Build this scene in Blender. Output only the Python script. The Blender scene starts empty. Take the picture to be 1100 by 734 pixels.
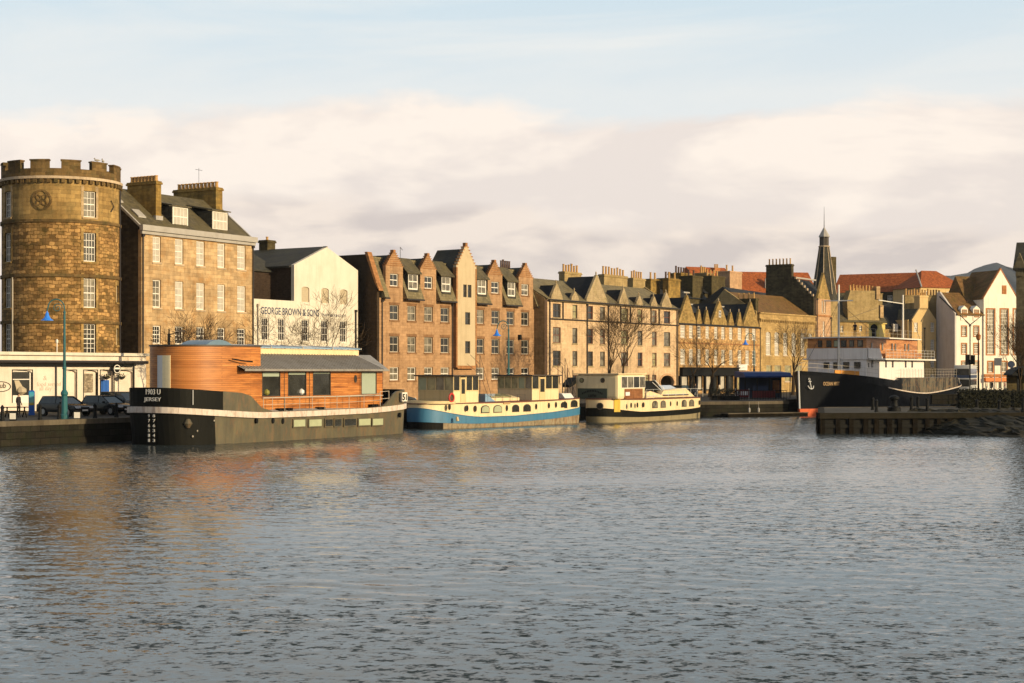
import bpy, bmesh, math, random
from math import sin, cos, pi, radians, atan2, sqrt, asin
from mathutils import Vector, Matrix
random.seed(7)
sc = bpy.context.scene
COL = sc.collection
F = 1700.0      # focal length in photo pixels
H = 4.8         # eye height above the water
G = 1.6         # quay level above the water
# ------------------------------------------------------------------ mesh collector
class MB:
    def __init__(s, mp=None):
        s.v = []; s.f = []; s.mp = mp
    def add(s, vs, fs):
        n = len(s.v)
        if s.mp: vs = [s.mp(*p) for p in vs]
        s.v.extend([tuple(p) for p in vs]); s.f.extend([tuple(i + n for i in f) for f in fs])
    def quad(s, a, b, c, d): s.add([a, b, c, d], [(0, 1, 2, 3)])
    def box(s, u0, u1, v0, v1, z0, z1):
        s.add([(u0, v0, z0), (u1, v0, z0), (u1, v1, z0), (u0, v1, z0), (u0, v0, z1), (u1, v0, z1), (u1, v1, z1), (u0, v1, z1)],
              [(3, 2, 1, 0), (4, 5, 6, 7), (0, 1, 5, 4), (1, 2, 6, 5), (2, 3, 7, 6), (3, 0, 4, 7)])
    def ply(s, A, B):
        """prism between two matching closed polygons"""
        n = len(A)
        s.add(list(A) + list(B), [tuple(range(n))[::-1], tuple(range(n, 2 * n))] + [(i, (i + 1) % n, n + (i + 1) % n, n + i) for i in range(n)])
    def px(s, prof, u0, u1):   # profile (v,z) swept along u
        s.ply([(u0, v, z) for v, z in prof], [(u1, v, z) for v, z in prof])
    def py(s, prof, v0, v1):   # profile (u,z) swept along v
        s.ply([(u, v0, z) for u, z in prof], [(u, v1, z) for u, z in prof])
    def pz(s, prof, z0, z1):   # outline (u,v) swept along z
        s.ply([(u, v, z0) for u, v in prof], [(u, v, z1) for u, v in prof])
    def tube(s, p, q, r0, r1=None, n=6, cap=True):
        r1 = r0 if r1 is None else r1
        p = Vector(p); q = Vector(q); d = (q - p)
        if d.length < 1e-6: return
        d.normalize()
        a = d.orthogonal().normalized(); b = d.cross(a)
        A = [p + a * (r0 * cos(2 * pi * i / n)) + b * (r0 * sin(2 * pi * i / n)) for i in range(n)]
        B = [q + a * (r1 * cos(2 * pi * i / n)) + b * (r1 * sin(2 * pi * i / n)) for i in range(n)]
        fs = [(i, (i + 1) % n, n + (i + 1) % n, n + i) for i in range(n)]
        if cap: fs += [tuple(range(n))[::-1], tuple(range(n, 2 * n))]
        s.add([tuple(x) for x in A + B], fs)
    def path(s, pts, r, n=6):
        for i in range(len(pts) - 1): s.tube(pts[i], pts[i + 1], r, r, n)
    def lathe(s, c, prof, n=16):   # prof (r,z)
        vs = []; fs = []
        for r, z in prof:
            for i in range(n): vs.append((c[0] + r * cos(2 * pi * i / n), c[1] + r * sin(2 * pi * i / n), c[2] + z))
        for j in range(len(prof) - 1):
            for i in range(n): fs.append((j * n + i, j * n + (i + 1) % n, (j + 1) * n + (i + 1) % n, (j + 1) * n + i))
        fs += [tuple(range(n))[::-1], tuple(range((len(prof) - 1) * n, len(prof) * n))]
        s.add(vs, fs)
    def build(s, name, mat, parent=None, smooth=False, bevel=0):
        me = bpy.data.meshes.new(name)
        me.from_pydata(s.v, [], s.f)
        if bevel or smooth or True:
            bm = bmesh.new(); bm.from_mesh(me)
            bmesh.ops.recalc_face_normals(bm, faces=bm.faces)
            if bevel:
                bmesh.ops.remove_doubles(bm, verts=bm.verts, dist=1e-4)
                es = [e for e in bm.edges if len(e.link_faces) == 2 and e.calc_face_angle(0) > 0.5]
                bmesh.ops.bevel(bm, geom=es, offset=bevel, segments=2, affect='EDGES', profile=.6)
            bm.to_mesh(me); bm.free()
        if smooth:
            for p in me.polygons: p.use_smooth = True
            me.set_sharp_from_angle(angle=radians(35))
        me.materials.append(mat)
        o = bpy.data.objects.new(name, me); COL.objects.link(o)
        if parent: o.parent = parent
        return o
def tag(o, label=None, cat=None, group=None, kind=None):
    if label: o['label'] = label
    if cat: o['category'] = cat
    if group: o['group'] = group
    if kind: o['kind'] = kind
    return o
def empty(name, loc, rz, label, cat, group=None):
    o = bpy.data.objects.new(name, None); COL.objects.link(o)
    o.location = loc; o.rotation_euler = (0, 0, rz); o.empty_display_size = .3
    return tag(o, label, cat, group)
def copy_tree(o, parent=None):
    c = o.copy(); COL.objects.link(c)
    if parent: c.parent = parent
    for ch in o.children: copy_tree(ch, c)
    return c
# ------------------------------------------------------------------ frames: local x runs along a front, local y into the block
class Fr:
    def __init__(s, px0, Y0, tan, base=G):
        s.Y0 = Y0; s.X0 = (px0 - 550) / F * Y0
        dx, dy = tan if isinstance(tan, tuple) else (tan, 1)   # direction of the front: per metre of depth, or (dx, dy)
        l = sqrt(dx * dx + dy * dy); s.s = dx / l; s.c = dy / l; s.base = base
        s.rz = atan2(s.c, s.s)
    def u(s, px, v=0.0):
        k = (px - 550) / F
        return (k * (s.Y0 + v * s.s) - s.X0 + v * s.c) / (s.s - k * s.c)
    def Y(s, px, v=0.0): return s.Y0 + s.u(px, v) * s.c + v * s.s
    def z(s, px, py, v=0.0): return H + (400 - py) * s.Y(px, v) / F - s.base
    def w(s, u, v=0, z=0): return (s.X0 + u * s.s - v * s.c, s.Y0 + u * s.c + v * s.s, s.base + z)
    def root(s, name, label, cat, group=None): return empty(name, (s.X0, s.Y0, s.base), s.rz, label, cat, group)
# ------------------------------------------------------------------ materials
class NT:
    def __init__(s, name, rough=.7, metallic=0.0, spec=.3):
        s.m = bpy.data.materials.new(name); s.m.use_nodes = True
        s.t = s.m.node_tree; s.b = s.t.nodes['Principled BSDF']
        s.b.inputs['Roughness'].default_value = rough; s.b.inputs['Metallic'].default_value = metallic
        s.b.inputs['Specular IOR Level'].default_value = spec
        s.tc = s.n('ShaderNodeTexCoord')
    def n(s, t, **kw):
        x = s.t.nodes.new(t)
        for k, v in kw.items(): setattr(x, k, v)
        return x
    def l(s, a, b): s.t.links.new(a, b)
    def math(s, op, a, b=None):
        x = s.n('ShaderNodeMath', operation=op)
        for i, q in enumerate((a, b)):
            if q is None: continue
            if isinstance(q, (int, float)): x.inputs[i].default_value = q
            else: s.l(q, x.inputs[i])
        return x.outputs[0]
    def noise(s, vec, scale, detail=4, rough=.6, sc3=None):
        if sc3:
            mp = s.n('ShaderNodeMapping'); mp.inputs['Scale'].default_value = sc3; s.l(vec, mp.inputs['Vector']); vec = mp.outputs[0]
        x = s.n('ShaderNodeTexNoise'); x.inputs['Scale'].default_value = scale; x.inputs['Detail'].default_value = detail
        x.inputs['Roughness'].default_value = rough; s.l(vec, x.inputs['Vector']); return x.outputs['Fac']
    def ramp(s, fac, stops):
        x = s.n('ShaderNodeValToRGB'); s.l(fac, x.inputs[0]); e = x.color_ramp.elements
        while len(e) < len(stops): e.new(.5)
        for i, (p, c) in enumerate(stops):
            e[i].position = p; e[i].color = c if len(c) == 4 else (*c, 1)
        return x.outputs[0]
    def mix(s, fac, a, b, bt='MIX'):
        x = s.n('ShaderNodeMix', data_type='RGBA', blend_type=bt)
        for q, i in ((fac, 0), (a, 6), (b, 7)):
            if isinstance(q, (int, float)): x.inputs[i].default_value = q
            elif isinstance(q, tuple): x.inputs[i].default_value = (*q[:3], 1)
            else: s.l(q, x.inputs[i])
        return x.outputs[2]
    def bump(s, h, strength=.4, dist=.02):
        x = s.n('ShaderNodeBump'); x.inputs['Strength'].default_value = strength; x.inputs['Distance'].default_value = dist
        s.l(h, x.inputs['Height']); s.l(x.outputs[0], s.b.inputs['Normal'])
    def col(s, c):
        if isinstance(c, tuple): s.b.inputs['Base Color'].default_value = (*c[:3], 1)
        else: s.l(c, s.b.inputs['Base Color'])
        return s.m
def mulc(c, k): return tuple(min(1, x * k) for x in c)
def stone(name, base, bw=.7, bh=.32, var=.22, stain=.5, distort=0.0, mortar=None, cyl=0, moss=None, mossamt=.5, msize=.012, rough=.9, streak=.35):
    t = NT(name, rough, 0, .15)
    sp = t.n('ShaderNodeSeparateXYZ'); t.l(t.tc.outputs['Object'], sp.inputs[0])
    if cyl:
        a = t.math('MULTIPLY', t.math('ARCTAN2', sp.outputs[0], t.math('MULTIPLY', sp.outputs[1], -1.0)), cyl)
    else:
        a = t.math('ADD', sp.outputs[0], sp.outputs[1])
    cb = t.n('ShaderNodeCombineXYZ'); t.l(a, cb.inputs[0]); t.l(sp.outputs[2], cb.inputs[1])
    P = cb.outputs[0]
    Pq = P
    if distort:
        nn = t.n('ShaderNodeTexNoise'); nn.inputs['Scale'].default_value = 1.6; nn.inputs['Detail'].default_value = 3; t.l(P, nn.inputs['Vector'])
        v1 = t.n('ShaderNodeVectorMath', operation='SUBTRACT'); t.l(nn.outputs['Color'], v1.inputs[0]); v1.inputs[1].default_value = (.5, .5, .5)
        v2 = t.n('ShaderNodeVectorMath', operation='SCALE'); t.l(v1.outputs[0], v2.inputs[0]); v2.inputs['Scale'].default_value = distort
        v3 = t.n('ShaderNodeVectorMath', operation='ADD'); t.l(P, v3.inputs[0]); t.l(v2.outputs[0], v3.inputs[1]); Pq = v3.outputs[0]
    br = t.n('ShaderNodeTexBrick'); t.l(Pq, br.inputs['Vector'])
    br.inputs['Scale'].default_value = 1; br.inputs['Brick Width'].default_value = bw; br.inputs['Row Height'].default_value = bh
    br.inputs['Mortar Size'].default_value = msize; br.inputs['Mortar Smooth'].default_value = .3
    br.inputs['Color1'].default_value = (*mulc(base, 1 - var), 1); br.inputs['Color2'].default_value = (*mulc(base, 1 + var), 1)
    br.inputs['Mortar'].default_value = (*(mortar or mulc(base, .72)), 1)
    c = br.outputs['Color']
    n2 = t.noise(P, 2.6, 5, .7)
    c = t.mix(.55, c, t.ramp(n2, [(.28, mulc((1, .9, .8), .55)), (.5, (1, 1, 1)), (.75, (1.0, .93, .8))]), 'MULTIPLY')
    n1 = t.noise(P, .33, 6, .65)
    c = t.mix(stain, c, t.ramp(n1, [(.33, (.42, .38, .34)), (.56, (1, 1, 1))]), 'MULTIPLY')
    n3 = t.noise(P, 1.0, 4, .6, (2.2, .25, 1))
    c = t.mix(streak, c, t.ramp(n3, [(.36, (.5, .45, .4)), (.55, (1, 1, 1))]), 'MULTIPLY')
    if moss:
        n4 = t.noise(P, .8, 6, .7)
        c = t.mix(t.math('MULTIPLY', t.ramp(n4, [(.48, (0, 0, 0)), (.66, (1, 1, 1))]), mossamt), c, moss)
    h = t.math('ADD', t.math('MULTIPLY', br.outputs['Fac'], -1.0), t.math('MULTIPLY', t.noise(P, 9, 4), .8))
    t.bump(h, .55, .03)
    return t.col(c)
def plaster(name, base, stain=.3, rough=.85, streak=.3):
    t = NT(name, rough, 0, .2); P = t.tc.outputs['Object']
    c = t.mix(stain, base, t.ramp(t.noise(P, .5, 6, .65), [(.32, (.6, .55, .48)), (.55, (1, 1, 1))]), 'MULTIPLY')
    c = t.mix(streak, c, t.ramp(t.noise(P, 1.0, 5, .65, (1.8, 1.8, .2)), [(.35, (.62, .56, .5)), (.52, (1, 1, 1))]), 'MULTIPLY')
    c = t.mix(.3, c, t.ramp(t.noise(P, 14, 3, .6), [(.3, (.75, .75, .75)), (.6, (1, 1, 1))]), 'MULTIPLY')
    t.bump(t.noise(P, 22, 4), .25, .01)
    return t.col(c)
def slate(name, base, alt, tile=.3, amt=.5, rough=.75):
    t = NT(name, rough, 0, .2); P = t.tc.outputs['Object']
    sp = t.n('ShaderNodeSeparateXYZ'); t.l(P, sp.inputs[0]); cb = t.n('ShaderNodeCombineXYZ')
    t.l(t.math('ADD', sp.outputs[0], t.math('MULTIPLY', sp.outputs[1], .31)), cb.inputs[0]); t.l(t.math('ADD', sp.outputs[2], t.math('MULTIPLY', sp.outputs[1], .23)), cb.inputs[1])
    br = t.n('ShaderNodeTexBrick'); t.l(cb.outputs[0], br.inputs['Vector']); br.inputs['Scale'].default_value = 1
    br.inputs['Brick Width'].default_value = tile; br.inputs['Row Height'].default_value = tile * .75; br.inputs['Mortar Size'].default_value = .012
    br.inputs['Color1'].default_value = (*mulc(base, .7), 1); br.inputs['Color2'].default_value = (*mulc(base, 1.35), 1); br.inputs['Mortar'].default_value = (*mulc(base, .4), 1)
    m = t.ramp(t.noise(P, .7, 6, .7), [(.4, (0, 0, 0)), (.65, (1, 1, 1))])
    c = t.mix(t.math('MULTIPLY', m, amt), br.outputs['Color'], alt)
    c = t.mix(.5, c, t.ramp(t.noise(P, 3, 5, .7), [(.3, (.55, .55, .55)), (.62, (1, 1, 1))]), 'MULTIPLY')
    t.bump(t.math('MULTIPLY', br.outputs['Fac'], -1.0), .5, .03)
    return t.col(c)
def paint(name, base, rough=.4, dirt=.3, dirtc=(.25, .2, .14), metallic=0.0, spec=.3, sc=1.0, rust=0):
    t = NT(name, rough, metallic, spec); P = t.tc.outputs['Object']
    m = t.ramp(t.noise(P, 1.1 * sc, 7, .7, (1, 1, .5)), [(.45, (0, 0, 0)), (.75, (1, 1, 1))])
    c = t.mix(t.math('MULTIPLY', m, dirt), base, dirtc)
    c = t.mix(.35, c, t.ramp(t.noise(P, 1.2 * sc, 5, .6, (3, 3, .3)), [(.34, (.6, .57, .52)), (.5, (1, 1, 1))]), 'MULTIPLY')
    if rust:
        m2 = t.ramp(t.noise(P, 2.2, 7, .75, (1.6, 1.6, .5)), [(.5, (0, 0, 0)), (.6, (1, 1, 1))])
        c = t.mix(t.math('MULTIPLY', m2, rust), c, (.22, .1, .045))
    t.bump(t.noise(P, 5, 4), .15, .01)
    t.l(t.math('ADD', t.math('MULTIPLY', m, .3), rough), t.b.inputs['Roughness'])
    return t.col(c)
def flat(name, base, rough=.6, metallic=0.0, spec=.3, var=.2, sc=6.0):
    t = NT(name, rough, metallic, spec)
    c = t.mix(var, base, t.ramp(t.noise(t.tc.outputs['Object'], sc, 4), [(.3, (.5, .5, .5)), (.65, (1.0, 1.0, 1.0))]), 'MULTIPLY')
    return t.col(c)
def glassy(name, base, rough=.08, spec=.8, var=.6, sc=.9):
    t = NT(name, rough, 0, spec); P = t.tc.outputs['Object']
    c = t.mix(var, base, t.ramp(t.noise(P, sc, 3, .6), [(.35, (.25, .25, .28)), (.6, (1, 1, 1))]), 'MULTIPLY')
    t.bump(t.noise(P, .8, 2), .08, .05)
    return t.col(c)
def planks(name, c1, c2, row=.14, length=3.0, vertical=False, rough=.5, spec=.3):
    t = NT(name, rough, 0, spec)
    sp = t.n('ShaderNodeSeparateXYZ'); t.l(t.tc.outputs['Object'], sp.inputs[0])
    a = t.math('ADD', sp.outputs[0], sp.outputs[1]); cb = t.n('ShaderNodeCombineXYZ')
    t.l(a, cb.inputs[1 if vertical else 0]); t.l(sp.outputs[2], cb.inputs[0 if vertical else 1])
    br = t.n('ShaderNodeTexBrick'); t.l(cb.outputs[0], br.inputs['Vector']); br.inputs['Scale'].default_value = 1
    br.inputs['Brick Width'].default_value = length; br.inputs['Row Height'].default_value = row; br.inputs['Mortar Size'].default_value = .008
    br.inputs['Color1'].default_value = (*c1, 1); br.inputs['Color2'].default_value = (*c2, 1); br.inputs['Mortar'].default_value = (*mulc(c1, .35), 1)
    g = t.noise(cb.outputs[0], 1.2, 6, .7, (.6, 5, 1) if not vertical else (5, .6, 1))
    c = t.mix(.75, br.outputs['Color'], t.ramp(g, [(.3, (.36, .3, .26)), (.5, (.95, .9, .85)), (.7, (1, 1, 1))]), 'MULTIPLY')
    g2 = t.noise(cb.outputs[0], .5, 5, .65, (.5, 3.2, 1) if not vertical else (3.2, .5, 1))
    c = t.mix(.6, c, t.ramp(g2, [(.38, (.30, .20, .14)), (.48, (.8, .7, .6)), (.58, (1, 1, 1))]), 'MULTIPLY')
    t.bump(t.math('MULTIPLY', br.outputs['Fac'], -1.0), .4, .01)
    return t.col(c)
M = {}
M['tower'] = stone('tower_rubble', (.35, .205, .078), .55, .3, .55, .85, .42, (.15, .08, .024), 5.3, (.05, .042, .012), .65, .03)
M['tower_top'] = stone('tower_ashlar', (.36, .23, .085), .8, .35, .25, .6, .05, None, 5.3, (.08, .07, .03), .5)
M['tower_trim'] = stone('tower_trim_stone', (.42, .30, .17), .9, .4, .15, .4, 0, None, 5.3)
M['tower_dark'] = stone('tower_weathered', (.16, .10, .04), .7, .3, .3, .6, .1, None, 5.3, (.05, .05, .02), .6)
M['sand'] = stone('blond_sandstone', (.48, .33, .18), .95, .36, .2, .65, 0, None, 0, (.34, .16, .045), .5)
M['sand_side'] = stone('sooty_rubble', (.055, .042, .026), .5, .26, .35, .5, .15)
M['sand_trim'] = stone('pale_trim', (.5, .38, .26), 1.4, .6, .08, .3)
M['lead'] = plaster('lead_grey', (.36, .33, .30), .4, .6)
M['cream'] = plaster('cream_render', (.63, .565, .47), .22, .85, .25)
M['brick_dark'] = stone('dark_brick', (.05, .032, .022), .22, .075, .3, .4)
M['brown'] = stone('brown_block', (.40, .24, .13), .62, .3, .12, .45, 0, (.36, .2, .1), 0, None, .5, .01)
M['brown_trim'] = stone('brown_trim', (.24, .13, .065), .62, .3, .1, .4)
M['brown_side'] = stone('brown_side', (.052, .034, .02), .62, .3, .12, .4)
M['harl'] = plaster('pale_harling', (.49, .385, .245), .3, .9, .3)
M['quoin'] = stone('quoin_stone', (.36, .17, .07), .4, .3, .2, .3)
M['white_stone'] = stone('pale_block', (.60, .42, .255), .5, .25, .1, .4, 0, (.50, .36, .24), 0, None, .5, .008)
M['white_gable'] = stone('pale_gable', (.42, .32, .19), .5, .25, .1, .5, 0, None, 0, (.2, .16, .06), .5)
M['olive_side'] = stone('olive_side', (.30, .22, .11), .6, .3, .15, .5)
M['gold'] = stone('golden_rubble', (.45, .27, .115), .5, .26, .35, .5, .12, (.34, .21, .10))
M['gold_gable'] = stone('golden_gable', (.34, .225, .085), .4, .24, .3, .5, .1, None, 0, (.13, .11, .03), .5)
M['gold2'] = stone('ochre_ashlar', (.44, .295, .125), .8, .35, .15, .6, 0, None, 0, (.2, .14, .05), .4)
M['pink_stone'] = stone('pinkish_ashlar', (.50, .31, .18), .7, .32, .12, .4)
M['dark_gable'] = stone('dark_rubble', (.075, .062, .035), .5, .28, .35, .5, .15)
M['tan_stack'] = stone('tan_stack', (.38, .275, .13), .6, .3, .12, .5, 0, None, 0, (.18, .135, .05), .35)
M['stack_dark'] = stone('sooty_stack', (.085, .066, .03), .5, .28, .25, .5)
M['yellow_render'] = plaster('yellow_render', (.62, .43, .20), .3)
M['white_render'] = plaster('white_render', (.82, .74, .62), .2)
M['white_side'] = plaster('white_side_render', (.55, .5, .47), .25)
M['lintel'] = stone('orange_lintel', (.45, .19, .07), .5, .3, .15, .3)
M['slate'] = slate('slate_dark', (.045, .042, .036), (.07, .06, .03), .3, .5)
M['slate_moss'] = slate('slate_mossy', (.095, .078, .048), (.12, .095, .042), .35, .75)
M['slate_tan'] = slate('slate_tan', (.16, .13, .075), (.21, .16, .07), .35, .6)
M['roof_brown'] = slate('roof_brown', (.17, .085, .028), (.11, .08, .02), .35, .6)
M['roof_red'] = slate('pantile_red', (.36, .095, .025), (.24, .065, .02), .3, .5)
M['roof_black'] = slate('slate_black', (.018, .019, .022), (.03, .03, .03), .3, .5)
M['roof_metal'] = plaster('roof_metal', (.20, .20, .21), .4, .5)
M['pot'] = flat('clay_pot', (.46, .26, .09), .8); M['pot_dark'] = flat('dark_pot', (.09, .05, .035), .8)
M['white'] = flat('white_paint', (.74, .68, .60), .45, 0, .4, .15); M['white2'] = flat('white_door_paint', (.66, .64, .62), .45)
M['grey_frame'] = flat('grey_frame', (.42, .36, .29), .5); M['dark_frame'] = flat('dark_frame', (.06, .045, .035), .5); M['red_frame'] = flat('red_brown_frame', (.13, .045, .03), .5)
M['glass'] = glassy('window_glass', (.035, .035, .032)); M['curtain'] = glassy('curtained_glass', (.46, .41, .34), .25, .5, .25, 1.4)
M['half'] = glassy('half_lit_glass', (.20, .175, .13), .12, .7, .9, 1.2); M['glass_green'] = glassy('greenish_glass', (.34, .30, .15), .1, .7, .7, 1.5)
M['blind'] = flat('board_blind', (.44, .36, .25), .8)
M['black'] = flat('black_paint', (.008, .008, .008), .6, 0, .12); M['pipe'] = flat('pipe_iron', (.025, .02, .02), .5)
M['bark'] = flat('bark', (.055, .038, .024), .9, 0, .1, .5, 9); M['twig'] = flat('twig', (.07, .045, .025), .9, 0, .1, .4, 3)
M['teal'] = paint('teal_paint', (.02, .11, .125), .4, .4, (.03, .05, .05)); M['blue_bell'] = flat('blue_enamel', (.03, .19, .72), .3, 0, .5)
M['navy'] = flat('navy_sign', (.03, .045, .09), .7); M['bluepaint'] = flat('blue_paint', (.02, .10, .38), .5)
# ------------------------------------------------------------------ wall with real openings
def grid_wall(mb, rects, holes=(), t=.35, v=0.0, maxu=None):
    us = set(); zs = set()
    for r in list(rects) + list(holes): us.update((r[0], r[1])); zs.update((r[2], r[3]))
    us = sorted(us); zs = sorted(zs)
    def dd(a):
        o = [a[0]]
        for x in a[1:]:
            if x - o[-1] > 1e-4: o.append(x)
        return o
    us = dd(us); zs = dd(zs)
    if maxu:
        o = [us[0]]
        for x in us[1:]:
            k = max(1, int(math.ceil((x - o[-1]) / maxu))); b = o[-1]
            for i in range(1, k + 1): o.append(b + (x - b) * i / k)
        us = o
    nu, nz = len(us) - 1, len(zs) - 1
    def fill(i, j):
        if i < 0 or j < 0 or i >= nu or j >= nz: return False
        a = (us[i] + us[i + 1]) / 2; b = (zs[j] + zs[j + 1]) / 2
        if not any(r[0] < a < r[1] and r[2] < b < r[3] for r in rects): return False
        return not any(r[0] < a < r[1] and r[2] < b < r[3] for r in holes)
    g = [[fill(i, j) for j in range(nz)] for i in range(nu)]
    def ok(i, j): return 0 <= i < nu and 0 <= j < nz and g[i][j]
    W = v + t
    for i in range(nu):
        for j in range(nz):
            if not g[i][j]: continue
            a, b, c, d = us[i], us[i + 1], zs[j], zs[j + 1]
            mb.quad((a, v, c), (b, v, c), (b, v, d), (a, v, d)); mb.quad((a, W, c), (a, W, d), (b, W, d), (b, W, c))
            if not ok(i - 1, j): mb.quad((a, v, c), (a, v, d), (a, W, d), (a, W, c))
            if not ok(i + 1, j): mb.quad((b, v, c), (b, W, c), (b, W, d), (b, v, d))
            if not ok(i, j - 1): mb.quad((a, v, c), (a, W, c), (b, W, c), (b, v, c))
            if not ok(i, j + 1): mb.quad((a, v, d), (b, v, d), (b, W, d), (a, W, d))
def window(par, u0, u1, z0, z1, v=.13, nx=2, nz=4, fw=.07, bw=.035, frame='white', pane='glass', sill='sand_trim', mp=None, sash=True, name='window'):
    m = MB(mp)
    m.box(u0, u0 + fw, v, v + .08, z0, z1); m.box(u1 - fw, u1, v, v + .08, z0, z1)
    m.box(u0 + fw, u1 - fw, v, v + .08, z0, z0 + fw * 1.2); m.box(u0 + fw, u1 - fw, v, v + .08, z1 - fw, z1)
    a, b, c, d = u0 + fw, u1 - fw, z0 + fw * 1.2, z1 - fw
    if sash: m.box(a, b, v + .01, v + .07, (c + d) / 2 - bw, (c + d) / 2 + bw)
    for i in range(1, nx):
        x = a + (b - a) * i / nx; m.box(x - bw / 2, x + bw / 2, v + .02, v + .06, c, d)
    for j in range(1, nz):
        if sash and 2 * j == nz: continue
        y = c + (d - c) * j / nz; m.box(a, b, v + .022, v + .058, y - bw / 2, y + bw / 2)
    o = m.build(name, M[frame], par)
    p = MB(mp); p.box(a - .01, b + .01, v + .04, v + .05, c - .01, d + .01); p.build('pane', M[pane], o)
    if sill:
        q = MB(mp); q.box(u0 - .09, u1 + .09, -.07, v, z0 - .16, z0 + .012); q.build('sill', M[sill], o)
    return o
def pots(par, u0, u1, v, z, n, h=.75, r=.15, mat='pot'):
    for i in range(n):
        u = u0 + (u1 - u0) * (i + .5) / n; hh = h * random.choice((1, 1, .9, 1.15))
        m = MB(); m.lathe((u, v, z), [(r * 1.1, 0), (r * 1.15, .06), (r * .9, .1), (r * .8, hh - .1), (r * 1.0, hh - .08), (r, hh)], 8)
        m.build('chimney_pot', M[mat], par)
def chimney(par, u0, u1, v0, v1, z0, z1, n, mat='tan_stack', along='u', h=.75, pot='pot', r=.15):
    m = MB(); m.box(u0, u1, v0, v1, z0, z1 - .3); m.box(u0 - .1, u1 + .1, v0 - .1, v1 + .1, z1 - .3, z1 - .12); m.box(u0 - .04, u1 + .04, v0 - .04, v1 + .04, z1 - .12, z1)
    o = m.build('chimney', M[mat], par)
    if along == 'u': pots(o, u0 + .1, u1 - .1, (v0 + v1) / 2, z1, n, h, r, pot)
    else:
        for i in range(n):
            v = v0 + .1 + (v1 - v0 - .2) * (i + .5) / n
            mm = MB(); mm.lathe(((u0 + u1) / 2, v, z1), [(r * 1.1, 0), (r * 1.15, .06), (r * .9, .1), (r * .8, h - .1), (r, h - .08), (r, h)], 8)
            mm.build('chimney_pot', M[pot], o)
    return o
def textmesh(par, s, size, pos, mat, rot=None, bold=0.0, name='lettering', align='LEFT', extr=.012, stretch=1.0):
    cu = bpy.data.curves.new('t', 'FONT'); cu.body = s; cu.size = size; cu.extrude = extr; cu.offset = bold; cu.align_x = align; cu.resolution_u = 3
    ob = bpy.data.objects.new('t', cu); COL.objects.link(ob)
    dg = bpy.context.evaluated_depsgraph_get(); me = bpy.data.meshes.new_from_object(ob.evaluated_get(dg))
    COL.objects.unlink(ob); bpy.data.objects.remove(ob)
    R = (rot or Matrix.Identity(4)) @ Matrix.Rotation(radians(90), 4, 'X') @ Matrix.Diagonal((stretch, 1, 1, 1))
    me.transform(Matrix.Translation(pos) @ R)
    me.materials.clear(); me.materials.append(mat); o = bpy.data.objects.new(name, me); COL.objects.link(o); o.parent = par
    return o
def disc(m, u, z, ru, rz, v0, v1, n=14):
    m.py([(u + ru * cos(2 * pi * i / n), z + rz * sin(2 * pi * i / n)) for i in range(n)], v0, v1)
def ring(m, u, z, r0u, r0z, r1u, r1z, v0, v1, n=16):
    for i in range(n):
        a, b = 2 * pi * i / n, 2 * pi * (i + 1) / n
        m.py([(u + r0u * cos(a), z + r0z * sin(a)), (u + r1u * cos(a), z + r1z * sin(a)), (u + r1u * cos(b), z + r1z * sin(b)), (u + r0u * cos(b), z + r0z * sin(b))], v0, v1)
def arch_fill(m, u0, u1, z1, h, v0, v1, n=8):
    """fills the corners of a square-headed opening so it reads as an arch"""
    c = (u0 + u1) / 2; w = (u1 - u0) / 2
    pts = [(c + w * cos(pi - pi * i / n), z1 - h + h * sin(pi * i / n)) for i in range(n + 1)]
    L = [(u0, z1)] + [p for p in pts[:n // 2 + 1]][::-1]; R = [(u1, z1)] + pts[n // 2:]
    m.py(L, v0, v1); m.py(R, v0, v1)
def steps(u0, u1, z0, z1, n, tip=.28):
    c = (u0 + u1) / 2; w = (u1 - u0) / 2; out = []
    for i in range(n):
        k = 1 - i / n; hw = tip + (w - tip) * k
        out.append((c - hw, c + hw, z0 + (z1 - z0) * i / n, z0 + (z1 - z0) * (i + 1) / n))
    return out
def drainpipe(par, u, z0, z1, v=-.12, r=.06, mat='pipe'):
    m = MB(); m.tube((u, v, z0), (u, v, z1), r, r, 6); m.box(u - .14, u + .14, v - .1, v + .1, z1 - .25, z1); return m.build('drainpipe', M[mat], par)
# ================================================================== BUILDINGS
L = lambda za: za - G
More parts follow.
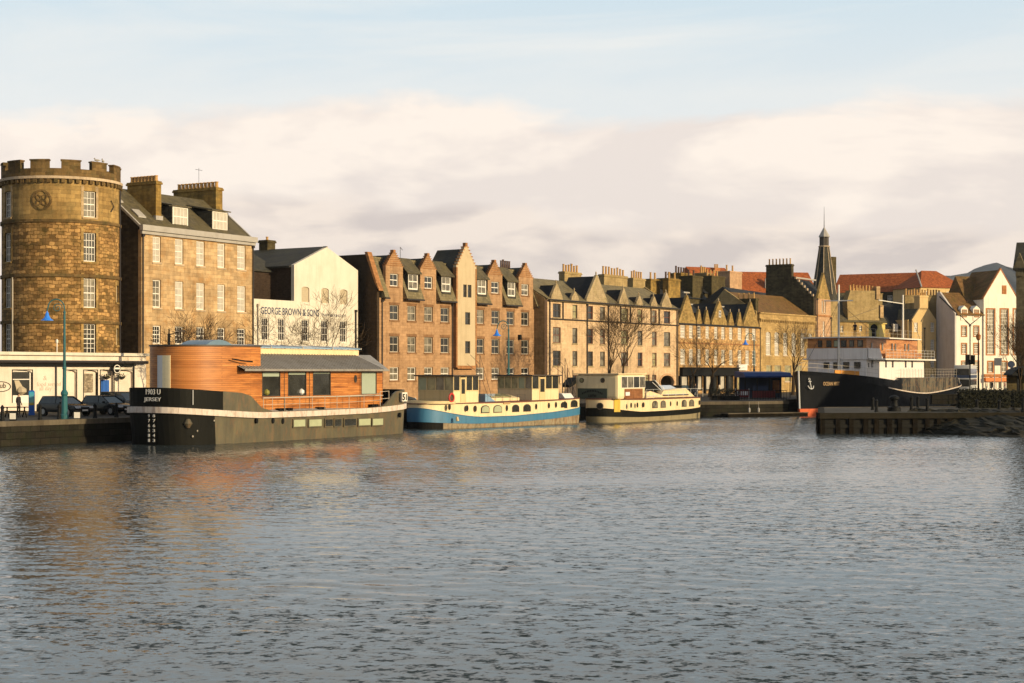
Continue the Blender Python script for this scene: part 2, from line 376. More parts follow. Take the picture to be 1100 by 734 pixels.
# ---- round battlemented tower
def tower():
    Yc = 141.0; Xc = (66 - 550) / F * Yc; R = 5.08
    root = empty('round_tower', (Xc, Yc, G), radians(15.9), 'tall round stone tower with battlements behind the white pub', 'tower')
    def mp(u, v, z): a = u / R; return ((R - v) * sin(a), -(R - v) * cos(a), z)
    ua = lambda px: R * asin(max(-1, min(1, (px - 66) / 64.0)))
    C = pi * R
    rows = [(18.25, 20.5), (14.4, 16.9), (10.4, 12.95), (6.4, 9.0)]
    holes = []; wins = []
    for cpx, uc in ((96, ua(96)), (9, ua(8.5) + .1)):
        for i, (a, b) in enumerate(rows):
            holes.append((uc - .6, uc + .6, L(a), L(b))); wins.append((uc, L(a), L(b), i))
    uc = ua(126.5)
    for a, b in ((11.0, 12.5), (7.2, 8.7)): holes.append((uc - .35, uc + .35, L(a), L(b))); wins.append((uc, L(a), L(b), 9))
    m = MB(mp); grid_wall(m, [(-C, C, 0, L(17.7))], [h for h in holes if h[3] < L(17.7)], .5, 0, .55); m.build('lower_wall', M['tower'], root)
    m = MB(mp); grid_wall(m, [(-C, C, L(17.7), L(21.45))], [h for h in holes if h[3] > L(17.7)], .5, 0, .55); m.build('upper_wall', M['tower_top'], root)
    for (uc, a, b, i) in wins:
        hw = .35 if i == 9 else .6
        window(root, uc - hw, uc + hw, a, b, .16, 1 if i == 9 else (4 if i in (1,) else 3), 4 if i != 3 else 6, .07, .04, 'white', random.choice(['glass', 'half', 'glass']), None, mp)
        s = MB(mp); s.box(uc - hw - .22, uc - hw, -.03, .2, a, b + .0); s.box(uc + hw, uc + hw + .22, -.03, .2, a, b); s.box(uc - hw - .22, uc + hw + .22, -.035, .2, b, b + .45); s.box(uc - hw - .12, uc + hw + .12, -.09, .15, a - .16, a)
        s.build('window_surround', M['tower_trim'] if i == 0 else M['tower_top'], root)
    for z in (9.15, 13.15, 17.85):
        m = MB(mp)
        for k in range(60): a = -C + 2 * C * k / 60; m.box(a, a + 2 * C / 60, -.13, .1, L(z) - .13, L(z) + .13)
        m.build('string_course', M['tower_dark'], root)
    m = MB(mp)
    for k in range(60): a = -C + 2 * C * k / 60; m.box(a, a + 2 * C / 60, -.24, .2, L(21.45), L(21.68))
    m.build('cornice', M['sand_trim'], root)
    for k in range(54):
        a = -C + 2 * C * k / 54
        if abs(a / R) < 1.75: m = MB(mp); m.box(a, a + .3, -.2, 0.05, L(21.1), L(21.45)); m.build('corbel', M['tower_dark'], root)
    m = MB(mp)
    for k in range(60): a = -C + 2 * C * k / 60; m.box(a, a + 2 * C / 60, -.05, .4, L(21.72), L(22.35))
    off = radians(-3)
    for k in range(12):
        a0 = radians(12 + 30 * k) + off - radians(9.2)
        for j in range(3):
            b0 = (a0 + radians(18.4) * j / 3) * R; b1 = (a0 + radians(18.4) * (j + 1) / 3) * R
            m.box(b0, b1, -.05, .4, L(22.35), L(23.0))
        m.box(a0 * R - .06, a0 * R + radians(18.4) * R / 2, -.11, .46, L(23.0), L(23.12)); m.box(a0 * R + radians(18.4) * R / 2, (a0 + radians(18.4)) * R + .06, -.11, .46, L(23.0), L(23.12))
    m.build('battlement', M['tower_dark'], root)
    m = MB(); m.lathe((0, 0, L(21.3)), [(R - .3, 0), (R - .3, .15)], 40); m.build('roof_deck', M['lead'], root)
    # quatrefoil carved panel
    m = MB(mp); u0 = ua(45); z0 = L(19.6)
    for du, dz in ((0, .36), (0, -.36), (.36, 0), (-.36, 0)): ring(m, u0 + du, z0 + dz, .5, .5, .4, .4, -.06, .05, 14)
    ring(m, u0, z0, .9, .9, .76, .76, -.05, .05, 22)
    m.build('carved_panel', M['tower_dark'], root)
    m = MB(mp); m.tube((ua(118), -.1, L(18.9)), (ua(121), -.1, L(19.4)), .04); m.tube((ua(121), -.1, L(19.4)), (ua(118), -.1, L(19.9)), .04); m.build('wall_tie', M['pipe'], root)
    m = MB(mp); m.tube((ua(128), -.12, L(5.5)), (ua(128), -.12, L(21)), .07); m.build('drainpipe', M['pipe'], root)
    m = MB(mp); m.tube((ua(16), -.12, L(5.5)), (ua(16), -.12, L(13)), .06); m.build('drainpipe', M['grey_frame'], root)
    # chimney seen through the battlements
    chimney(root, -1.2, 1.4, 1.2, 2.4, L(21.4), L(22.3), 4, 'tan_stack', 'u', .7)
    for i, (px, lab) in enumerate(((105, 'gull perched on the tower battlements, nearer the middle'), (111.5, 'gull perched on the tower battlements, nearer the right edge'))):
        u = ua(px); g = MB()
        g.lathe((0, 0, 0), [(.02, -.26), (.07, -.2), (.11, -.05), (.1, .08), (.05, .2), (.015, .3)], 8)
        for k in range(len(g.v)): x, y, z = g.v[k]; g.v[k] = (z, y, .17 + x * .9)
        g.lathe((-.22, 0, .3), [(.02, -.07), (.06, -.03), (.065, .02), (.03, .07)], 8); g.tube((-.27, 0, .3), (-.36, 0, .28), .018, .005)
        g.tube((0, .04, 0), (0, .04, .12), .012); g.tube((0, -.04, 0), (0, -.04, .12), .012)
        o = g.build('gull', M['white'] if 0 else M['lead'], None, True)
        a = u / R + radians(15.9); o.location = (Xc + (R + -.15) * sin(a), Yc - (R - .15) * cos(a), 23.12); o.rotation_euler = (0, 0, .5 + i)
        tag(o, lab, 'bird', 'gulls on the tower')
tower()
# ---- white pub at the foot of the tower
def pub():
    f = Fr(-30, 127 / (.7 + .3412), .7)
    root = f.root('pub', 'long white single storey pub with black gutter at the foot of the tower', 'pub')
    X = f.u; e = X(157); zt = f.z(70, 382)
    ux = lambda a: X(a)
    zz = lambda px, py: f.z(px, py)
    holes = []
    def H4(px0, px1, y0, y1): h = (ux(px0), ux(px1), zz(px0, y1), zz(px0, y0)); holes.append(h); return h
    w1 = H4(13.5, 34.5, 398, 433); b1 = H4(71, 82, 398, 446); b2 = H4(90, 104.5, 398, 446); b3 = H4(108, 121, 398, 446); b4 = H4(123, 142.5, 398, 446)
    for h in (b1, b2, b3, b4): pass
    holes = [(a, b, max(c, 0.05), d) for a, b, c, d in holes]
    m = MB(); grid_wall(m, [(0, e, 0, zt)], holes, .4); m.px([(.4, 0), (.4, zt), (7, zt), (7, 0)], e - .3, e); m.px([(.4, 0), (.4, zt), (7, zt), (7, 0)], 0, .3)
    for h in holes: arch_fill(m, h[0], h[1], h[3] + .001, .18, .002, .398, 6)
    m.build('wall', M['pubwhite'], root)
    m = MB()
    for (a, b, c, d) in holes:      # black outlined openings
        m.box(a - .07, a, -.03, .2, c, d); m.box(b, b + .07, -.03, .2, c, d); m.box(a - .07, b + .07, -.03, .2, d, d + .07)
    m.build('opening_trim', M['black'], root)
    m = MB(); m.box(-.2, e + .15, -.25, 7, zt + .001, zt + .25); m.build('parapet', M['cream'], root)
    m = MB(); m.box(-.2, e - 1.6, -.3, -.02, zz(70, 393.5), zz(70, 387.5)); m.build('fascia', M['black'], root)
    m = MB(); m.tube((-.2, -.42, zz(70, 389)), (e - .2, -.42, zz(70, 389)), .13, .13, 8); m.build('gutter', M['pipe'], root)
    drainpipe(root, ux(59.5), 0, zt - .6); drainpipe(root, ux(143), 0, zt - .6)
    # big window
    a, b, c, d = w1; o = window(root, a, b, max(c, .1) + .45, d, .16, 1, 1, .12, .04, 'white', 'glass', None, None, False)
    mm = MB(); mm.box(a + .12, b - .12, .17, .23, d - .75, d - .68); mm.box(a, b, .16, .3, .05, max(c, .1) + .45); mm.build('transom', M['white'], o)
    mm = MB(); mm.lathe((a + .95, .17, max(c, .1) + .6), [(.1, 0), (.42, .25), (.4, .5), (.12, .7)], 9); mm.py([(a + .3, d - .8), (a + .75, d - .8), (a + 1.15, max(c, .1) + 1.2), (a + .55, max(c, .1) + .9)], .17, .19); mm.build('curtain', M['blind'], o)
    for h in (b1, b4):
        mm = MB(); mm.box(h[0], h[1], .22, .3, .05, h[3]); mm.build('blocked_opening', M['pubwhite'], root)
    mm = MB(); mm.box(b2[0], b2[1], .22, .3, .05, b2[3]); mm.build('blocked_opening', M['pubwhite'], root)
    mm = MB(); mm.box(ux(90.5), ux(101), .12, .2, zz(95, 421.5), zz(95, 401.5)); mm.build('notice_board', M['notice'], root)
    h = b3; mm = MB(); mm.box(h[0], h[1], .22, .3, .05, h[3]); mm.build('blocked_opening', M['pubwhite'], root)
    dz = zz(114, 408.5); d_ = MB(); d_.box(ux(110), ux(118.5), .14, .2, .08, dz)
    for q in (0, 1):
        for r in (0, 1):
            x0 = ux(110) + .12 + q * (ux(118.5) - ux(110) - .1) / 2; d_.box(x0, x0 + (ux(118.5) - ux(110)) / 2 - .22, .11, .14, .3 + r * 1.3, 1.45 + r * 1.1)
    do = d_.build('door', M['bluepaint'], root); k = MB(); k.lathe((ux(111), .1, 1.2), [(.03, 0), (.05, .04), (.03, .08)], 8); k.build('handle', M['white'], do)
    # hanging round sign and two hanging baskets
    s = MB(); u = ux(121.5); z = zz(121, 396.5); disc(s, u, z, .42, .42, -.5, -.42, 20); s.box(u - .03, u + .03, -.5, .0, z + .42, z + .48); so = s.build('hanging_sign', M['black'], root)
    s = MB(); ring(s, u, z, .36, .36, .3, .3, -.52, -.5, 20); s.box(u - .26, u + .26, -.52, -.5, z - .02, z + .12); s.build('sign_lettering', M['white'], so)
    for px in (111.2, 127.7):
        s = MB(); u = ux(px); z = zz(px, 404.5)
        s.lathe((u, -.35, z - .28), [(.04, 0), (.22, .1), (.3, .28)], 10); s.path([(u, -.35, z + .5), (u, -.0, z + .6)], .015); bo = s.build('hanging_basket', M['pipe'], root)
        fo = MB()
        for i in range(90):
            a = random.random() * 6.28; r = random.random() ** .5 * .42; q = Vector((u + r * cos(a), -.35 + r * sin(a) * .8, z + random.uniform(-.15, .22)))
            d1 = Vector((random.uniform(-1, 1), random.uniform(-1, 1), random.uniform(-1, 1))).normalized() * .08; d2 = d1.orthogonal().normalized() * .05
            fo.quad(tuple(q - d1), tuple(q + d2), tuple(q + d1), tuple(q - d2))
        fo.build('foliage', M['leaf_dark'], bo)
    # wall lettering (faint script, three short lines) and oval badge
    textmesh(root, '&', .55, (ux(46.5), -.01, zz(46, 408.5)), M['faint'], None, 0, 'wall_lettering')
    textmesh(root, 'food served', .5, (ux(39.5), -.01, zz(40, 415)), M['faint'], None, 0, 'wall_lettering')
    textmesh(root, 'all day', .5, (ux(42), -.01, zz(42, 419.5)), M['faint'], None, 0, 'wall_lettering')
    s = MB(); ring(s, ux(.5), zz(0, 415.5), .98, .42, .9, .36, -.02, 0.0, 26); s.build('oval_badge', M['black'], root)
    textmesh(root, 'pub', .6, (ux(-4), -.015, zz(0, 417)), M['black'], None, 0, 'badge_lettering')
    s = MB(); u = ux(59.5)
    s.tube((u, -.2, zt + .2), (u, -.2, zt + .95), .04); s.lathe((u, -.2, zt + .95), [(.06, 0), (.1, .1), (.1, .28), (.04, .36)], 8); s.build('roof_lamp', M['white'], root)
M['pubwhite'] = plaster('pub_white', (.70, .60, .50), .35, .6, .3)
M['notice'] = stone('notice_picture', (.30, .24, .17), .22, .16, .5, .5, .3); M['faint'] = flat('faded_lettering', (.50, .42, .34), .8)
M['leaf_dark'] = flat('dark_leaf', (.05, .055, .015), .8)
pub()
# ---- five bay sandstone house with dormers
def sandhouse():
    f = Fr(152, 144.0, .58); root = f.root('sandstone_house', 'tall golden sandstone house with two dormers and two big chimneys beside the round tower', 'house')
    ue = f.u(272); ze = f.z(152, 246.5)
    cols = [(164, 172.8), (188, 197), (210.9, 219.8), (233.6, 241.8), (254.8, 263.8)]
    rw = [(f.z(164, 281.5), f.z(164, 253.8)), (f.z(164, 330.5), f.z(164, 300.4)), (f.z(189, 370), f.z(189, 350.6)), (.6, 3.4)]
    holes = []; W = []
    for r, (a, b) in enumerate(rw):
        for i, (p, q) in enumerate(cols):
            if r == 3 and i == 2: a0, b0 = .05, 2.9
            else: a0, b0 = a, b
            h = (f.u(p), f.u(q), a0, b0); holes.append(h); W.append((h, r, i))
    m = MB(); grid_wall(m, [(0, ue, 0, ze)], holes, .4); m.build('wall', M['sand'], root)
    pr = [(0.0, 0), (0.0, ze), (5.2, ze + 4.1), (10.4, ze), (10.4, 0)]
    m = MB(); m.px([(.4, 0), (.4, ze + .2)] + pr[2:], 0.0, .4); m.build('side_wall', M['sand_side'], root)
    m = MB(); m.px([(.4, 0), (.4, ze + .2)] + pr[2:], ue - .4, ue); m.box(.4, ue - .4, 10, 10.4, 0, ze); m.build('side_wall', M['sand'], root)
    m = MB(); m.px([(-.25, ze + .05), (5.2, ze + 4.3), (10.7, ze), (10.7, ze - .2), (5.2, ze + 4.0), (-.25, ze - .15)], .12, ue - .12); m.build('roof', M['slate_moss'], root)
    for a in (-.08, ue - .12): m = MB(); m.px([(-.28, ze + .1), (5.2, ze + 4.42), (10.7, ze + .1), (10.7, ze - .1), (5.2, ze + 4.1), (-.28, ze - .15)], a, a + .2); m.build('roof_verge', M['lead'], root)
    m = MB(); m.box(-.25, ue + .2, -.42, .0, ze - .1, ze + .42); m.box(-.15, ue + .1, -.25, -.002, ze - .4, ze - .1); m.build('cornice', M['lead'], root)
    for (h, r, i) in W:
        if r == 3 and i == 2:
            d = MB(); d.box(h[0], h[1], .2, .28, h[2], h[3]); o = d.build('door', M['bluepaint'], root); k = MB(); k.box(h[0] + .1, h[0] + .16, .12, .2, 1.1, 1.2); k.build('handle', M['white'], o); continue
        pane = 'curtain' if r < 2 and not (r == 1 and i == 0) else 'half'
        if r == 2: pane = 'glass'
        window(root, *h, .14, 2 if r < 2 else 3, 4, .1, .04, 'white', pane, 'sand_trim')
    # dormers
    for p, q, y0, y1 in ((185.5, 202, 221.5, 243), (228.3, 244.3, 226.5, 247)):
        v = .9; u0, u1 = f.u(p, v), f.u(q, v); z0, z1 = f.z(p, y1, v), f.z(p, y0, v)
        m = MB(); m.box(u0 - .12, u0, v, v + 3, z0, z1); m.box(u1, u1 + .12, v, v + 3, z0, z1); m.box(u0, u1, v + .15, v + 3, z0, z1 - .05); dm = m.build('dormer', M['slate'], root)
        window(dm, u0, u1, z0, z1, v, 4, 2, .12, .05, 'white', 'curtain', None, None, True, 'dormer_window')
        m = MB(); m.px([(v - .2, z1), (v - .2, z1 + .12), (v + 3.3, z1 + .75), (v + 3.3, z1 + .6)], u0 - .3, u1 + .3); m.build('dormer_roof', M['slate_moss'], dm)
    m = MB(); v = 2.2; zz = ze + .05 + (v + .25) * .78
    m.px([(1.2, ze + 1.24), (1.2, ze + 1.36), (2.1, ze + 2.07), (2.1, ze + 1.94)], .9, 1.9); m.px([(3.0, ze + 2.64), (3.0, ze + 2.76), (3.7, ze + 3.31), (3.7, ze + 3.2)], .0, .8); m.build('skylight', M['lead'], root)
    v = 1.3; u0 = f.u(167.5, v); u1 = f.u(173.2, v)
    chimney(root, u0, u1, v, v + 3.6, ze, f.z(173, 195, v), 8, 'stackB', 'v', .55, 'pot', .19)
    m = MB(); m.box(u0 - .12, u1 + .12, v - .12, v + .2, ze + 1.2, ze + 1.6); m.build('chimney_flashing', M['lead'], root)
    v = 4.2; u1 = f.u(239, 3.6); chimney(root, u1 - 1.0, u1, 3.6, 9.2, ze + 1, f.z(239, 202, 3.6), 11, 'stackB', 'v', .6, 'pot', .2)
    m = MB(); x = u1 - .8; m.tube((x, 6, ze + 6), (x, 6, ze + 7.6), .02); m.tube((x - .5, 6, ze + 7.4), (x + .5, 6, ze + 7.4), .02); m.build('aerial', M['pipe'], root)
    drainpipe(root, .12, 0, ze - .4); drainpipe(root, ue - .12, 0, ze - .4)
M['stackB'] = stone('ochre_stack', (.30, .19, .055), .6, .3, .2, .6, 0, None, 0, (.06, .05, .02), .6)
sandhouse()
# ---- white warehouse with painted name
def warehouse():
    f = Fr(272.6, 158.3, .62); root = f.root('white_warehouse', 'cream white gabled warehouse with blue painted name across its front', 'warehouse')
    ua = f.u(316); ub = f.u(384.5); zl = f.z(316, 323.5); e1 = f.z(316, 284.5); e2 = e1; zp = f.z(350.5, 265.5)
    up = (ua + ub) / 2
    holes = []; W = []
    for (p, q) in ((281, 288.8), (298.8, 306.4), (324, 331.7), (345, 352.8), (365, 372.4)):
        h = (f.u(p), f.u(q), f.z(288, 366), f.z(288, 341.5)); holes.append(h); W.append((h, 0))
        h = (f.u(p), f.u(q), .7, 3.2); holes.append(h); W.append((h, 0))
    for (p, q) in ((324, 332.2), (345.2, 353.2), (365.2, 373.2)):
        h = (f.u(p), f.u(q), f.z(328, 324.6), f.z(328, 308.2)); holes.append(h); W.append((h, 1))
    m = MB(); grid_wall(m, [(0, ua, 0, zl), (ua, ub, 0, e1)], holes, .4)
    m.py([(ua, e1), (ub, e1), (up, zp)], 0, .4)
    for h, k in W:
        if k: arch_fill(m, h[0], h[1], h[3] + .001, .2, .003, .397, 8)
    m.px([(.4, 0), (.4, e1), (14, e1), (14, 0)], ub - .4, ub)
    m.build('wall', M['cream'], root)
    m = MB(); m.px([(.4, 0), (.4, e1), (14, e1), (14, 0)], ua, ua + .3); m.box(0, ua, 3.2, 3.5, zl - .5, e1 - .4)
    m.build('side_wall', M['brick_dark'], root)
    m = MB(); m.box(0, ua, .4, 3.2, zl - .4, zl - .2); m.build('flat_roof', M['lead'], root)
    m = MB(); t = .14
    m.py([(ua - .25, e1 - .1), (up, zp + .08), (ub + .15, e1 - .05), (ub + .15, e1 - .22), (up, zp - .12), (ua - .25, e1 - .3)], .42, 14); m.build('roof', M['slate'], root)
    m = MB(); m.px([(2.9, e1 - .55), (8.5, e1 + 2.4), (14, e1 - .3), (14, e1 - .5), (8.5, e1 + 2.2), (2.9, e1 - .7)], -.2, ua + 1.5); m.build('rear_roof', M['slate'], root)
    m = MB(); m.px([(4.2, e1 + .25), (4.2, e1 + .37), (5.9, e1 + 1.22), (5.9, e1 + 1.1)], .8, 3.0); m.build('skylight', M['glass'], root)
    m = MB(); m.px([(4.1, e1 + .2), (4.1, e1 + .4), (6.0, e1 + 1.3), (6.0, e1 + 1.1)], 3.0, 3.18); m.build('skylight_frame', M['lead'], root)
    u0 = f.u(283.5, 8.5); chimney(root, u0, u0 + 1.3, 8.0, 9.2, e1 + 1.5, e1 + 3.3, 1, 'stack_dark', 'u', .4)
    m = MB(); m.py([(up - .1, zp - .02), (up + .1, zp - .02), (up + .1, zp + .1), (up - .1, zp + .1)], -.05, .44); m.build('ridge_cap', M['lead'], root)
    for h, k in W:
        if k:
            w = MB(); w.box(h[0], h[1], .12, .2, h[2], h[3] - .01)
            for j in range(1, 8): z = h[2] + (h[3] - h[2]) * j / 8; w.box(h[0], h[1], .1, .12, z - .02, z + .02)
            w.build('boarded_window', M['blind'], root)
        else: window(root, *h, .12, 3, 3 if h[2] > 2 else 2, .09, .05, 'white', 'glass', 'cream', None, False)
    z = f.z(280, 337.2); uS = f.u(279.8); 
    wl = f.u(342.6) - uS
    t = textmesh(root, 'GEORGE BROWN & SONS', 1.0, (0, 0, 0), M['navy'], None, .012)
    xs = [v.co.x for v in t.data.vertices]; zs = [v.co.z for v in t.data.vertices]; k = wl / (max(xs) - min(xs)); kz = (f.z(280, 329.6) - z) / max(zs)
    t.data.transform(Matrix.Translation((uS, -.005, z)) @ Matrix.Diagonal((k, 1, kz, 1)))
    t = textmesh(root, 'ENGINEERING CO', 1.0, (0, 0, 0), M['navy'], None, .0)
    xs = [v.co.x for v in t.data.vertices]; k = (f.u(371.5) - f.u(345.5)) / (max(xs) - min(xs))
    t.data.transform(Matrix.Translation((f.u(345.5), -.005, z + .05)) @ Matrix.Diagonal((k, 1, k * .8, 1)))
    drainpipe(root, f.u(276.5), 0, zl - .5, mat='grey_frame'); drainpipe(root, f.u(381.5), 0, f.z(381, 333), mat='pipe', r=.08)
warehouse()
# ---- brown crow-stepped tenement
def brown():
    f = Fr(407.5, 173.0, .70); root = f.root('brown_tenement', 'brown stone tenement with crow stepped gables and a cream stair tower', 'tenement')
    ue = f.u(574.5); Z = lambda py: H + (400 - py) * .1025 - G     # heights read at px 418
    eave = 12.95 - G; ridge = 17.55 - G; sh = 16.4 - G; ap = 18.0 - G
    rows = [(Z(343.8), Z(327.5)), (Z(378.5), Z(361.2)), (3.9 - G, 5.35 - G)]
    X = lambda zx: f.u(380 + zx / 4.318)
    cols = [(167, 209), (249, 289), (327, 367), (403, 443), (567, 605), (639, 676), (709, 745), (777, 812)]
    bays = [(X(148), X(228)), (X(309), X(382)), (X(622), X(689)), (X(765), X(832))]
    holes = []; W = []
    for r, (a, b) in enumerate(rows):
        for (p, q) in cols: h = (X(p), X(q), a, b); holes.append(h); W.append((h, r))
    for i, ((p, q), (y0, y1)) in enumerate(zip(((168, 207), (328, 366), (638, 675), (778, 812)), ((192, 250),) * 4)):
        h = (X(p), X(q), 14.3 - G, 15.7 - G); holes.append(h); W.append((h, 5))
    rects = [(0, ue, 0, eave)]
    for a, b in bays: rects.append((a, b, eave, sh)); rects += steps(a, b, sh, ap, 7, .16)
    m = MB(); grid_wall(m, rects, holes, .4)
    m.box(.4, ue, 11.7, 12, 0, eave)
    m.build('wall', M['brown'], root)
    m = MB()
    for a, b in bays:
        c = (a + b) / 2; m.box(c - .2, c + .2, -.03, .43, ap, ap + .35)
        for (p, q, r, s) in steps(a, b, sh, ap, 7, .16): m.box(p - .06, q + .06, -.05, .45, s - .07, s + .02)
    m.build('gable_coping', M['quoin'], root)
    pr = [(.4, 0), (.4, 14.3 - G + .9), (1.3, ridge + .2), (7, ridge + .2), (12, 14 - G), (12, 0)]
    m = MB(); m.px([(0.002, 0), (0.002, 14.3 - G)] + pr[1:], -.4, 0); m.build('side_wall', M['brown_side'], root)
    m = MB(); m.px([(-.35, 13.9 - G), (-.1, 14.35 - G), (1.3, ridge + .45), (1.7, ridge + .45), (1.55, ridge + .1), (.2, 14.5 - G), (-.35, 13.7 - G)], -.5, .25); m.build('skew', M['quoin'], root)
    m = MB(); m.px(pr, ue - .4, ue); m.build('side_wall', M['brown'], root)
    # mansard between the bays
    u_st = (X(460), X(553))
    cuts = sorted(bays + [u_st]); segs = []; x = 0.25
    for a, b in cuts: segs.append((x, a)); x = b
    segs.append((x, ue - .02))
    rf = MB()
    for a, b in segs:
        if b - a > .2: rf.px([(-.6, eave), (-.6, eave + .12), (1.3, ridge), (1.35, eave)], a + .03, b - .03)
    rf.box(.3, ue - .1, 1.36, 7, eave, ridge - .02); rf.px([(7, ridge), (12.2, 14 - G), (7, 14 - G)], .2, ue - .2)
    rf.build('roof', M['slate_tan'], root)
    m = MB()
    for a, b in segs:
        if b - a > .2: m.box(a + .03, b - .03, -.72, -.5, eave - .12, eave + .04)
    m.build('gutter', M['pipe'], root)
    for a, b in bays:
        c = (a + b) / 2; m = MB(); m.py([(a + .1, sh - .2), (c, ap - .2), (b - .1, sh - .2)], .4, 3.4); m.box(a + .12, b - .12, .4, 1.5, eave, sh - .19); m.build('gable_roof', M['slate'], root)
    # shed dormers
    for (p, q) in ((245, 290), (400, 442), (567, 607), (707, 742)):
        a, b = X(p), X(q); z0, z1 = 14.05 - G, 15.85 - G
        m = MB(); m.box(a - .12, a, -.25, 1.2, z0, z1); m.box(b, b + .12, -.25, 1.2, z0, z1); m.box(a, b, .1, 1.2, z0, z1); m.box(a - .05, b + .05, -.3, -.1, z0 - .25, z0)
        d = m.build('dormer', M['slate'], root)
        window(d, a, b, z0, z1, -.2, 2, 2, .14, .06, 'white', 'half', None, None, True, 'dormer_window')
        m = MB(); m.px([(-.5, z1 - .05), (-.5, z1 + .07), (1.3, ridge + .12), (1.3, ridge)], a - .45, b + .45); m.build('dormer_roof', M['slate_moss'], d)
    for h, r in W:
        window(root, *h, .15, 2, 2, .09, .045, 'white' if r in (5, 2) else 'grey_frame', random.choice(['glass', 'half', 'half']) if r in (5, 2) else random.choice(['half', 'glass', 'glass']), 'brown_trim')
        if r < 2:
            s = MB(); s.box(h[0] - .12, h[1] + .12, -.025, .1, h[3], h[3] + .3); s.build('lintel', M['brown_trim'], root)
    # cream stair tower
    a, b = u_st; zb = Z(391.7) - .3; zs = 17.0 - G; za = 19.5 - G
    hl = []; c = (a + b) / 2
    for (p, q, z0, z1) in ((492, 508, 15.3, 12.5), (513, 530, 15.3, 12.5)): hl.append((X(p), X(q), Z(314.5) , Z(300)))
    hl += [(X(501), X(524), Z(345.6) , Z(331.5)), (X(501), X(524), Z(378.5), Z(364.5))]
    m = MB(); grid_wall(m, [(a, b, zb, zs)] + steps(a, b, zs, za, 7, .18), hl, .45, -.5); m.build('stair_tower', M['harl'], root)
    m = MB(); m.py([(a + .1, zs - .1), (c, za - .25), (b - .1, zs - .1)], -.05, 3.8); m.box(a + .1, b - .1, -.05, 1.4, eave, zs - .1); m.build('gable_roof', M['slate'], root)
    m = MB(); m.box(a - .03, a + .22, -.53, -.02, zb, zs); m.box(b - .22, b + .03, -.53, -.02, zb, zs); m.box(a + .22, b - .22, -.53, -.4, zb - .15, zb + .22); m.box(c - .2, c + .2, -.53, -.1, za, za + .45)
    for (p, q, r, s) in steps(a, b, zs, za, 7, .18): m.box(p - .02, p + .3, -.54, 0, s - .1, s + .015); m.box(q - .3, q + .02, -.54, 0, s - .1, s + .015)
    m.build('quoins', M['quoin'], root)
    for h in hl: window(root, *h, -.38, 1, 2, .07, .04, 'dark_frame', 'glass', None)
    dz = zb - .3; m = MB(); m.box(c - 1.1, c + .9, .1, .3, .05, dz - .3); m.build('entrance_door', M['glass'], root)
    drainpipe(root, a - .2, 0, eave - .2); drainpipe(root, .4, 0, eave - .2)
    v = 6; u0 = f.u(540, v); u1 = f.u(552, v); chimney(root, u0, u1, v, v + 1, ridge - .5, f.z(540, 288, v), 5, 'stackB', 'u', 1.0, 'pot_dark')
    v = 1.5; u0 = f.u(562, v)
    m = MB(); m.box(f.u(557, -.1), f.u(559, -.1), -.3, -.0, Z(361), Z(355)); m.build('wall_box', M['black'], root)
    m = MB(); x = X(280); m.tube((x, 2, ridge), (x, 2, ridge + 1.4), .03); m.tube((x, 2, ridge + 1.4), (x + .4, 2, ridge + 1.1), .03); m.build('aerial', M['pipe'], root)
brown()
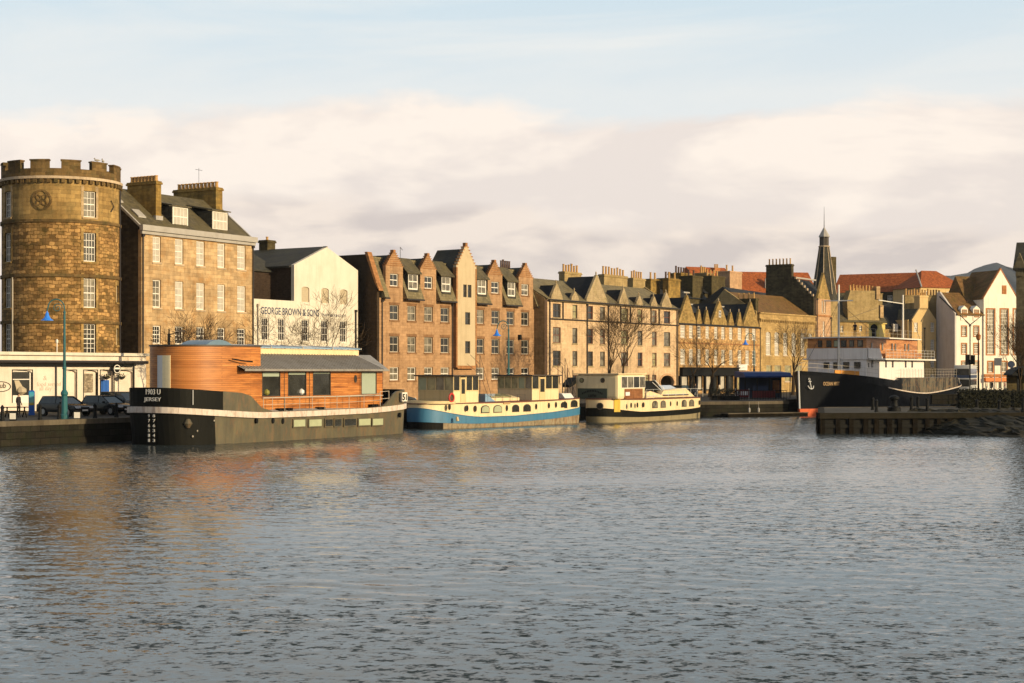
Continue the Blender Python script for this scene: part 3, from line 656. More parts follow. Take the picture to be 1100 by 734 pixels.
# ---- pale tenement with pointed wall-head gables
def pale():
    f = Fr(588, 196.6, .66); root = f.root('pale_tenement', 'pale cream block tenement with pointed gablets and black pipes', 'tenement')
    X = lambda zx: f.u(560 + zx / 4.589); ue = f.u(728.3); eave = 13.85 - G
    R1 = (11.65 - G, 13.4 - G); R2 = (8.47 - G, 10.45 - G); R3 = (5.6 - G, 7.5 - G)
    cols = [(156, 194, 2), (252, 276, 1), (329, 353, 1), (388, 412, 1), (492, 526, 2), (574, 597, 1), (645, 667, 1), (703, 734, 2)]
    holes = []; W = []
    for r in (R1, R2, R3):
        for p, q, n in cols: h = (X(p), X(q), *r); holes.append(h); W.append((h, n))
    for p, q in ((613, 632), (645, 665), (500, 522), (400, 420), (330, 350), (160, 190), (255, 275)): h = (X(p), X(q), 3.4 - G, 4.45 - G); holes.append(h); W.append((h, 1))
    A = (X(686), X(752), .05, 4.35 - G)
    m = MB(); grid_wall(m, [(0, ue, 0, eave)], holes + [A], .4); arch_fill(m, A[0], A[1], A[3] + .001, .95, .003, .397, 12)
    m.box(.4, ue, 11.6, 12, 0, eave); m.build('wall', M['white_stone'], root)
    m = MB(); m.box(A[0] - .2, A[1] + .2, 3.5, 3.7, .02, A[3] + .3); m.build('pend_interior', M['stack_dark'], root)
    m = MB(); ring(m, (A[0] + A[1]) / 2, A[3] - .95, (A[1] - A[0]) / 2 + .35, 1.25, (A[1] - A[0]) / 2 + .02, .97, -.05, .05, 30); m.build('arch_trim', M['pink_stone'], root)
    gb = [(147, 205, 15.9), (247, 285, 15.1), (321, 425, 17.5), (482, 530, 16.05), (567, 600, 15.25), (640, 672, 15.3), (692, 742, 16.0)]
    for p, q, za in gb:
        a, b = X(p), X(q); c = (a + b) / 2; m = MB()
        m.py([(a, eave), (b, eave), (b - .1, eave + .5), (c + .12, za - G), (c - .12, za - G), (a + .1, eave + .5)], .002, .35); o = m.build('gablet', M['white_gable'], root)
        m = MB(); dd = (za - G - eave) * 1.2; m.ply([(a + .1, .36, eave), (c, .36, za - G - .15), (b - .1, .36, eave)], [(a + .1, dd, eave + .1), (c, dd, za - G - .15), (b - .1, dd, eave + .1)]); m.build('gablet_roof', M['roof_black'], root)
        m = MB(); m.lathe((c, .17, za - G), [(.13, 0), (.06, .12), (.12, .25), (.02, .5)], 8); m.build('finial', M['white_gable'], root)
    zr = 16.9 - G
    m = MB(); m.px([(-.3, eave - .05), (5.2, zr), (12.3, eave), (12.3, eave - .15), (5.2, zr - .2), (-.3, eave - .2)], .1, ue - .05); m.build('roof', M['slate_tan'], root)
    m = MB(); m.px([(.4, 0), (.4, eave + .15), (5.2, zr - .1), (12, eave), (12, 0)], 0, .35); m.build('side_wall', M['olive_side'], root)
    m = MB(); m.px([(.4, 0), (.4, eave + .15), (5.2, zr + .2), (12, eave), (12, 0)], ue - .35, ue); m.build('side_wall', M['olive_side'], root)
    for h, n in W: window(root, *h, .14, n, 2, .08, .05, random.choice(['dark_frame', 'red_frame', 'red_frame']), random.choice(['glass', 'glass', 'half', 'half', 'glass_green']), 'white_gable')
    drp = MB()
    for px_, z0, z1 in ((138, 0, eave), (322, 0, eave - .2), (427, 0, eave - .2), (765, 0, eave), (203, R1[0] - .2, eave), (487, R1[0] - .2, eave), (535, R1[0] - .2, eave), (637, R1[0] - .2, eave), (677, R1[0] - .2, eave)):
        drainpipe(root, X(px_), z0, z1, -.12, .075)
    m = MB(); m.tube((X(138), -.12, R1[0] - .2), (ue, -.12, R1[0] - .2), .085); m.build('waste_pipe', M['pipe'], root)
    m = MB(); m.tube((.0, -.35, eave - .05), (ue, -.35, eave - .05), .1); m.build('gutter', M['pipe'], root)
    for v, p, q, yt, n in ((6.0, 606.5, 624.5, 291.5, 6), (6.0, 649, 674, 294.5, 8), (6.5, 680, 693, 298.5, 5), (7.0, 699, 709, 299.5, 2), (5.0, 718, 730.8, 299, 2)):
        u0, u1 = f.u(p, v), f.u(q, v); chimney(root, u0, u1, v, v + .9, zr - 2.5, f.z(p, yt, v), n, 'tan_stack' if q < 700 else 'stackB', 'u', 1.0, 'pot', .17)
    m = MB(); x = f.u(616, 6); m.tube((x, 6.4, f.z(606, 291, 6)), (x, 6.4, f.z(606, 282, 6)), .025); m.tube((x - .4, 6.4, f.z(606, 284, 6)), (x + .4, 6.4, f.z(606, 284, 6)), .02); m.build('aerial', M['pipe'], root)
pale()
# ---- golden rubble building with tall gables and shops
def golden():
    f = Fr(728.8, 226.0, .70); root = f.root('golden_gabled_building', 'golden rubble building with sharp pointed gables above dark shopfronts', 'building')
    X = lambda zx: f.u(720 + zx / 4.589); ue = f.u(815.9); eave = 11.8 - G
    cols = [(50, 74), (93, 112), (134, 151), (174, 192), (217, 234), (252, 269), (291, 308), (333, 352), (371, 389), (404, 422)]
    holes = []; W = []
    for r in ((9.8 - G, 11.55 - G), (5.95 - G, 8.15 - G)):
        for p, q in cols: h = (X(p), X(q), *r); holes.append(h); W.append(h)
    uf = X(325); zf = 5.35 - G
    shops = [(X(48), X(90), .5, 4.2 - G + .3), (X(104), X(120), .05, 2.7), (X(128), X(160), .5, 2.9), (X(172), X(205), .5, 2.9), (X(212), X(232), .05, 2.7), (X(240), X(272), .5, 2.9), (X(284), X(312), .05, 2.8)]
    sh2 = (X(332), X(366), .6, 3.2)
    m = MB(); grid_wall(m, [(0, ue, 0, eave)], holes + shops + [sh2], .4); m.box(.4, ue, 9.6, 10, 0, eave)
    m.build('wall', M['gold'], root)
    m = MB()
    for k, (p, q, za) in enumerate(((42, 128, 15.9), (131, 157, 14.0), (169, 197, 14.0), (205, 282, 15.4), (287, 315, 13.9), (331, 357, 14.0), (360, 437, 15.7))):
        a, b = X(p), X(q); c = (a + b) / 2; z = za - G
        m = MB()
        m.py([(a, eave), (b, eave), (b, eave + .35), (c + .1, z), (c - .1, z), (a, eave + .35)], .0, .4); m.build('gable', M['gold_gable'], root)
        if b - a > 3: m = MB(); m.py([(a + .2, eave + .1), (c, z - .3), (b - .2, eave + .1)], .4, 5.2); m.build('gable_roof', M['roof_black'], root)
        else: m = MB(); m.py([(a + .1, eave + .1), (c, z - .5), (b - .1, eave + .1)], .4, 1.8); m.build('gable_roof', M['roof_black'], root)
        m = MB(); m.lathe((c, .2, z - .05), [(.14, 0), (.05, .14), (.1, .3), (.02, .55)], 8); m.build('finial', M['sand_trim'], root)
        if k == 0: m = MB(); m.box(c - .9, c + .9, .1, .3, z + .3, z + .5); m.build('gable_cap', M['lead'], root)
        if k == 3: window(root, c - .35, c + .35, eave + 1.2, eave + 2.2, -.05, 2, 2, .08, .05, 'white', 'glass', None)
    m = MB(); m.px([(-.1, eave), (4.6, 15.0 - G), (5.4, 15.0 - G), (10.2, eave), (10.2, eave - .2), (-.1, eave - .2)], .1, ue - .1); m.build('roof', M['roof_black'], root)
    m = MB(); m.box(.1, ue - .1, 4.5, 5.4, 14.9 - G, 15.12 - G); m.build('ridge_lead', M['lead'], root)
    for h in W: window(root, *h, .1, 1, 4, .09, .05, 'white', random.choice(['curtain', 'half', 'curtain']), 'sand_trim')
    m = MB(); m.box(.2, ue, -.09, .0, 8.95 - G, 9.1 - G); m.build('string_course', M['quoin'], root)
    m = MB(); m.box(.3, uf, -.5, -.02, zf - 1.05, zf); m.box(.3, uf, -.7, -.02, zf, zf + .15)
    for p in (44, 96, 124, 166, 208, 236, 276, 318): m.box(X(p) - .22, X(p) + .22, -.3, -.02, 0, zf - 1.05)
    m.build('shop_fascia', M['black'], root)
    for i, h in enumerate(shops):
        nm = 'shop_door' if h[2] < .1 else 'shop_window'
        m = MB(); m.box(h[0], h[1], .15, .2, h[2], h[3]); o = m.build(nm, M['glass'], root)
        if nm == 'shop_window': m = MB(); m.box(h[0] + .3, h[1] - .3, .1, .14, h[2] + .2, h[3] - .3); m.build('poster_blind', M['curtain'], o)
    m = MB(); h = sh2; m.box(h[0], h[1], .15, .2, h[2], h[3]); o = m.build('shop_window', M['glass_green'], root)
    m = MB(); m.box(X(328), X(370), -.35, -.02, 3.5, 4.4); m.build('shop_sign_board', M['white2'], root)
    drainpipe(root, X(441), 0, eave); drainpipe(root, X(130) - .1, 0, eave, -.1, .05)
golden()
# ---- ochre hall with tall round headed windows
def hall():
    f = Fr(816, 247.5, .72); root = f.root('ochre_hall', 'ochre stone hall with tall round headed windows and a brown roof', 'hall')
    ue = f.u(876); zp = 14.0 - G
    holes = []; W = []
    for p, q in ((822.7, 828.0), (832, 836.8), (841.5, 846), (850.5, 855), (860, 864.5), (868.5, 872.5)): h = (f.u(p), f.u(q), 7.5 - G, 11.2 - G); holes.append(h); W.append((h, 1))
    for p, q in ((823, 829), (832, 839), (843, 850), (854, 861)): h = (f.u(p), f.u(q), 3.3 - G, 5.9 - G); holes.append(h); W.append((h, 0))
    m = MB(); grid_wall(m, [(0, ue, 0, zp)], holes, .4); 
    for h, k in W:
        if k: arch_fill(m, h[0], h[1], h[3] + .001, .35, .003, .397, 8)
    m.box(0, .4, .4, 10, 0, zp); m.box(ue - .4, ue, .4, 10, 0, zp); m.box(.4, ue - .4, 9.6, 10, 0, zp); m.build('wall', M['gold2'], root)
    m = MB(); m.box(-.1, ue, -.25, .0, zp - .95, zp - .75); m.box(-.1, ue, -.2, .6, zp, zp + .2)
    u = .2
    while u < ue - .3: m.box(u, u + .28, -.16, 0.0, zp - 1.3, zp - .95); u += .62
    m.build('cornice', M['gold2'], root)
    m = MB(); m.px([(.5, zp - .1), (6.0, 17.6 - G), (11.5, zp - .1), (11.5, zp - .3), (6, 17.4 - G), (.5, zp - .3)], .2, ue + .0); m.build('roof', M['roof_brown'], root)
    m = MB(); m.px([(.42, 0), (.42, zp + .3), (6.0, 17.95 - G), (9.6, zp), (9.6, 0)], -.42, -.02); m.build('side_wall', M['tan_stack'], root)
    for h, k in W: window(root, *h, .12, 2 if k else 3, 5 if k else 2, .08, .05, 'white' if k else 'grey_frame', 'curtain' if k else 'glass_green', 'sand_trim')
    v = 1.0; chimney(root, f.u(797, 3), f.u(797, 3) + .9, .6, 4.4, zp - 1, f.z(797, 321, 3), 4, 'stack_dark', 'v', .9)
hall()
# ---- tall narrow building with dark crow-stepped flank
def tall():
    f = Fr(877.3, 265.5, .62); root = f.root('narrow_gabled_building', 'tall narrow pink stone building with pointed gable left of the spire', 'building')
    ue = f.u(892.5); ze = 17.2 - G; za = 20.7 - G; c = ue / 2
    holes = [(c - .95, c - .25, 14.9 - G, 17.2 - G - .3), (c + .25, c + .95, 14.9 - G, 17.2 - G - .3), (c - .45, c + .45, 10.8 - G, 13.4 - G), (c - .45, c + .45, 6.8 - G, 9.2 - G)]
    m = MB(); grid_wall(m, [(0, ue, 0, ze)], holes, .4); m.box(ue - .4, ue, .4, 9, 0, ze); m.build('wall', M['pink_stone'], root)
    m = MB(); m.py([(0.3, ze), (ue - .3, ze), (c, za + 1.0)], .0, .4); m.build('gable', M['gold_gable'], root)
    for i, h in enumerate(holes): window(root, *h, .14, 1, 4, .1, .05, 'white', 'curtain', 'sand_trim')
    m = MB(); m.box(-.05, ue + .05, -.1, 0, 14.2 - G, 14.5 - G); m.build('string_course', M['quoin'], root)
    m = MB(); zt = lambda v: ze + .2 + v * 1.05
    m.px([(.4, 0), (.4, ze + .2), (4.0, 21.0 - G), (9.0, 21.0 - G), (9.0, 0)], -.35, 0); m.box(-.3, ue, 8.7, 9, 0, ze)
    m.build('side_wall', M['dark_gable'], root)
    m = MB()
    for i in range(7): v = .5 + i * .5; m.box(-.4, .05, v, v + .28, ze + .25 + (v - .4) * (21 - G - ze - .2) / 3.6, ze + .62 + (v - .4) * (21 - G - ze - .2) / 3.6)
    m.build('crow_steps', M['sand_trim'], root)
    chimney(root, -.45, .5, 4.3, 8.9, 20.5 - G, 23.1 - G, 7, 'dark_gable', 'v', 1.0)
    m = MB(); m.px([(.42, ze), (3.9, 20.6 - G), (8.9, 20.6 - G), (8.9, ze)], 0.02, ue - .05); m.build('roof', M['roof_black'], root)
    m = MB(); m.box(0, ue + 3, 3.8, 4.1, 20.7 - G, 20.95 - G); m.build('ridge_lead', M['lead'], root)
    drainpipe(root, .15, 0, ze); drainpipe(root, ue - .1, 0, 14.2 - G)
tall()
# ---- slated spire
def spire():
    Y = 281.0; x = (885.3 - 550) / F * Y; root = empty('church_spire', (x, Y, G), radians(30), 'slim dark slated spire with open lantern and thin finial', 'spire')
    def oct(m, prof, n=8): m.lathe((0, 0, 0), prof, n)
    m = MB(); m.box(-1.75, 1.75, -1.75, 1.75, 0, 17.5 - G); m.build('tower_base', M['tan_stack'], root)
    m = MB(); oct(m, [(2.35, 17.5 - G), (2.1, 18.6 - G), (.86, 27.0 - G)], 8); m.build('spire_roof', M['slate'], root)
    m = MB()
    for k in range(8): a = 2 * pi * k / 8; m.tube((2.12 * cos(a), 2.12 * sin(a), 18.6 - G), (.88 * cos(a), .88 * sin(a), 27.0 - G), .09, .06, 4)
    m.lathe((0, 0, 27.0 - G), [(1.0, 0), (1.05, .12), (.9, .25)], 8); m.build('spire_ribs', M['sand_trim'], root)
    m = MB()
    for k in range(8): a = 2 * pi * k / 8; m.tube((.72 * cos(a), .72 * sin(a), 27.2 - G), (.72 * cos(a), .72 * sin(a), 28.8 - G), .1, .1, 4)
    m.lathe((0, 0, 27.2 - G), [(.4, 0), (.4, 1.6)], 8); m.build('lantern', M['dark_frame'], root)
    m = MB(); m.lathe((0, 0, 28.8 - G), [(1.0, 0), (.95, .15), (.1, 1.7)], 8); m.build('lantern_cap', M['lead'], root)
    m = MB(); m.lathe((0, 0, 30.4 - G), [(.08, 0), (.06, 1.0), (.02, 3.8)], 6); m.build('finial', M['pipe'], root)
    m = MB(); m.box(2.0, 3.0, .2, 1.2, 17 - G, 25.4 - G); m.build('vent_stack', M['stack_dark'], root)
spire()
# ---- buildings further back: slate and pantile roofs crowded with stacks
def backblock(px0, Y, tan, px1, zeave, zridge, depth, wall, roof, label, name='rear_building', cat='building', hip=0, wins=0):
    f = Fr(px0, Y, tan); root = f.root(name, label, cat); ue = f.u(px1)
    m = MB(); holes = []
    if wins:
        for i in range(wins): c = ue * (i + .5) / wins; holes.append((c - .5, c + .5, zeave - G - 2.2, zeave - G - .7))
    grid_wall(m, [(0, ue, 0, zeave - G)], holes, .4); m.box(0, .4, .4, depth, 0, zeave - G); m.box(ue - .4, ue, .4, depth, 0, zeave - G); m.box(.4, ue - .4, depth - .4, depth, 0, zeave - G)
    if not hip: 
        for a in (0, ue - .4): m.px([(.05, zeave - G), (depth / 2, zridge - G - .2), (depth - .05, zeave - G)], a, a + .4)
    m.build('wall', M[wall], root)
    for h in holes: window(root, *h, .1, 2, 2, .1, .06, 'white', 'half', None)
    m = MB(); d2 = depth / 2; e = zeave - G; r = zridge - G; h = hip
    A = [(-.3, -.3, e), (ue + .3, -.3, e), (ue + .3, depth + .3, e), (-.3, depth + .3, e), (h, d2, r), (ue - h, d2, r)]
    m.add(A, [(0, 1, 5, 4), (2, 3, 4, 5), (1, 2, 5), (3, 0, 4), (3, 2, 1, 0)]); m.build('roof', M[roof], root)
    return f, root, ue
f, r, ue = backblock(700, 262, .7, 760, 17.5, 20.5, 8, 'stack_dark', 'roof_black', 'dark slated rear tenement with tall stacks between the pale and golden tenements', wins=0)
for p, q, yt, n, v in ((720, 729, 298.5, 2, 0), (731.5, 743, 293, 4, 3), (744, 755, 296, 2, 0)):
    chimney(r, f.u(p, v), f.u(q, v), v, v + 2.6, 14 - G, f.z(p, yt, v), n, 'stack_dark' if v == 0 else 'stackB', 'u', 1.1, 'pot_dark', .2)
f, r, ue = backblock(757, 285, .7, 797, 19.0, 22.4, 9, 'stack_dark', 'roof_black', 'rear block with a dark slate roof and a brown stack behind the golden gables', wins=0)
for p, q, yt, n, v, mt in ((764.5, 779, 296, 4, -.8, 'stack_dark'), (758.5, 765, 293, 3, 4, 'tan_stack'), (784, 797, 291, 2, -.5, 'pink_stone')):
    chimney(r, f.u(p, v), f.u(q, v), v, v + 2.6, 15 - G, f.z(p, yt, v), n, mt, 'u', 1.2, 'pot', .2)
f, r, ue = backblock(750, 318, (1, .5), 792, 22.5, 26.3, 9, 'stackB', 'roof_red', 'rear red roofed block, leftmost of the red roofs on the skyline', wins=0)
chimney(r, f.u(768, 3), f.u(773.5, 3), 3, 4, 23 - G, f.z(768, 288, 3), 3, 'lintel', 'u', .9)
f, r, ue = backblock(792, 322, (1, .2), 878, 20.6, 25.6, 10, 'stackB', 'roof_red', 'long rear block with a plain red pantile roof behind the dark chimney', wins=0)
m = MB(); x = f.u(824); m.box(x, x + 1.2, 1, 1.4, 22 - G, 24 - G); m.box(x + 1.2, x + 1.8, 1, 1.4, 23 - G, 24.8 - G); m.build('roof_hatch', M['lead'], r)
f, r, ue = backblock(800, 272, .5, 845, 16.6, 19.6, 8, 'stack_dark', 'roof_black', 'low rear block with grey slate roof above the ochre hall', wins=0)
f, r, ue = backblock(896, 322, (1, -.5), 990, 20.9, 24.9, 9, 'dark_gable', 'roof_red', 'long rear building with a dark red pantile roof right of the spire', 'red_roofed_building', hip=0, wins=7)
for p, q, n in ((912, 948, 9), (972, 1012, 13)):
    ff = Fr(p, 292, (1, .08)); rr = ff.root('chimney_stack_row', 'long tan wall-like stack of many pots, %s of the yellow gabled house' % ('left' if p < 950 else 'just behind the chimney'), 'chimney stack'); w = ff.u(q)
    m = MB(); m.box(0, w, 0, 1.2, 0, ff.z(p, 316 if p < 950 else 318) - .0); m.box(-.1, w + .1, -.1, 1.3, ff.z(p, 316 if p < 950 else 318), ff.z(p, 316 if p < 950 else 318) + .15); m.build('wall', M['tan_stack'], rr); pots(rr, .1, w - .1, .6, ff.z(p, 316 if p < 950 else 318) + .15, n, 1.05, .2, 'pot')
f, r, ue = backblock(989, 306, (1, .4), 1037, 21.2, 24.8, 9, 'yellow_render', 'roof_red', 'rear wing with a bright orange pantile roof meeting the white hip line', 'red_roofed_building', hip=3.5, wins=4)
m = MB(); m.tube((.0, -.3, 21.3 - G), (2.2, 4.5, 24.9 - G), .16, .16, 5); m.build('hip_ridge', M['lead'], r)
M["orange"] = flat("orange_fascia", (.62, .17, .03), .6); M["darkstone"] = stone("dark_grey_stone", (.17, .14, .085), .6, .3, .25, .6)
SHADE = [(100, 150, 30, 14, 15, "plain unseen block added to shade the right-hand quay")]
# ---- houses behind the steamship
def block(px0, Y, tan, px1, name, label, cat='house'):
    f = Fr(px0, Y, tan); return f, f.root(name, label, cat), f.u(px1)
# big tan gable behind the bridge of the ship
f, r, ue = block(893, 282, (1, .35), 951, 'ochre_tenement', 'dark ochre tenement with broad tan stack behind the wheelhouse of the ship')
ze = f.z(920, 345); m = MB(); holes = [(f.u(p), f.u(q), f.z(p, b), f.z(p, a)) for p, q, a, b in ((923, 926, 350, 356), (903, 906, 350, 357), (907, 911, 372, 380))]
grid_wall(m, [(0, ue, 0, ze)], holes, .4); m.box(0, .4, .4, 8, 0, ze); m.box(ue - .4, ue, .4, 8, 0, ze); m.build('wall', M['gold2'], r)
for h in holes: window(r, *h, .12, 2, 2, .08, .05, 'white', 'glass', None)
m = MB(); m.px([(-.3, ze), (5, ze + 5.2), (8.3, ze), (8.3, ze - .2), (-.3, ze - .2)], -.1, ue + .1); m.build('roof', M['slate_moss'], r)
v = -.15; m = MB(); a, b = f.u(911, v), f.u(943, v); z0, z1 = f.z(911, 344, v), f.z(911, 312, v)
m.py([(a, z0), (b + .3, z0), (b + .3, z0 + 3.4), (b - .3, z1), (a + .5, z1), (a - .2, z0 + 3.4)], v, v + 1.6); m.build('gable_stack', M['tan_stack'], r); pots(r, a + .5, b - .4, v + .7, z1, 8, 1.0, .19)
m = MB(); a = f.u(941, -.2); m.box(a, a + .75, -.4, .6, z1 - 1.5, z1 + .8); m.box(f.u(945, -.2), f.u(948.5, -.2), -.4, .6, z0 + .5, f.z(945, 328, 0)); m.build('chimney', M['sand'], r)
# dark roofed row
f, r, ue = block(948, 288, (1, .2), 982, 'slate_roofed_house', 'low house under a very dark slate roof between the two masts')
ze = f.z(960, 352); m = MB(); grid_wall(m, [(0, ue, 0, ze)], [], .4); m.build('wall', M['gold2'], r)
m = MB(); m.px([(-.3, ze), (5, f.z(960, 326, 5)), (10, ze), (10, ze - .2), (-.3, ze - .2)], -.2, ue + 1.5); m.build('roof', M['roof_black'], r)
m = MB(); a, b = f.u(958), f.u(963.5); d0 = f.z(958, 356.5); m.box(a, b, -.5, 1.6, d0, f.z(958, 348)); o = m.build('dormer', M['lead'], r); window(o, a + .1, b - .1, d0 + .1, f.z(958, 348) - .1, -.57, 1, 2, .1, .06, 'white', 'curtain', None)
# yellow gabled house, gable to the river
f, r, ue = block(977.5, 286, (1, .45), 1005.8, 'yellow_gabled_house', 'yellow rendered house, chimney on its front gable, behind the stern of the ship')
X = f.u; ze = f.z(982, 343.5); zc = f.z(992, 331); a = X(979.8)
holes = []; W = []
for p, q in ((982, 985.8), (999.6, 1003.6)):
    for y0, y1 in ((346.6, 356.8), (365, 376.5), (383.5, 395), (402, 410)): h = (X(p), X(q), f.z(p, y1), f.z(p, y0)); holes.append(h)
m = MB(); grid_wall(m, [(a, ue, 0, ze)], holes, .4); m.py([(a, ze), (ue, ze), (X(997), zc), (X(988), zc)], 0, .4); m.box(a, a + .4, .4, 10, 0, ze); m.box(ue - .4, ue, .4, 10, 0, ze)
m.box(0, a, .6, 8, 0, ze); m.build('wall', M['yellow_render'], r)
for h in holes: window(r, *h, .1, 2, 4, .08, .05, 'white', 'curtain', 'yellow_render')
m = MB(); c = (a + ue) / 2; m.py([(a - .2, ze - .1), (X(988), zc - .1), (X(997), zc - .1), (ue + .2, ze - .1), (ue + .2, ze - .3), (a - .2, ze - .3)], .42, 10); m.build('roof', M['slate_moss'], r)
chimney(r, X(988), X(997), .0, 1.6, zc - .3, f.z(990, 317.5), 3, 'yellow_render', 'u', .5)
drainpipe(r, X(993), 0, f.z(993, 352), -.12, .06)
f2, r, ue = block(1005.8, 289.5, (1, .4), 1025, 'yellow_house_wing', 'lower yellow wing with steep mossy roof and one white dormer beside the white house')
X = f2.u; ze = f2.z(1010, 365); holes = []
for p, q in ((1007.6, 1011.5), (1015.5, 1019.5)):
    for y0, y1 in ((366, 377), (384, 396)): holes.append((X(p), X(q), f2.z(p, y1), f2.z(p, y0) - .3))
m = MB(); grid_wall(m, [(0, ue, 0, ze)], holes, .4); m.box(ue - .3, ue, .4, 7, 0, ze); m.build('wall', M['yellow_render'], r)
for h in holes: window(r, *h, .1, 2, 4, .08, .05, 'white', 'curtain', 'yellow_render')
m = MB(); m.px([(-.5, ze - .1), (.4, ze + .9), (4.2, f2.z(1010, 327, 4)), (8, ze), (8, ze - .2), (-.5, ze - .3)], -.5, ue + .1); m.build('roof', M['slate_moss'], r)
m = MB(); a, b = X(1007), X(1012); z0 = f2.z(1008, 358); z1 = f2.z(1008, 349.5); m.box(a, b, .3, 2.5, z0, z1); o = m.build('dormer', M['white2'], r); window(o, a + .1, b - .1, z0 + .1, z1 - .1, .23, 1, 2, .1, .06, 'white', 'half', None)
m = MB(); m.box(.1, ue, -.25, 0, f2.z(1010, 403), f2.z(1010, 400)); m.build('shop_cornice', M['lintel'], r)
for i in range(4): m = MB(); u = ue * (i + .15) / 4; m.box(u, u + ue / 6, -.05, 0.0, .2, 2.6); m.build('shop_window', M['glass'], r)
# white house with orange window margins
f, r, ue = block(1027.4, 284, (1, .42), 1056.8, 'white_house', 'white rendered house with two dormer windows and orange window surrounds')
X = f.u; ze = f.z(1030, 337); holes = []; S = []
for p, q in ((1033.2, 1038), (1046.3, 1051.2)):
    for y0, y1 in ((350.8, 361), (369.5, 380), (388.5, 399)): holes.append((X(p), X(q), f.z(p, y1), f.z(p, y0)))
m = MB(); grid_wall(m, [(0, ue, 0, ze)], holes, .4); m.build('wall', M['white_render'], r)
m = MB(); m.px([(0.0, 0), (0.0, ze), (1.0, ze + 1.0), (4.3, f.z(1027, 314, 4)), (5.0, f.z(1027, 315, 4)), (5.2, ze + 2), (5.2, 0)], -.35, -.0); m.build('side_wall', M['white_side'], r)
m = MB(); m.px([(-.3, ze - .1), (4.2, f.z(1027, 314.5, 4)), (5.0, f.z(1027, 315.5, 4)), (5.0, ze - 1), (4, ze - 1), (-.3, ze - .3)], .02, ue + .02); m.build('roof', M['roof_brown'], r)
m = MB(); m.tube((-.4, -.15, ze + .3), (-.4, 4.2, ze + 3.2), .14, .14, 5); m.build('skew_pipe', M['pipe'], r)
for h in holes: window(r, *h, .1, 2, 4, .09, .05, 'white', 'half', None)
m = MB()
for (a, b, c, d) in holes: m.box(a - .2, a, -.03, .05, c, d); m.box(b, b + .2, -.03, .05, c, d); m.box(a - .2, b + .2, -.03, .05, d, d + .2); m.box(a - .2, b + .2, -.05, .05, c - .18, c)
m.build('window_surrounds', M['lintel'], r)
for p, q in ((1033.2, 1038), (1046.3, 1051.2)):
    a, b = X(p), X(q); z0, z1 = f.z(p, 341), f.z(p, 332); m = MB(); m.box(a - .25, b + .25, -.1, 2.4, z0 - .6, z1); m.py([(a - .25, z1), (b + .25, z1), ((a + b) / 2, z1 + .6)], -.1, 2.6); o = m.build('dormer', M['white_render'], r)
    window(o, a, b, z0, z1 - .1, -.18, 2, 3, .12, .06, 'lintel', 'half', None)
drainpipe(r, X(1042), 0, ze - 2, -.12, .06)
m = MB(); m.tube((X(1031), -.12, ze - .3), (X(1042), -.12, ze - 2), .06); m.tube((X(1054), -.12, ze - .3), (X(1042), -.12, ze - 2), .06); m.build('drainpipe', M['pipe'], r)
# tall white gable
f, r, ue = block(1056.8, 286, (1, .42), 1092.8, 'white_gabled_building', 'big white gabled building with three very tall narrow windows at the right')
X = f.u; zl = f.z(1057, 320.5); za = f.z(1075, 290); c = (0 + ue) / 2; holes = []; W = []
for p, q in ((1060.2, 1068), (1075, 1082.6), (1089, 1092)): h = (X(p), X(q), f.z(p, 380.6), f.z(p, 332.5)); holes.append(h); W.append((h, 12))
for p, q in ((1061.5, 1066.5), (1076, 1081.4)): h = (X(p), X(q), f.z(p, 400), f.z(p, 389)); holes.append(h); W.append((h, 2))
m = MB(); grid_wall(m, [(0, ue, 0, zl)], holes, .4); h = (X(1076.3), X(1081), f.z(1077, 316), f.z(1077, 306.7)); m.py([(0, zl), (ue, zl), (c, za)], 0, .4); m.box(ue - .4, ue, .4, 8, 0, zl); m.box(0, .4, .4, 8, 0, zl); m.build('wall', M['white_render'], r)
m = MB(); m.box(*h[:2], -.06, .05, *h[2:]); m.build('gable_shutter', M['lintel'], r)
for h, n in W:
    window(r, *h, .12, 4 if n > 5 else 2, n, .1, .06, 'white', 'half' if n > 5 else 'half', None, None, False)
    a, b, cc, d = h; m = MB(); m.box(a - .28, a, -.03, .1, cc, d); m.box(b, b + .28, -.03, .1, cc, d); m.box(a - .28, b + .28, -.03, .1, d, d + .25); m.box(a - .28, b + .28, -.05, .1, cc - .22, cc); m.build('window_surround', M['lintel'], r)
m = MB(); m.py([(-.2, zl + .05), (c, za + .35), (ue + .2, zl + .05), (ue + .2, zl - .15), (c, za + .05), (-.2, zl - .15)], -.05, .42); m.build('gable_coping', M['lintel'], r)
m = MB(); m.py([(-.1, zl), (c, za), (ue + .1, zl), (ue + .1, zl - .2), (-.1, zl - .2)], .43, 8); m.build('roof', M['roof_brown'], r)
m = MB(); m.box(-1.2, .05, 3.6, 8, 0, f.z(1040, 325, 5)); m.build('rear_wing', M['white_side'], r)
m = MB(); m.px([(3.2, f.z(1040, 322, 5)), (6.0, f.z(1040, 298, 8)), (8.8, f.z(1040, 322, 5))], -1.6, c); m.build('rear_wing_roof', M['roof_brown'], r)
m = MB(); m.box(0.05, ue, -.5, -.02, f.z(1060, 410), f.z(1060, 405.8)); m.build('shop_fascia', M['orange'], r)
for i in range(7):
    u = .3 + i * (ue - .5) / 7; m = MB(); m.box(u, u + .62, -.05, 0.0, .3, 2.7); m.build('shop_window', M['glass'] if i % 2 else M['curtain'], r)
m = MB(); m.box(0, ue, -.2, -.0, f.z(1060, 405), f.z(1060, 402)); m.build('string_course', M['lintel'], r)
M_DONE = 1
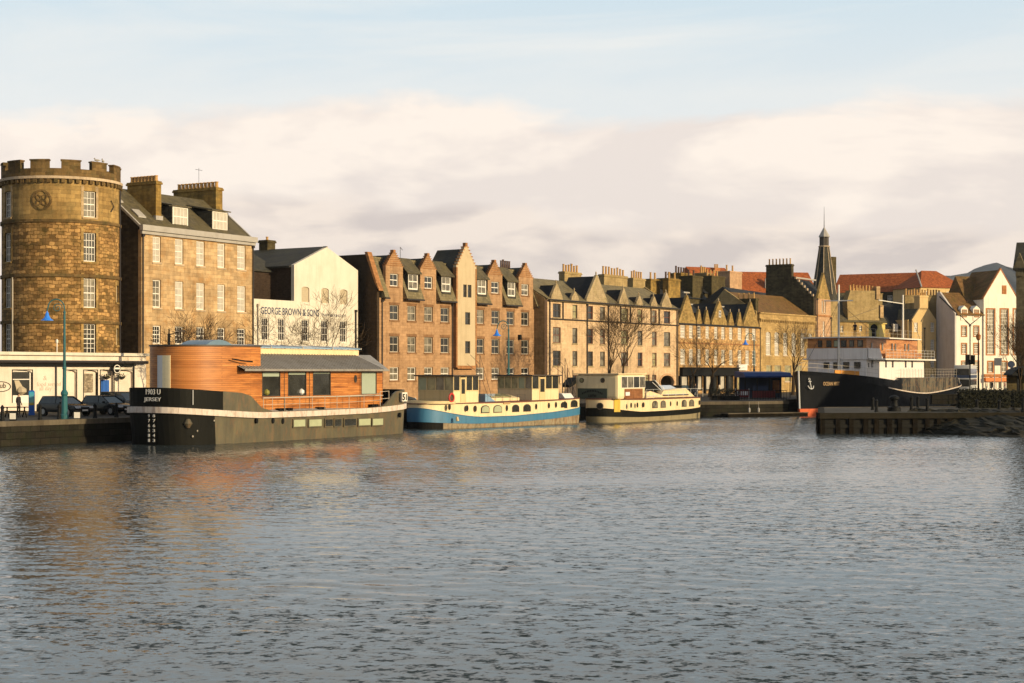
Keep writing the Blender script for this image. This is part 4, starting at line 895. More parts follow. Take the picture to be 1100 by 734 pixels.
# dark building cut by the right edge
f = Fr(1091.6, 168, (1, -.42)); r = f.root('dark_stone_building', 'dark stone building cut off by the right edge of the photo', 'building')
X = f.u; ue = 12; ze = f.z(1093, 288); holes = [(1.2 + 2.2 * i, 2.2 + 2.2 * i, z, z + 1.7) for i in range(4) for z in (3.6, 6.6, 9.4)]
m = MB(); grid_wall(m, [(0, ue, 0, ze)], holes, .4); m.box(0, .4, .4, 7.6, 0, ze); m.build('wall', M['darkstone'], r)
for h in holes: window(r, *h, .12, 2, 4, .08, .05, 'grey_frame', 'glass', 'stack_dark')
m = MB(); m.px([(-.3, ze), (3.8, ze + 3.0), (7.8, ze), (7.8, ze - .2), (-.3, ze - .2)], -.3, ue); m.build('roof', M['slate'], r)
m = MB(); m.box(-.2, .9, -.3, .9, ze, ze + .3); m.box(-.05, .75, -.15, .75, ze - .9, ze); m.py([(-.15, ze + .3), (.85, ze + .3), (.35, ze + 1.6)], -.25, .85); m.build('corner_finial', M['darkstone'], r)
# blocks added out of view on the right bank to shade the right-hand quay
for (x, y, w, d, h, lab) in SHADE:
    e = empty('shade_block', (x, y, G), radians(12), lab, 'building', 'unseen blocks added to cast shade')
    m = MB(); m.box(-w / 2, w / 2, -d / 2, d / 2, 0, h); m.build('wall', M['tan_stack'], e)
    m = MB(); m.px([(-d / 2 - .3, h), (0, h + 4), (d / 2 + .3, h)], -w / 2 - .3, w / 2 + .3); m.build('roof', M['slate'], e)
# ================================================================== SETTING
def sheet(name, pts, z, mat, kind='structure'):
    me = bpy.data.meshes.new(name); me.from_pydata([(x, y, z) for x, y in pts], [], [tuple(range(len(pts)))])
    bm = bmesh.new(); bm.from_mesh(me); bmesh.ops.triangulate(bm, faces=bm.faces); bmesh.ops.recalc_face_normals(bm, faces=bm.faces)
    for f in bm.faces:
        if f.normal.z < 0: f.normal_flip()
    bm.to_mesh(me); bm.free(); me.materials.append(mat); o = bpy.data.objects.new(name, me); COL.objects.link(o); o['kind'] = kind; return o
def ground_mat(name, base, alt, bw=0, rough=.9):
    t = NT(name, rough, 0, .25); P = t.tc.outputs['Object']
    c = t.mix(t.ramp(t.noise(P, .15, 7, .65), [(.4, (0, 0, 0)), (.62, (1, 1, 1))]), base, alt)
    if bw:
        br = t.n('ShaderNodeTexBrick'); t.l(P, br.inputs['Vector']); br.inputs['Scale'].default_value = 1; br.inputs['Brick Width'].default_value = bw; br.inputs['Row Height'].default_value = bw * .6
        br.inputs['Color1'].default_value = (.75, .75, .75, 1); br.inputs['Color2'].default_value = (1.15, 1.15, 1.15, 1); br.inputs['Mortar'].default_value = (.5, .5, .5, 1); br.inputs['Mortar Size'].default_value = .02
        c = t.mix(1.0, c, br.outputs['Color'], 'MULTIPLY')
    t.bump(t.noise(P, 4, 5), .3, .03); return t.col(c)
M['cobble'] = ground_mat('setts', (.055, .046, .034), (.034, .029, .023), .3)
M['pave'] = ground_mat('paving', (.16, .13, .10), (.10, .085, .065), .8)
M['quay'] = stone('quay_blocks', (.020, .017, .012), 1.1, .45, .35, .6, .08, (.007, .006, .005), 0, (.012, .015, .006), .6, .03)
M['coping'] = stone('coping', (.11, .09, .065), 1.4, .6, .25, .6)
M['pierbeam'] = paint('weedy_beam', (.022, .018, .012), .9, .6, (.010, .011, .005), spec=.08); M['pierdark'] = flat('pier_dark', (.008, .007, .005), .9)
M['pierwood'] = planks('pier_timber', (.008, .0065, .0045), (.015, .012, .008), .3, 5, True, .9, .06)
M['rubble'] = ground_mat('rubble', (.040, .032, .018), (.014, .013, .007), .45)  # shade on the bank is darkened into this colour
cq = lambda Y, c: (.676 * Y - c, Y)
edge = [cq(-200, 101.5), cq(168, 101.5), (19.8, 169.6), (30.6, 175.0), cq(181.5, 92.4), cq(224, 92.4), (67, 223), (43, 147), (28.0, 143.5), (24.2, 123.6), (46, 125.5), (75, 108), (260, 10), (420, -200)]
far = [(6000, -200), (6000, 6500), (-6000, 6500), (-6000, -200)]
sheet('ground', edge + far, G, M['cobble'])
m = MB(); 
for i in range(len(edge) - 1):
    (a, b), (c, d) = edge[i], edge[i + 1]; m.quad((a, b, G), (c, d, G), (c, d, -3), (a, b, -3))
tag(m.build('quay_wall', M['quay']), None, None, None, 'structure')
m = MB()
for i in range(len(edge) - 1):
    if i in (8, 9): continue
    (a, b), (c, d) = edge[i], edge[i + 1]; l = sqrt((c - a) ** 2 + (d - b) ** 2); nx, ny = -(d - b) / l, (c - a) / l
    for s0, s1 in ((.06, -.5),):
        A = [(a - nx * s0 * -1, b - ny * s0 * -1), (c - nx * s0 * -1, d - ny * s0 * -1), (c + nx * .55, d + ny * .55), (a + nx * .55, b + ny * .55)]
        A = [(a - nx * .06, b - ny * .06), (c - nx * .06, d - ny * .06), (c + nx * .55, d + ny * .55), (a + nx * .55, b + ny * .55)]
        m.pz(A, G - .3, G + .04)
tag(m.build('quay_coping', M['coping']), None, None, None, 'structure')
sheet('pavement', [cq(60, 122.5), cq(232, 122.5), cq(232, 150), cq(60, 150)], G + .1, M['pave'])
m = MB(); a = cq(60, 122.5); b = cq(232, 122.5); m.pz([(a[0], a[1]), (b[0], b[1]), (b[0] - .15, b[1] + .1), (a[0] - .15, a[1] + .1)], G - .05, G + .104); tag(m.build('kerb', M['coping']), None, None, None, 'structure')
# pier at the right: timber faced edge
PA = atan2(1.9, 21.8); root = empty('timber_pier', (24.2, 123.6, 0), PA, 'low dark timber faced pier head at the right, in front of the ship', 'pier')
lx = 3.8 * cos(PA) + 19.9 * sin(PA); ly = -3.8 * sin(PA) + 19.9 * cos(PA)
m = MB(); m.box(-.25, 20, -.34, .25, G - .42, G + .03); m.pz([(-.25, .25), (.3, .25), (lx + .3, ly), (lx - .25, ly)], G - .42, G + .03); m.build('fender_beam', M['pierbeam'], root)
m = MB(); u = 0
while u < 20:
    w_ = random.uniform(.13, .2); m.box(u - w_, u + w_, -.3 + random.uniform(0, .06), 0, -1.5, G - .43); u += random.uniform(.8, 1.25)
for i in range(16): k = (i + .5) / 16; m.box(lx * k - .4, lx * k - .02, ly * k - .16, ly * k + .16, -1.5, G - .43)
m.build('piles', M['pierwood'], root)
m = MB(); m.box(-.05, 20, -.2, -.02, .45, .7); m.box(-.05, 20, -.1, -.01, -1, G - .43); m.build('waling', M['pierdark'], root)
m = MB(); m.pz([(.3, .26), (16, .26), (16 + lx, ly), (lx + .3, ly)], G - .1, G + .012); m.build('deck', ground_mat('pier_deck', (.075, .063, .043), (.04, .034, .024), .5), root)
# rubble bank in front of the right hand quay
m = MB(); nx, ny = 130, 30
gv = [[None] * (ny + 1) for _ in range(nx + 1)]
random.seed(3)
for i in range(nx + 1):
    s = i / nx; x = 30.5 + s * 45; yt = 125.6 + 3 - (0 if x < 46 else (x - 46) * .6); wd = 2.0 + 14.0 * min(1, max(0, (s - .02) * 7)) ** .7
    for j in range(ny + 1):
        q = j / ny; y = yt - wd * q; z = (G + .25) * (1 - q ** 1.3) * min(1, .35 + s * 14) - .5 * q + random.uniform(-.2, .12) * (1 if random.random() < .6 else .3)
        gv[i][j] = len(m.v); m.v.append((x + random.uniform(-.2, .2), y + random.uniform(-.2, .2), z))
for i in range(nx):
    for j in range(ny): m.f.append((gv[i][j], gv[i][j + 1], gv[i + 1][j + 1], gv[i + 1][j]))
tag(m.build('river_bank', M['rubble']), None, None, None, 'structure')
# hill far behind; its distance haze is put into the bluish colour
m = MB(); Y0 = 3000; prof = [(960, 296), (1000, 296), (1025, 296.5), (1036, 293), (1046, 288.5), (1055, 285), (1062, 283), (1070, 282.6), (1078, 284), (1084, 286), (1088, 290), (1092, 296), (1098, 302), (1110, 312), (1140, 330)]
hx = []; 
for d, k in ((-700, .0), (-450, .35), (-200, .8), (0, 1.0), (250, .85), (600, .4), (900, 0)):
    r = []
    for px, py in prof: x = (px - 550) / F * Y0; z = (4.8 + (400 - py) * Y0 / F) * k; r.append((x + random.uniform(-15, 15), Y0 + d + random.uniform(-20, 20), max(0, z + random.uniform(-6, 6) * (k > 0 and k < 1))))
    hx.append(r)
n = len(prof)
for r in hx: m.v.extend(r)
for j in range(len(hx) - 1):
    for i in range(n - 1): m.f.append((j * n + i, j * n + i + 1, (j + 1) * n + i + 1, (j + 1) * n + i))
tag(m.build('hill', ground_mat('hill', (.10, .105, .11), (.07, .078, .085)), None, True), None, None, None, 'structure')
# water
def water():
    t = NT('river_water', .09, 0, .5); t.b.inputs['IOR'].default_value = 1.37
    P = t.tc.outputs['Object']; t.b.inputs['Base Color'].default_value = (.030, .038, .040, 1)
    # choppy facets: normals tilted by two octaves of noise, stronger in the gusts
    def tilt(scale, det, k, st, off):
        mp = t.n('ShaderNodeMapping'); mp.inputs['Scale'].default_value = st; mp.inputs['Rotation'].default_value = (0, 0, off); t.l(P, mp.inputs['Vector'])
        x = t.n('ShaderNodeTexNoise'); x.inputs['Scale'].default_value = scale; x.inputs['Detail'].default_value = det; x.inputs['Roughness'].default_value = .6; t.l(mp.outputs[0], x.inputs['Vector'])
        a = t.n('ShaderNodeVectorMath', operation='SUBTRACT'); t.l(x.outputs['Color'], a.inputs[0]); a.inputs[1].default_value = (.5, .5, .5)
        b = t.n('ShaderNodeVectorMath', operation='MULTIPLY'); t.l(a.outputs[0], b.inputs[0]); b.inputs[1].default_value = (k * .7, k, 0); return b.outputs[0]
    gust = t.ramp(t.noise(P, .05, 5, .6, (.45, 1.2, 1)), [(.40, (.5, .5, .5)), (.60, (1.55, 1.55, 1.55))])
    v = t.n('ShaderNodeVectorMath', operation='ADD'); t.l(tilt(3.0, 3, RIP, (1, 1.35, 1), .25), v.inputs[0]); t.l(tilt(8.5, 2, RIP * .6, (1, 1.3, 1), -.3), v.inputs[1])
    g0 = t.n('ShaderNodeVectorMath', operation='MULTIPLY'); t.l(v.outputs[0], g0.inputs[0]); t.l(gust, g0.inputs[1])
    # slopes leaned towards -Y so the water mirrors sky, not the buildings
    sx = t.n('ShaderNodeSeparateXYZ'); t.l(g0.outputs[0], sx.inputs[0]); g = t.n('ShaderNodeCombineXYZ'); t.l(sx.outputs[0], g.inputs[0])
    ly_ = t.math('MINIMUM', t.math('MULTIPLY', t.math('MULTIPLY', sx.outputs[1], t.math('ABSOLUTE', sx.outputs[1])), 10.0), t.math('MULTIPLY', sx.outputs[1], .05)); ly_ = t.math('SUBTRACT', ly_, .042); t.l(ly_, g.inputs[1])
    ge = t.n('ShaderNodeNewGeometry'); a = t.n('ShaderNodeVectorMath', operation='ADD'); t.l(ge.outputs['Normal'], a.inputs[0]); t.l(g.outputs[0], a.inputs[1])
    nm = t.n('ShaderNodeVectorMath', operation='NORMALIZE'); t.l(a.outputs[0], nm.inputs[0]); t.l(nm.outputs[0], t.b.inputs['Normal'])
    return t.m
RIP = .88
M['water'] = water()
def water_mesh():
    """one sheet: wind ripples modelled in the basin, flat beyond it"""
    import numpy as np
    rg = np.random.RandomState(5); st = .18
    ys = np.arange(14, 182, st); xs = np.arange(-80, 80, st); X, Y = np.meshgrid(xs, ys)
    Z = np.zeros_like(X); wind = radians(255)
    for k in range(64):
        lam = .44 * (4.0 ** (k / 63.0)); th = wind + rg.normal(0, .55); amp = WAMP * lam ** .75 * rg.uniform(.6, 1.3); kk = 2 * pi / lam
        Z += amp * np.sin(kk * (X * cos(th) + Y * sin(th)) + rg.uniform(0, 6.28))
    g = np.zeros_like(X)
    for k in range(14):
        lam = rg.uniform(18, 60); th = rg.uniform(0, 6.28); g += np.sin(2 * pi / lam * (X * cos(th) * .6 + Y * sin(th) * 1.6) + rg.uniform(0, 6.28))
    g = 1 / (1 + np.exp(-g * .6)); Z *= (.30 + 1.0 * g)
    keep = (np.abs(X) < .40 * Y + 9)
    fade = np.clip((.40 * Y + 9 - np.abs(X)) / 4, 0, 1) * np.clip((Y - 14) / 3, 0, 1) * np.clip((181 - Y) / 3, 0, 1); Z *= fade
    idx = -np.ones(X.shape, int); idx[keep] = np.arange(keep.sum())
    V = np.stack([X[keep], Y[keep], Z[keep]], 1)
    q = keep[:-1, :-1] & keep[1:, :-1] & keep[:-1, 1:] & keep[1:, 1:]
    Fq = np.stack([idx[:-1, :-1][q], idx[:-1, 1:][q], idx[1:, 1:][q], idx[1:, :-1][q]], 1)
    # flat surround
    B = 6000.0; n0 = len(V)
    y0, y1 = ys[0], ys[-1]; h0, h1 = .40 * y0 + 9 - st, .40 * y1 + 9 - st
    h1 = min(h1, 80 - st)
    S = [(-B, -B, -.02), (B, -B, -.02), (B, y0 + .2, -.02), (-B, y0 + .2, -.02), (-B, 400, -.02), (B, 400, -.02), (-h0, y0, -.02), (h0, y0, -.02), (h1, y1 - .3, -.02), (-h1, y1 - .3, -.02)]
    V = np.vstack([V, np.array(S)])
    ex = [(0, 1, 2, 3), (3, 6, 9, 4), (7, 2, 5, 8), (9, 8, 5, 4)]
    faces = [tuple(int(i) for i in f) for f in Fq] + [tuple(n0 + i for i in f) for f in ex]
    me = bpy.data.meshes.new('water'); me.from_pydata(V.tolist(), [], faces); me.polygons.foreach_set('use_smooth', [True] * len(faces)); me.materials.append(M['water'])
    o = bpy.data.objects.new('water', me); COL.objects.link(o); o['kind'] = 'structure'
WAMP = .0010
water_mesh()
# ================================================================== BOATS
def superring(u0, u1, b, vc, nb, ns, zf, N=72):
    c = (u0 + u1) / 2; a = (u1 - u0) / 2; out = []
    for i in range(N):
        th = 2 * pi * i / N; co, si = cos(th), sin(th)
        # blend exponents bow / stern
        n = nb if co < 0 else ns
        u = c + a * math.copysign(abs(co) ** (2 / n), co); v = vc + b * math.copysign(abs(si) ** (2 / n), si)
        out.append((u, v, zf(u)))
    return out
def band(m, A, B):
    n = len(A); m.add(A + B, [(i, (i + 1) % n, n + (i + 1) % n, n + i) for i in range(n)])
def cap(m, A): m.add(A, [tuple(range(len(A)))])
def locate(f, ringp, px):
    """point of a ring nearest the camera that projects to column px; returns point and tangent angle"""
    best = None; n = len(ringp)
    for i in range(n):
        a, b = ringp[i], ringp[(i + 1) % n]; A = f.w(a[0], a[1]); B = f.w(b[0], b[1])
        pa, pb = 550 + F * A[0] / A[1], 550 + F * B[0] / B[1]
        if (pa - px) * (pb - px) <= 0 and abs(pa - pb) > 1e-6:
            k = (px - pa) / (pb - pa); Y = A[1] + (B[1] - A[1]) * k
            if best is None or Y < best[0]:
                p = tuple(a[j] + (b[j] - a[j]) * k for j in range(3)); du, dv = b[0] - a[0], b[1] - a[1]
                if pb < pa: du, dv = -du, -dv
                best = (Y, p, atan2(dv, du))
    if best is None:
        c = min(((abs(550 + F * f.w(q[0], q[1])[0] / f.w(q[0], q[1])[1] - px), q) for q in ringp), key=lambda t: t[0])[1]
        return c, 0.0, f.w(c[0], c[1])[1]
    return best[1], best[2], best[0]
def ontext(par, f, ringp, px0, px1, ybase, ytop, s, mat, name='lettering'):
    p, ang, Y = locate(f, ringp, (px0 + px1) / 2); z = H + (400 - ybase) * Y / F - f.base; hgt = (ybase - ytop) * Y / F
    q0, _, _ = locate(f, ringp, px0); q1, _, _ = locate(f, ringp, px1); w = sqrt((q1[0] - q0[0]) ** 2 + (q1[1] - q0[1]) ** 2)
    t = textmesh(par, s, 1, (0, 0, 0), mat, None, .01, name, 'CENTER')
    xs = [v.co.x for v in t.data.vertices]; zs = [v.co.z for v in t.data.vertices]; kx = w / (max(xs) - min(xs)); kz = hgt / (max(zs) - min(zs))
    off = Vector((sin(ang), -cos(ang), 0)) * .05
    t.data.transform(Matrix.Translation(Vector((p[0], p[1], z)) + off) @ Matrix.Rotation(ang, 4, 'Z') @ Matrix.Diagonal((kx, 1, kz, 1)))
    return t
def porthole(par, u, z, ru, rz, v, glass='glass', rim='dark_frame', rot=None):
    m = MB(); ring(m, u, z, ru, rz, ru * .78, rz * .78, v - .05, v + .02, 14); o = m.build('porthole', M[rim], par); g = MB(); disc(g, u, z, ru * .8, rz * .8, v - .02, v + .01, 14); g.build('glass', M[glass], o); return o
def archwin(par, u0, u1, z0, z1, v, glass='glass', frame='dark_frame'):
    def arc(a, b, c, d, h): return [(a, c), (b, c)] + [((a + b) / 2 + (b - a) / 2 * cos(pi * i / 8), d - h + h * sin(pi * i / 8)) for i in range(9)]
    m = MB(); P = arc(u0, u1, z0, z1, .3); m.py(P, v - .035, v + .02); o = m.build('window', M[frame], par)
    m = MB(); m.py(arc(u0 + .07, u1 - .07, z0 + .07, z1 - .07, .26), v - .05, v - .036); m.build('glass', M[glass], o); 
    return o
def rail(par, pts, h, r=.02, wires=(1.0, .5), posts=None, mat='grey_frame', name='railing'):
    m = MB()
    for p in pts: m.tube(p, (p[0], p[1], p[2] + h), r, r, 5)
    for k in wires:
        for i in range(len(pts) - 1): a, b = pts[i], pts[i + 1]; m.tube((a[0], a[1], a[2] + h * k), (b[0], b[1], b[2] + h * k), r * .8, r * .8, 4)
    return m.build(name, M[mat], par)
def streaky(name, a, b):
    t = NT(name, .6, 0, .3); P = t.tc.outputs['Object']
    m_ = t.ramp(t.noise(P, 1.0, 6, .7, (1.7, 1.7, .3)), [(.48, (0, 0, 0)), (.56, (1, 1, 1))])
    c = t.mix(m_, b, a); c = t.mix(t.ramp(t.noise(P, 2.5, 6, .75), [(.5, (0, 0, 0)), (.62, (.7, .7, .7))]), c, (.2, .11, .05))
    return t.col(c)
M['hullblack'] = paint('black_hull', (.008, .008, .007), .5, .22, (.03, .025, .015), spec=.06); M['hullolive'] = paint('sunlit_rusty_hull', (.085, .075, .05), .45, .5, (.17, .13, .06), rust=.25)  # lighter hull colour carries the sunlight on the black paint, plus rust
M['fender'] = paint('white_strake', (.56, .48, .42), .6, .35, (.32, .2, .1), rust=.45); M['cedar'] = planks('cedar', (.42, .155, .04), (.57, .235, .065), .13, 4.5, False, .42)
M['cedar_v'] = planks('cedar_upright', (.52, .17, .04), (.62, .23, .06), .5, 3.0, False, .45); M['door_cream'] = flat('cream_door', (.78, .66, .42), .5)
M['ribroof'] = plaster('ribbed_roof', (.25, .23, .21), .4, .5, .5); M['blueglass'] = flat('pale_blue_glazing', (.20, .31, .44), .25, 0, .6, .3, 1.0)
M['blueroof'] = flat('blue_grey_roof', (.13, .20, .27), .4, 0, .5, .3, 1); M['deck'] = flat('deck_grey', (.3, .29, .28), .7, 0, .3, .4, 2)
M['hullblue'] = paint('blue_hull', (.045, .155, .27), .4, .25, (.1, .14, .14)); M['hullblue2'] = paint('deep_blue', (.025, .17, .40), .4, .3, (.02, .08, .1))
M['scum'] = paint('rusty_concrete', (.27, .215, .14), .85, 1.0, (.05, .04, .025), rust=.6, sc=2.6); M['boatcream'] = paint('boat_cream', (.70, .54, .32), .5, .2, (.4, .25, .12)); M['boattan'] = paint('boat_tan', (.58, .44, .23), .5, .3, (.3, .2, .09))
M['yellow'] = paint('yellow_patch', (.55, .36, .04), .6, .3); M['red'] = flat('red_paint', (.5, .04, .03), .5); M['orange_boot'] = paint('orange_boot', (.62, .12, .04), .6, .25, (.2, .06, .03))
M['teal_panel'] = flat('dark_teal_panel', (.05, .065, .05), .7); M['brownpanel'] = planks('brown_door', (.22, .09, .03), (.30, .13, .05), .25, 2, True)
M['shipwhite'] = paint('ship_white', (.74, .68, .64), .5, .12, (.5, .35, .2)); M['rustside'] = streaky('rusty_side', (.11, .095, .065), (.014, .014, .013)); M['shipwood'] = planks('varnished_wood', (.56, .25, .09), (.68, .33, .13), .12, 2, True, .4)
M['shipblack'] = paint('ship_black', (.005, .006, .009), .45, .1, (.03, .026, .02), spec=.06); M['gilt'] = flat('gilt_lettering', (.42, .26, .12), .5); M['pipeyellow'] = paint('pale_yellow', (.62, .46, .13), .5, .2)
# ---- big black barge with cedar house
def barge_cedar():
    f = Fr(240, 105.3, .583, 0); root = f.root('cedar_houseboat', 'big black hulled barge with an orange cedar house and a white rubbing strake', 'houseboat')
    U1 = 22.9; U0 = -3.3; b = 3.75; vc = 3.75
    dk = lambda u: 1.95 + .45 * max(0, (4 - u) / 7) ** 1.2 + .25 * max(0, (u - 12) / 9.5) ** 2
    def top(u):
        if u < 4.8: k = min(1, max(0, (4.8 - u) / 2.4)); k = k * k * (3 - 2 * k); return dk(u) + .12 + k * (1.25 + .0 * u)
        if u > 18.4: k = min(1, (u - 18.4) / 2.2); k = k * k * (3 - 2 * k); return dk(u) + .12 + k * 1.05
        return dk(u) + .12
    r0 = superring(U0 + .3, U1 - .1, b - .12, vc, 3.3, 7, lambda u: -.6); r1 = superring(U0, U1, b, vc, 3.3, 7, lambda u: dk(u) - .32)
    R = superring(U0 - .15, U1 + .12, b + .18, vc, 3.3, 7, lambda u: dk(u) - .3); R2 = superring(U0 - .15, U1 + .12, b + .18, vc, 3.3, 7, lambda u: dk(u) + .1)
    q1 = superring(U0 + .02, U1, b, vc, 3.3, 7, lambda u: dk(u) + .08); q2 = superring(U0 - .02, U1 + .03, b + .03, vc, 3.3, 7, top); q3 = superring(U0 + .12, U1 - .1, b - .1, vc, 3.3, 7, top); q4 = superring(U0 + .12, U1 - .1, b - .1, vc, 3.3, 7, dk)
    m = MB(); m2 = MB(); n = len(r0)
    for i in range(n):
        j = (i + 1) % n; um = (r0[i][0] + r0[j][0]) / 2; vm = (r0[i][1] + r0[j][1]) / 2
        tgt = m2 if (um > .3 and vm < 3.5) else m  # near side aft of the bow takes the sunlit hull colour
        tgt.quad(r0[i], r0[j], r1[j], r1[i])
    h = m.build('hull', M['hullblack'], root, True); h2 = m2.build('lit_hull_side', M['hullolive'], root, True)
    m = MB(); band(m, r1, R); band(m, R, R2); band(m, R2, q1); m.build('rubbing_strake', M['fender'], root)
    m = MB(); m3 = MB()
    for i in range(n):
        j = (i + 1) % n; um = (q1[i][0] + q1[j][0]) / 2; vm = (q1[i][1] + q1[j][1]) / 2
        t = m3 if (um > .3 and vm < 2) else m
        t.quad(q1[i], q1[j], q2[j], q2[i]); t.quad(q2[i], q2[j], q3[j], q3[i]); m.quad(q3[i], q3[j], q4[j], q4[i])
    m.build('bulwark', M['hullblack'], root); m3.build('lit_bulwark_side', M['hullolive'], root)
    m = MB(); cap(m, q4); m.build('deck', M['deck'], root)
    # lettering and marks
    ontext(root, f, q2, 156.5, 172.5, 423.8, 418.0, '1903 U', M['white']); ontext(root, f, q2, 155, 174, 431, 425.6, 'JERSEY', M['white'])
    for i, (a, c) in enumerate((('9', '8'), ('7', '7'), ('6', '6'), ('5', '3'), ('1', '4'), ('1', '3'))):
        ontext(root, f, r1, 159.6, 161.4, 448.3 + i * 5.3, 445 + i * 5.3, a, M['white'], 'draught_mark'); ontext(root, f, r1, 164.6, 167.0, 448.3 + i * 5.3, 445 + i * 5.3, c, M['white'], 'draught_mark')
    p, ang, Y = locate(f, q2, 434.3); 
    m = MB(); z0 = H - 31 * Y / F; z1 = H - 21.5 * Y / F; c = Vector((p[0], p[1], 0)); d = Vector((cos(ang), sin(ang), 0)); o_ = Vector((sin(ang), -cos(ang), 0)) * .04
    a_, b_ = locate(f, q2, 431.2)[0], locate(f, q2, 436.6)[0]
    u0_, u1_ = f.u(431, -.03), f.u(436.4, -.03); m.box(u0_, u1_, -.14, .02, z0, z1); s = m.build('number_board', M['white'], root); textmesh(s, '51', .68, ((u0_ + u1_) / 2, -.16, z0 + .1), M['black'], None, .02, 'number', 'CENTER')
    # house, tall rounded end
    v0 = .75; uh = f.u(280, v0); zt = H + 28 * Fr.Y(f, 237, v0) / F; zb = 1.9
    def hr(z, g=0): return superring(-1.5 - g, 2 * uh + 1.5, 3.2 + g, 3.95, 2.5, 12, lambda u: z, 144)
    def clip(rp, uu): return [(min(p[0], uu), p[1], p[2]) for p in rp]
    A = clip(hr(zb), uh); B = clip(hr(zt), uh); m = MB(); band(m, A, B); cap(m, B); hs = m.build('tall_cabin', M['cedar'], root)
    A = clip(hr(zt, .06), uh + .05); B = clip(hr(zt + .1, .06), uh + .05); m = MB(); band(m, A, B); cap(m, B); m.build('roof_edge', M['dark_frame'], root)
    # door wrapped on the rounded end
    g = hr(0, .02); g2 = hr(0, .07); m = MB(); mf = MB()
    for i in range(len(g)):
        k_ = (i + 1) % len(g); a, c = g[i], g[k_]; a2, c2 = g2[i], g2[k_]; Wa = f.w(a[0], a[1]); px = 550 + F * Wa[0] / Wa[1]
        if a[0] > 2.5 or Wa[1] > 111 or (a[1] > 4.2 and a[0] > .3): continue
        if 169.5 < px < 181.5:
            tgt = mf if px < 172.2 else m
            tgt.ply([(a[0], a[1], 2.0), (c[0], c[1], 2.0), (c[0], c[1], zt - .62), (a[0], a[1], zt - .62)], [(a2[0], a2[1], 2.0), (c2[0], c2[1], 2.0), (c2[0], c2[1], zt - .62), (a2[0], a2[1], zt - .62)])
    if m.v: m.build('door', M['door_cream'], root)
    if mf.v: mf.build('door_frame', M['white2'], root)
    m = MB()   # curved roof hatch
    c = (f.u(211, 3.3) + f.u(239, 3.3)) / 2; L_ = (f.u(239, 3.3) - f.u(211, 3.3)) / 2
    m.py([(c - L_, zt + .1)] + [(c - L_ + 2 * L_ * i / 10, zt + .12 + .36 * sin(pi * (i + .0) / 10) ** .8) for i in range(11)] + [(c + L_, zt + .1)], 2.4, 4.8); m.build('roof_hatch', M['blueroof'], root, True)
    # low house with pitched roof
    ue = f.u(411, v0); ze = 5.0; holes = [(f.u(p, v0), f.u(q, v0), f.z(p, 423.5, v0) if p < 380 else f.z(p, 424, v0), f.z(p, 400, v0)) for p, q in ((281.5, 301), (309.3, 329), (336, 355.2), (388, 404.5))]
    zlo = 3.1; zhi = 4.85; holes = [(a, b_, zlo, zhi) for a, b_, _, _ in holes]
    m = MB(); grid_wall(m, [(uh, ue, zb, ze)], holes, .15, v0); m.box(ue - .15, ue, v0 + .15, 6.3, zb, ze); m.box(uh, ue, 6.3, 6.45, zb, ze); hw = m.build('long_cabin', M['cedar'], root)
    for i, h in enumerate(holes):
        m = MB(); a, b_, c, d = h
        for bx in ((a, a + .06, c, d), (b_ - .06, b_, c, d), (a, b_, c, c + .06), (a, b_, d - .06, d)): m.box(bx[0], bx[1], v0 - .02, v0 + .1, bx[2], bx[3])
        o = m.build('window', M['dark_frame'], root); g = MB(); g.box(a + .03, b_ - .03, v0 + .05, v0 + .07, c, d); g.build('pane', M['glass'] if i < 3 else M['sage'], o)
        if i < 3:
            g = MB(); g.box(a + .08, b_ - .08, v0 + .03, v0 + .045, d - (.35, .22, .16)[i], d - .05); g.build('blind', M['sage'], o)
            if i < 2: g = MB(); g.lathe(((a + b_) / 2 - .5 + i, v0 + .01, c + .1), [(.1, 0), (.22, .12), (.2, .3), (.05, .42)], 8); g.build('chair_back', M['leafy'] if i == 0 else M['white2'], o)
    porthole(hw, f.u(381.6, v0), 4.3, .17, .3, v0)
    for px in (305, 332, 386.5): m = MB(); m.box(f.u(px, v0), f.u(px, v0) + .04, v0 - .03, v0, zb, ze); m.build('cladding_joint', M['dark_frame'], hw)
    m = MB(); m.box(uh + .1, ue - .1, v0 - .12, v0 - .02, zlo - .12, zlo - .05); m.build('sill', M['grey_frame'], hw)
    zr = 6.15; ur0 = uh - .6; ul = f.u(262, .25); ur1 = f.u(417, .25); rid = f.u(396.5, 3.2)
    m = MB()
    V = [(ul, .2, ze), (ur1, .2, ze), (rid, 3.1, zr), (uh, 3.1, zr), (uh, .9, ze + .28), (ul, .9, ze + .28), (ur1, 6.8, ze), (rid, 4.1, zr), (uh, 4.1, zr), (uh, 6.8, ze)]
    m.add(V, [(0, 1, 2, 3, 4, 5), (1, 6, 7, 2), (2, 7, 8, 3), (6, 9, 8, 7), (0, 5, 4, 9, 6, 1)][:4])
    m.add([(ul, .2, ze - .1), (ur1, .2, ze - .1), (ur1, 6.8, ze - .1), (uh, 6.8, ze - .1), (uh, .9, ze - .1), (ul, .9, ze - .1)], [(0, 1, 2, 3, 4, 5)]); m.box(ul, ur1, .14, .2, ze - .12, ze + .03); m.box(ur1 - .03, ur1 + .03, .2, 6.8, ze - .12, ze + .03)
    u = ul + .2
    while u < ur1 - .3:
        v1 = 3.1 if u > uh else .9; z1 = zr if u > uh else ze + .28
        k = 1 if u < rid else max(0.02, (ur1 - u) / (ur1 - rid)); m.tube((u, .22, ze + .03), (u, .2 + (v1 - .2) * k, ze + (z1 - ze) * k + .03), .028, .028, 4); u += .34
    m.build('ribbed_roof', M['ribroof'], root)
    m = MB(); u2 = f.u(382, 3.3); m.box(uh, u2, 3.0, 5.0, zr - .3, zr + .38); m.build('clerestory', M['boatcream'], root)
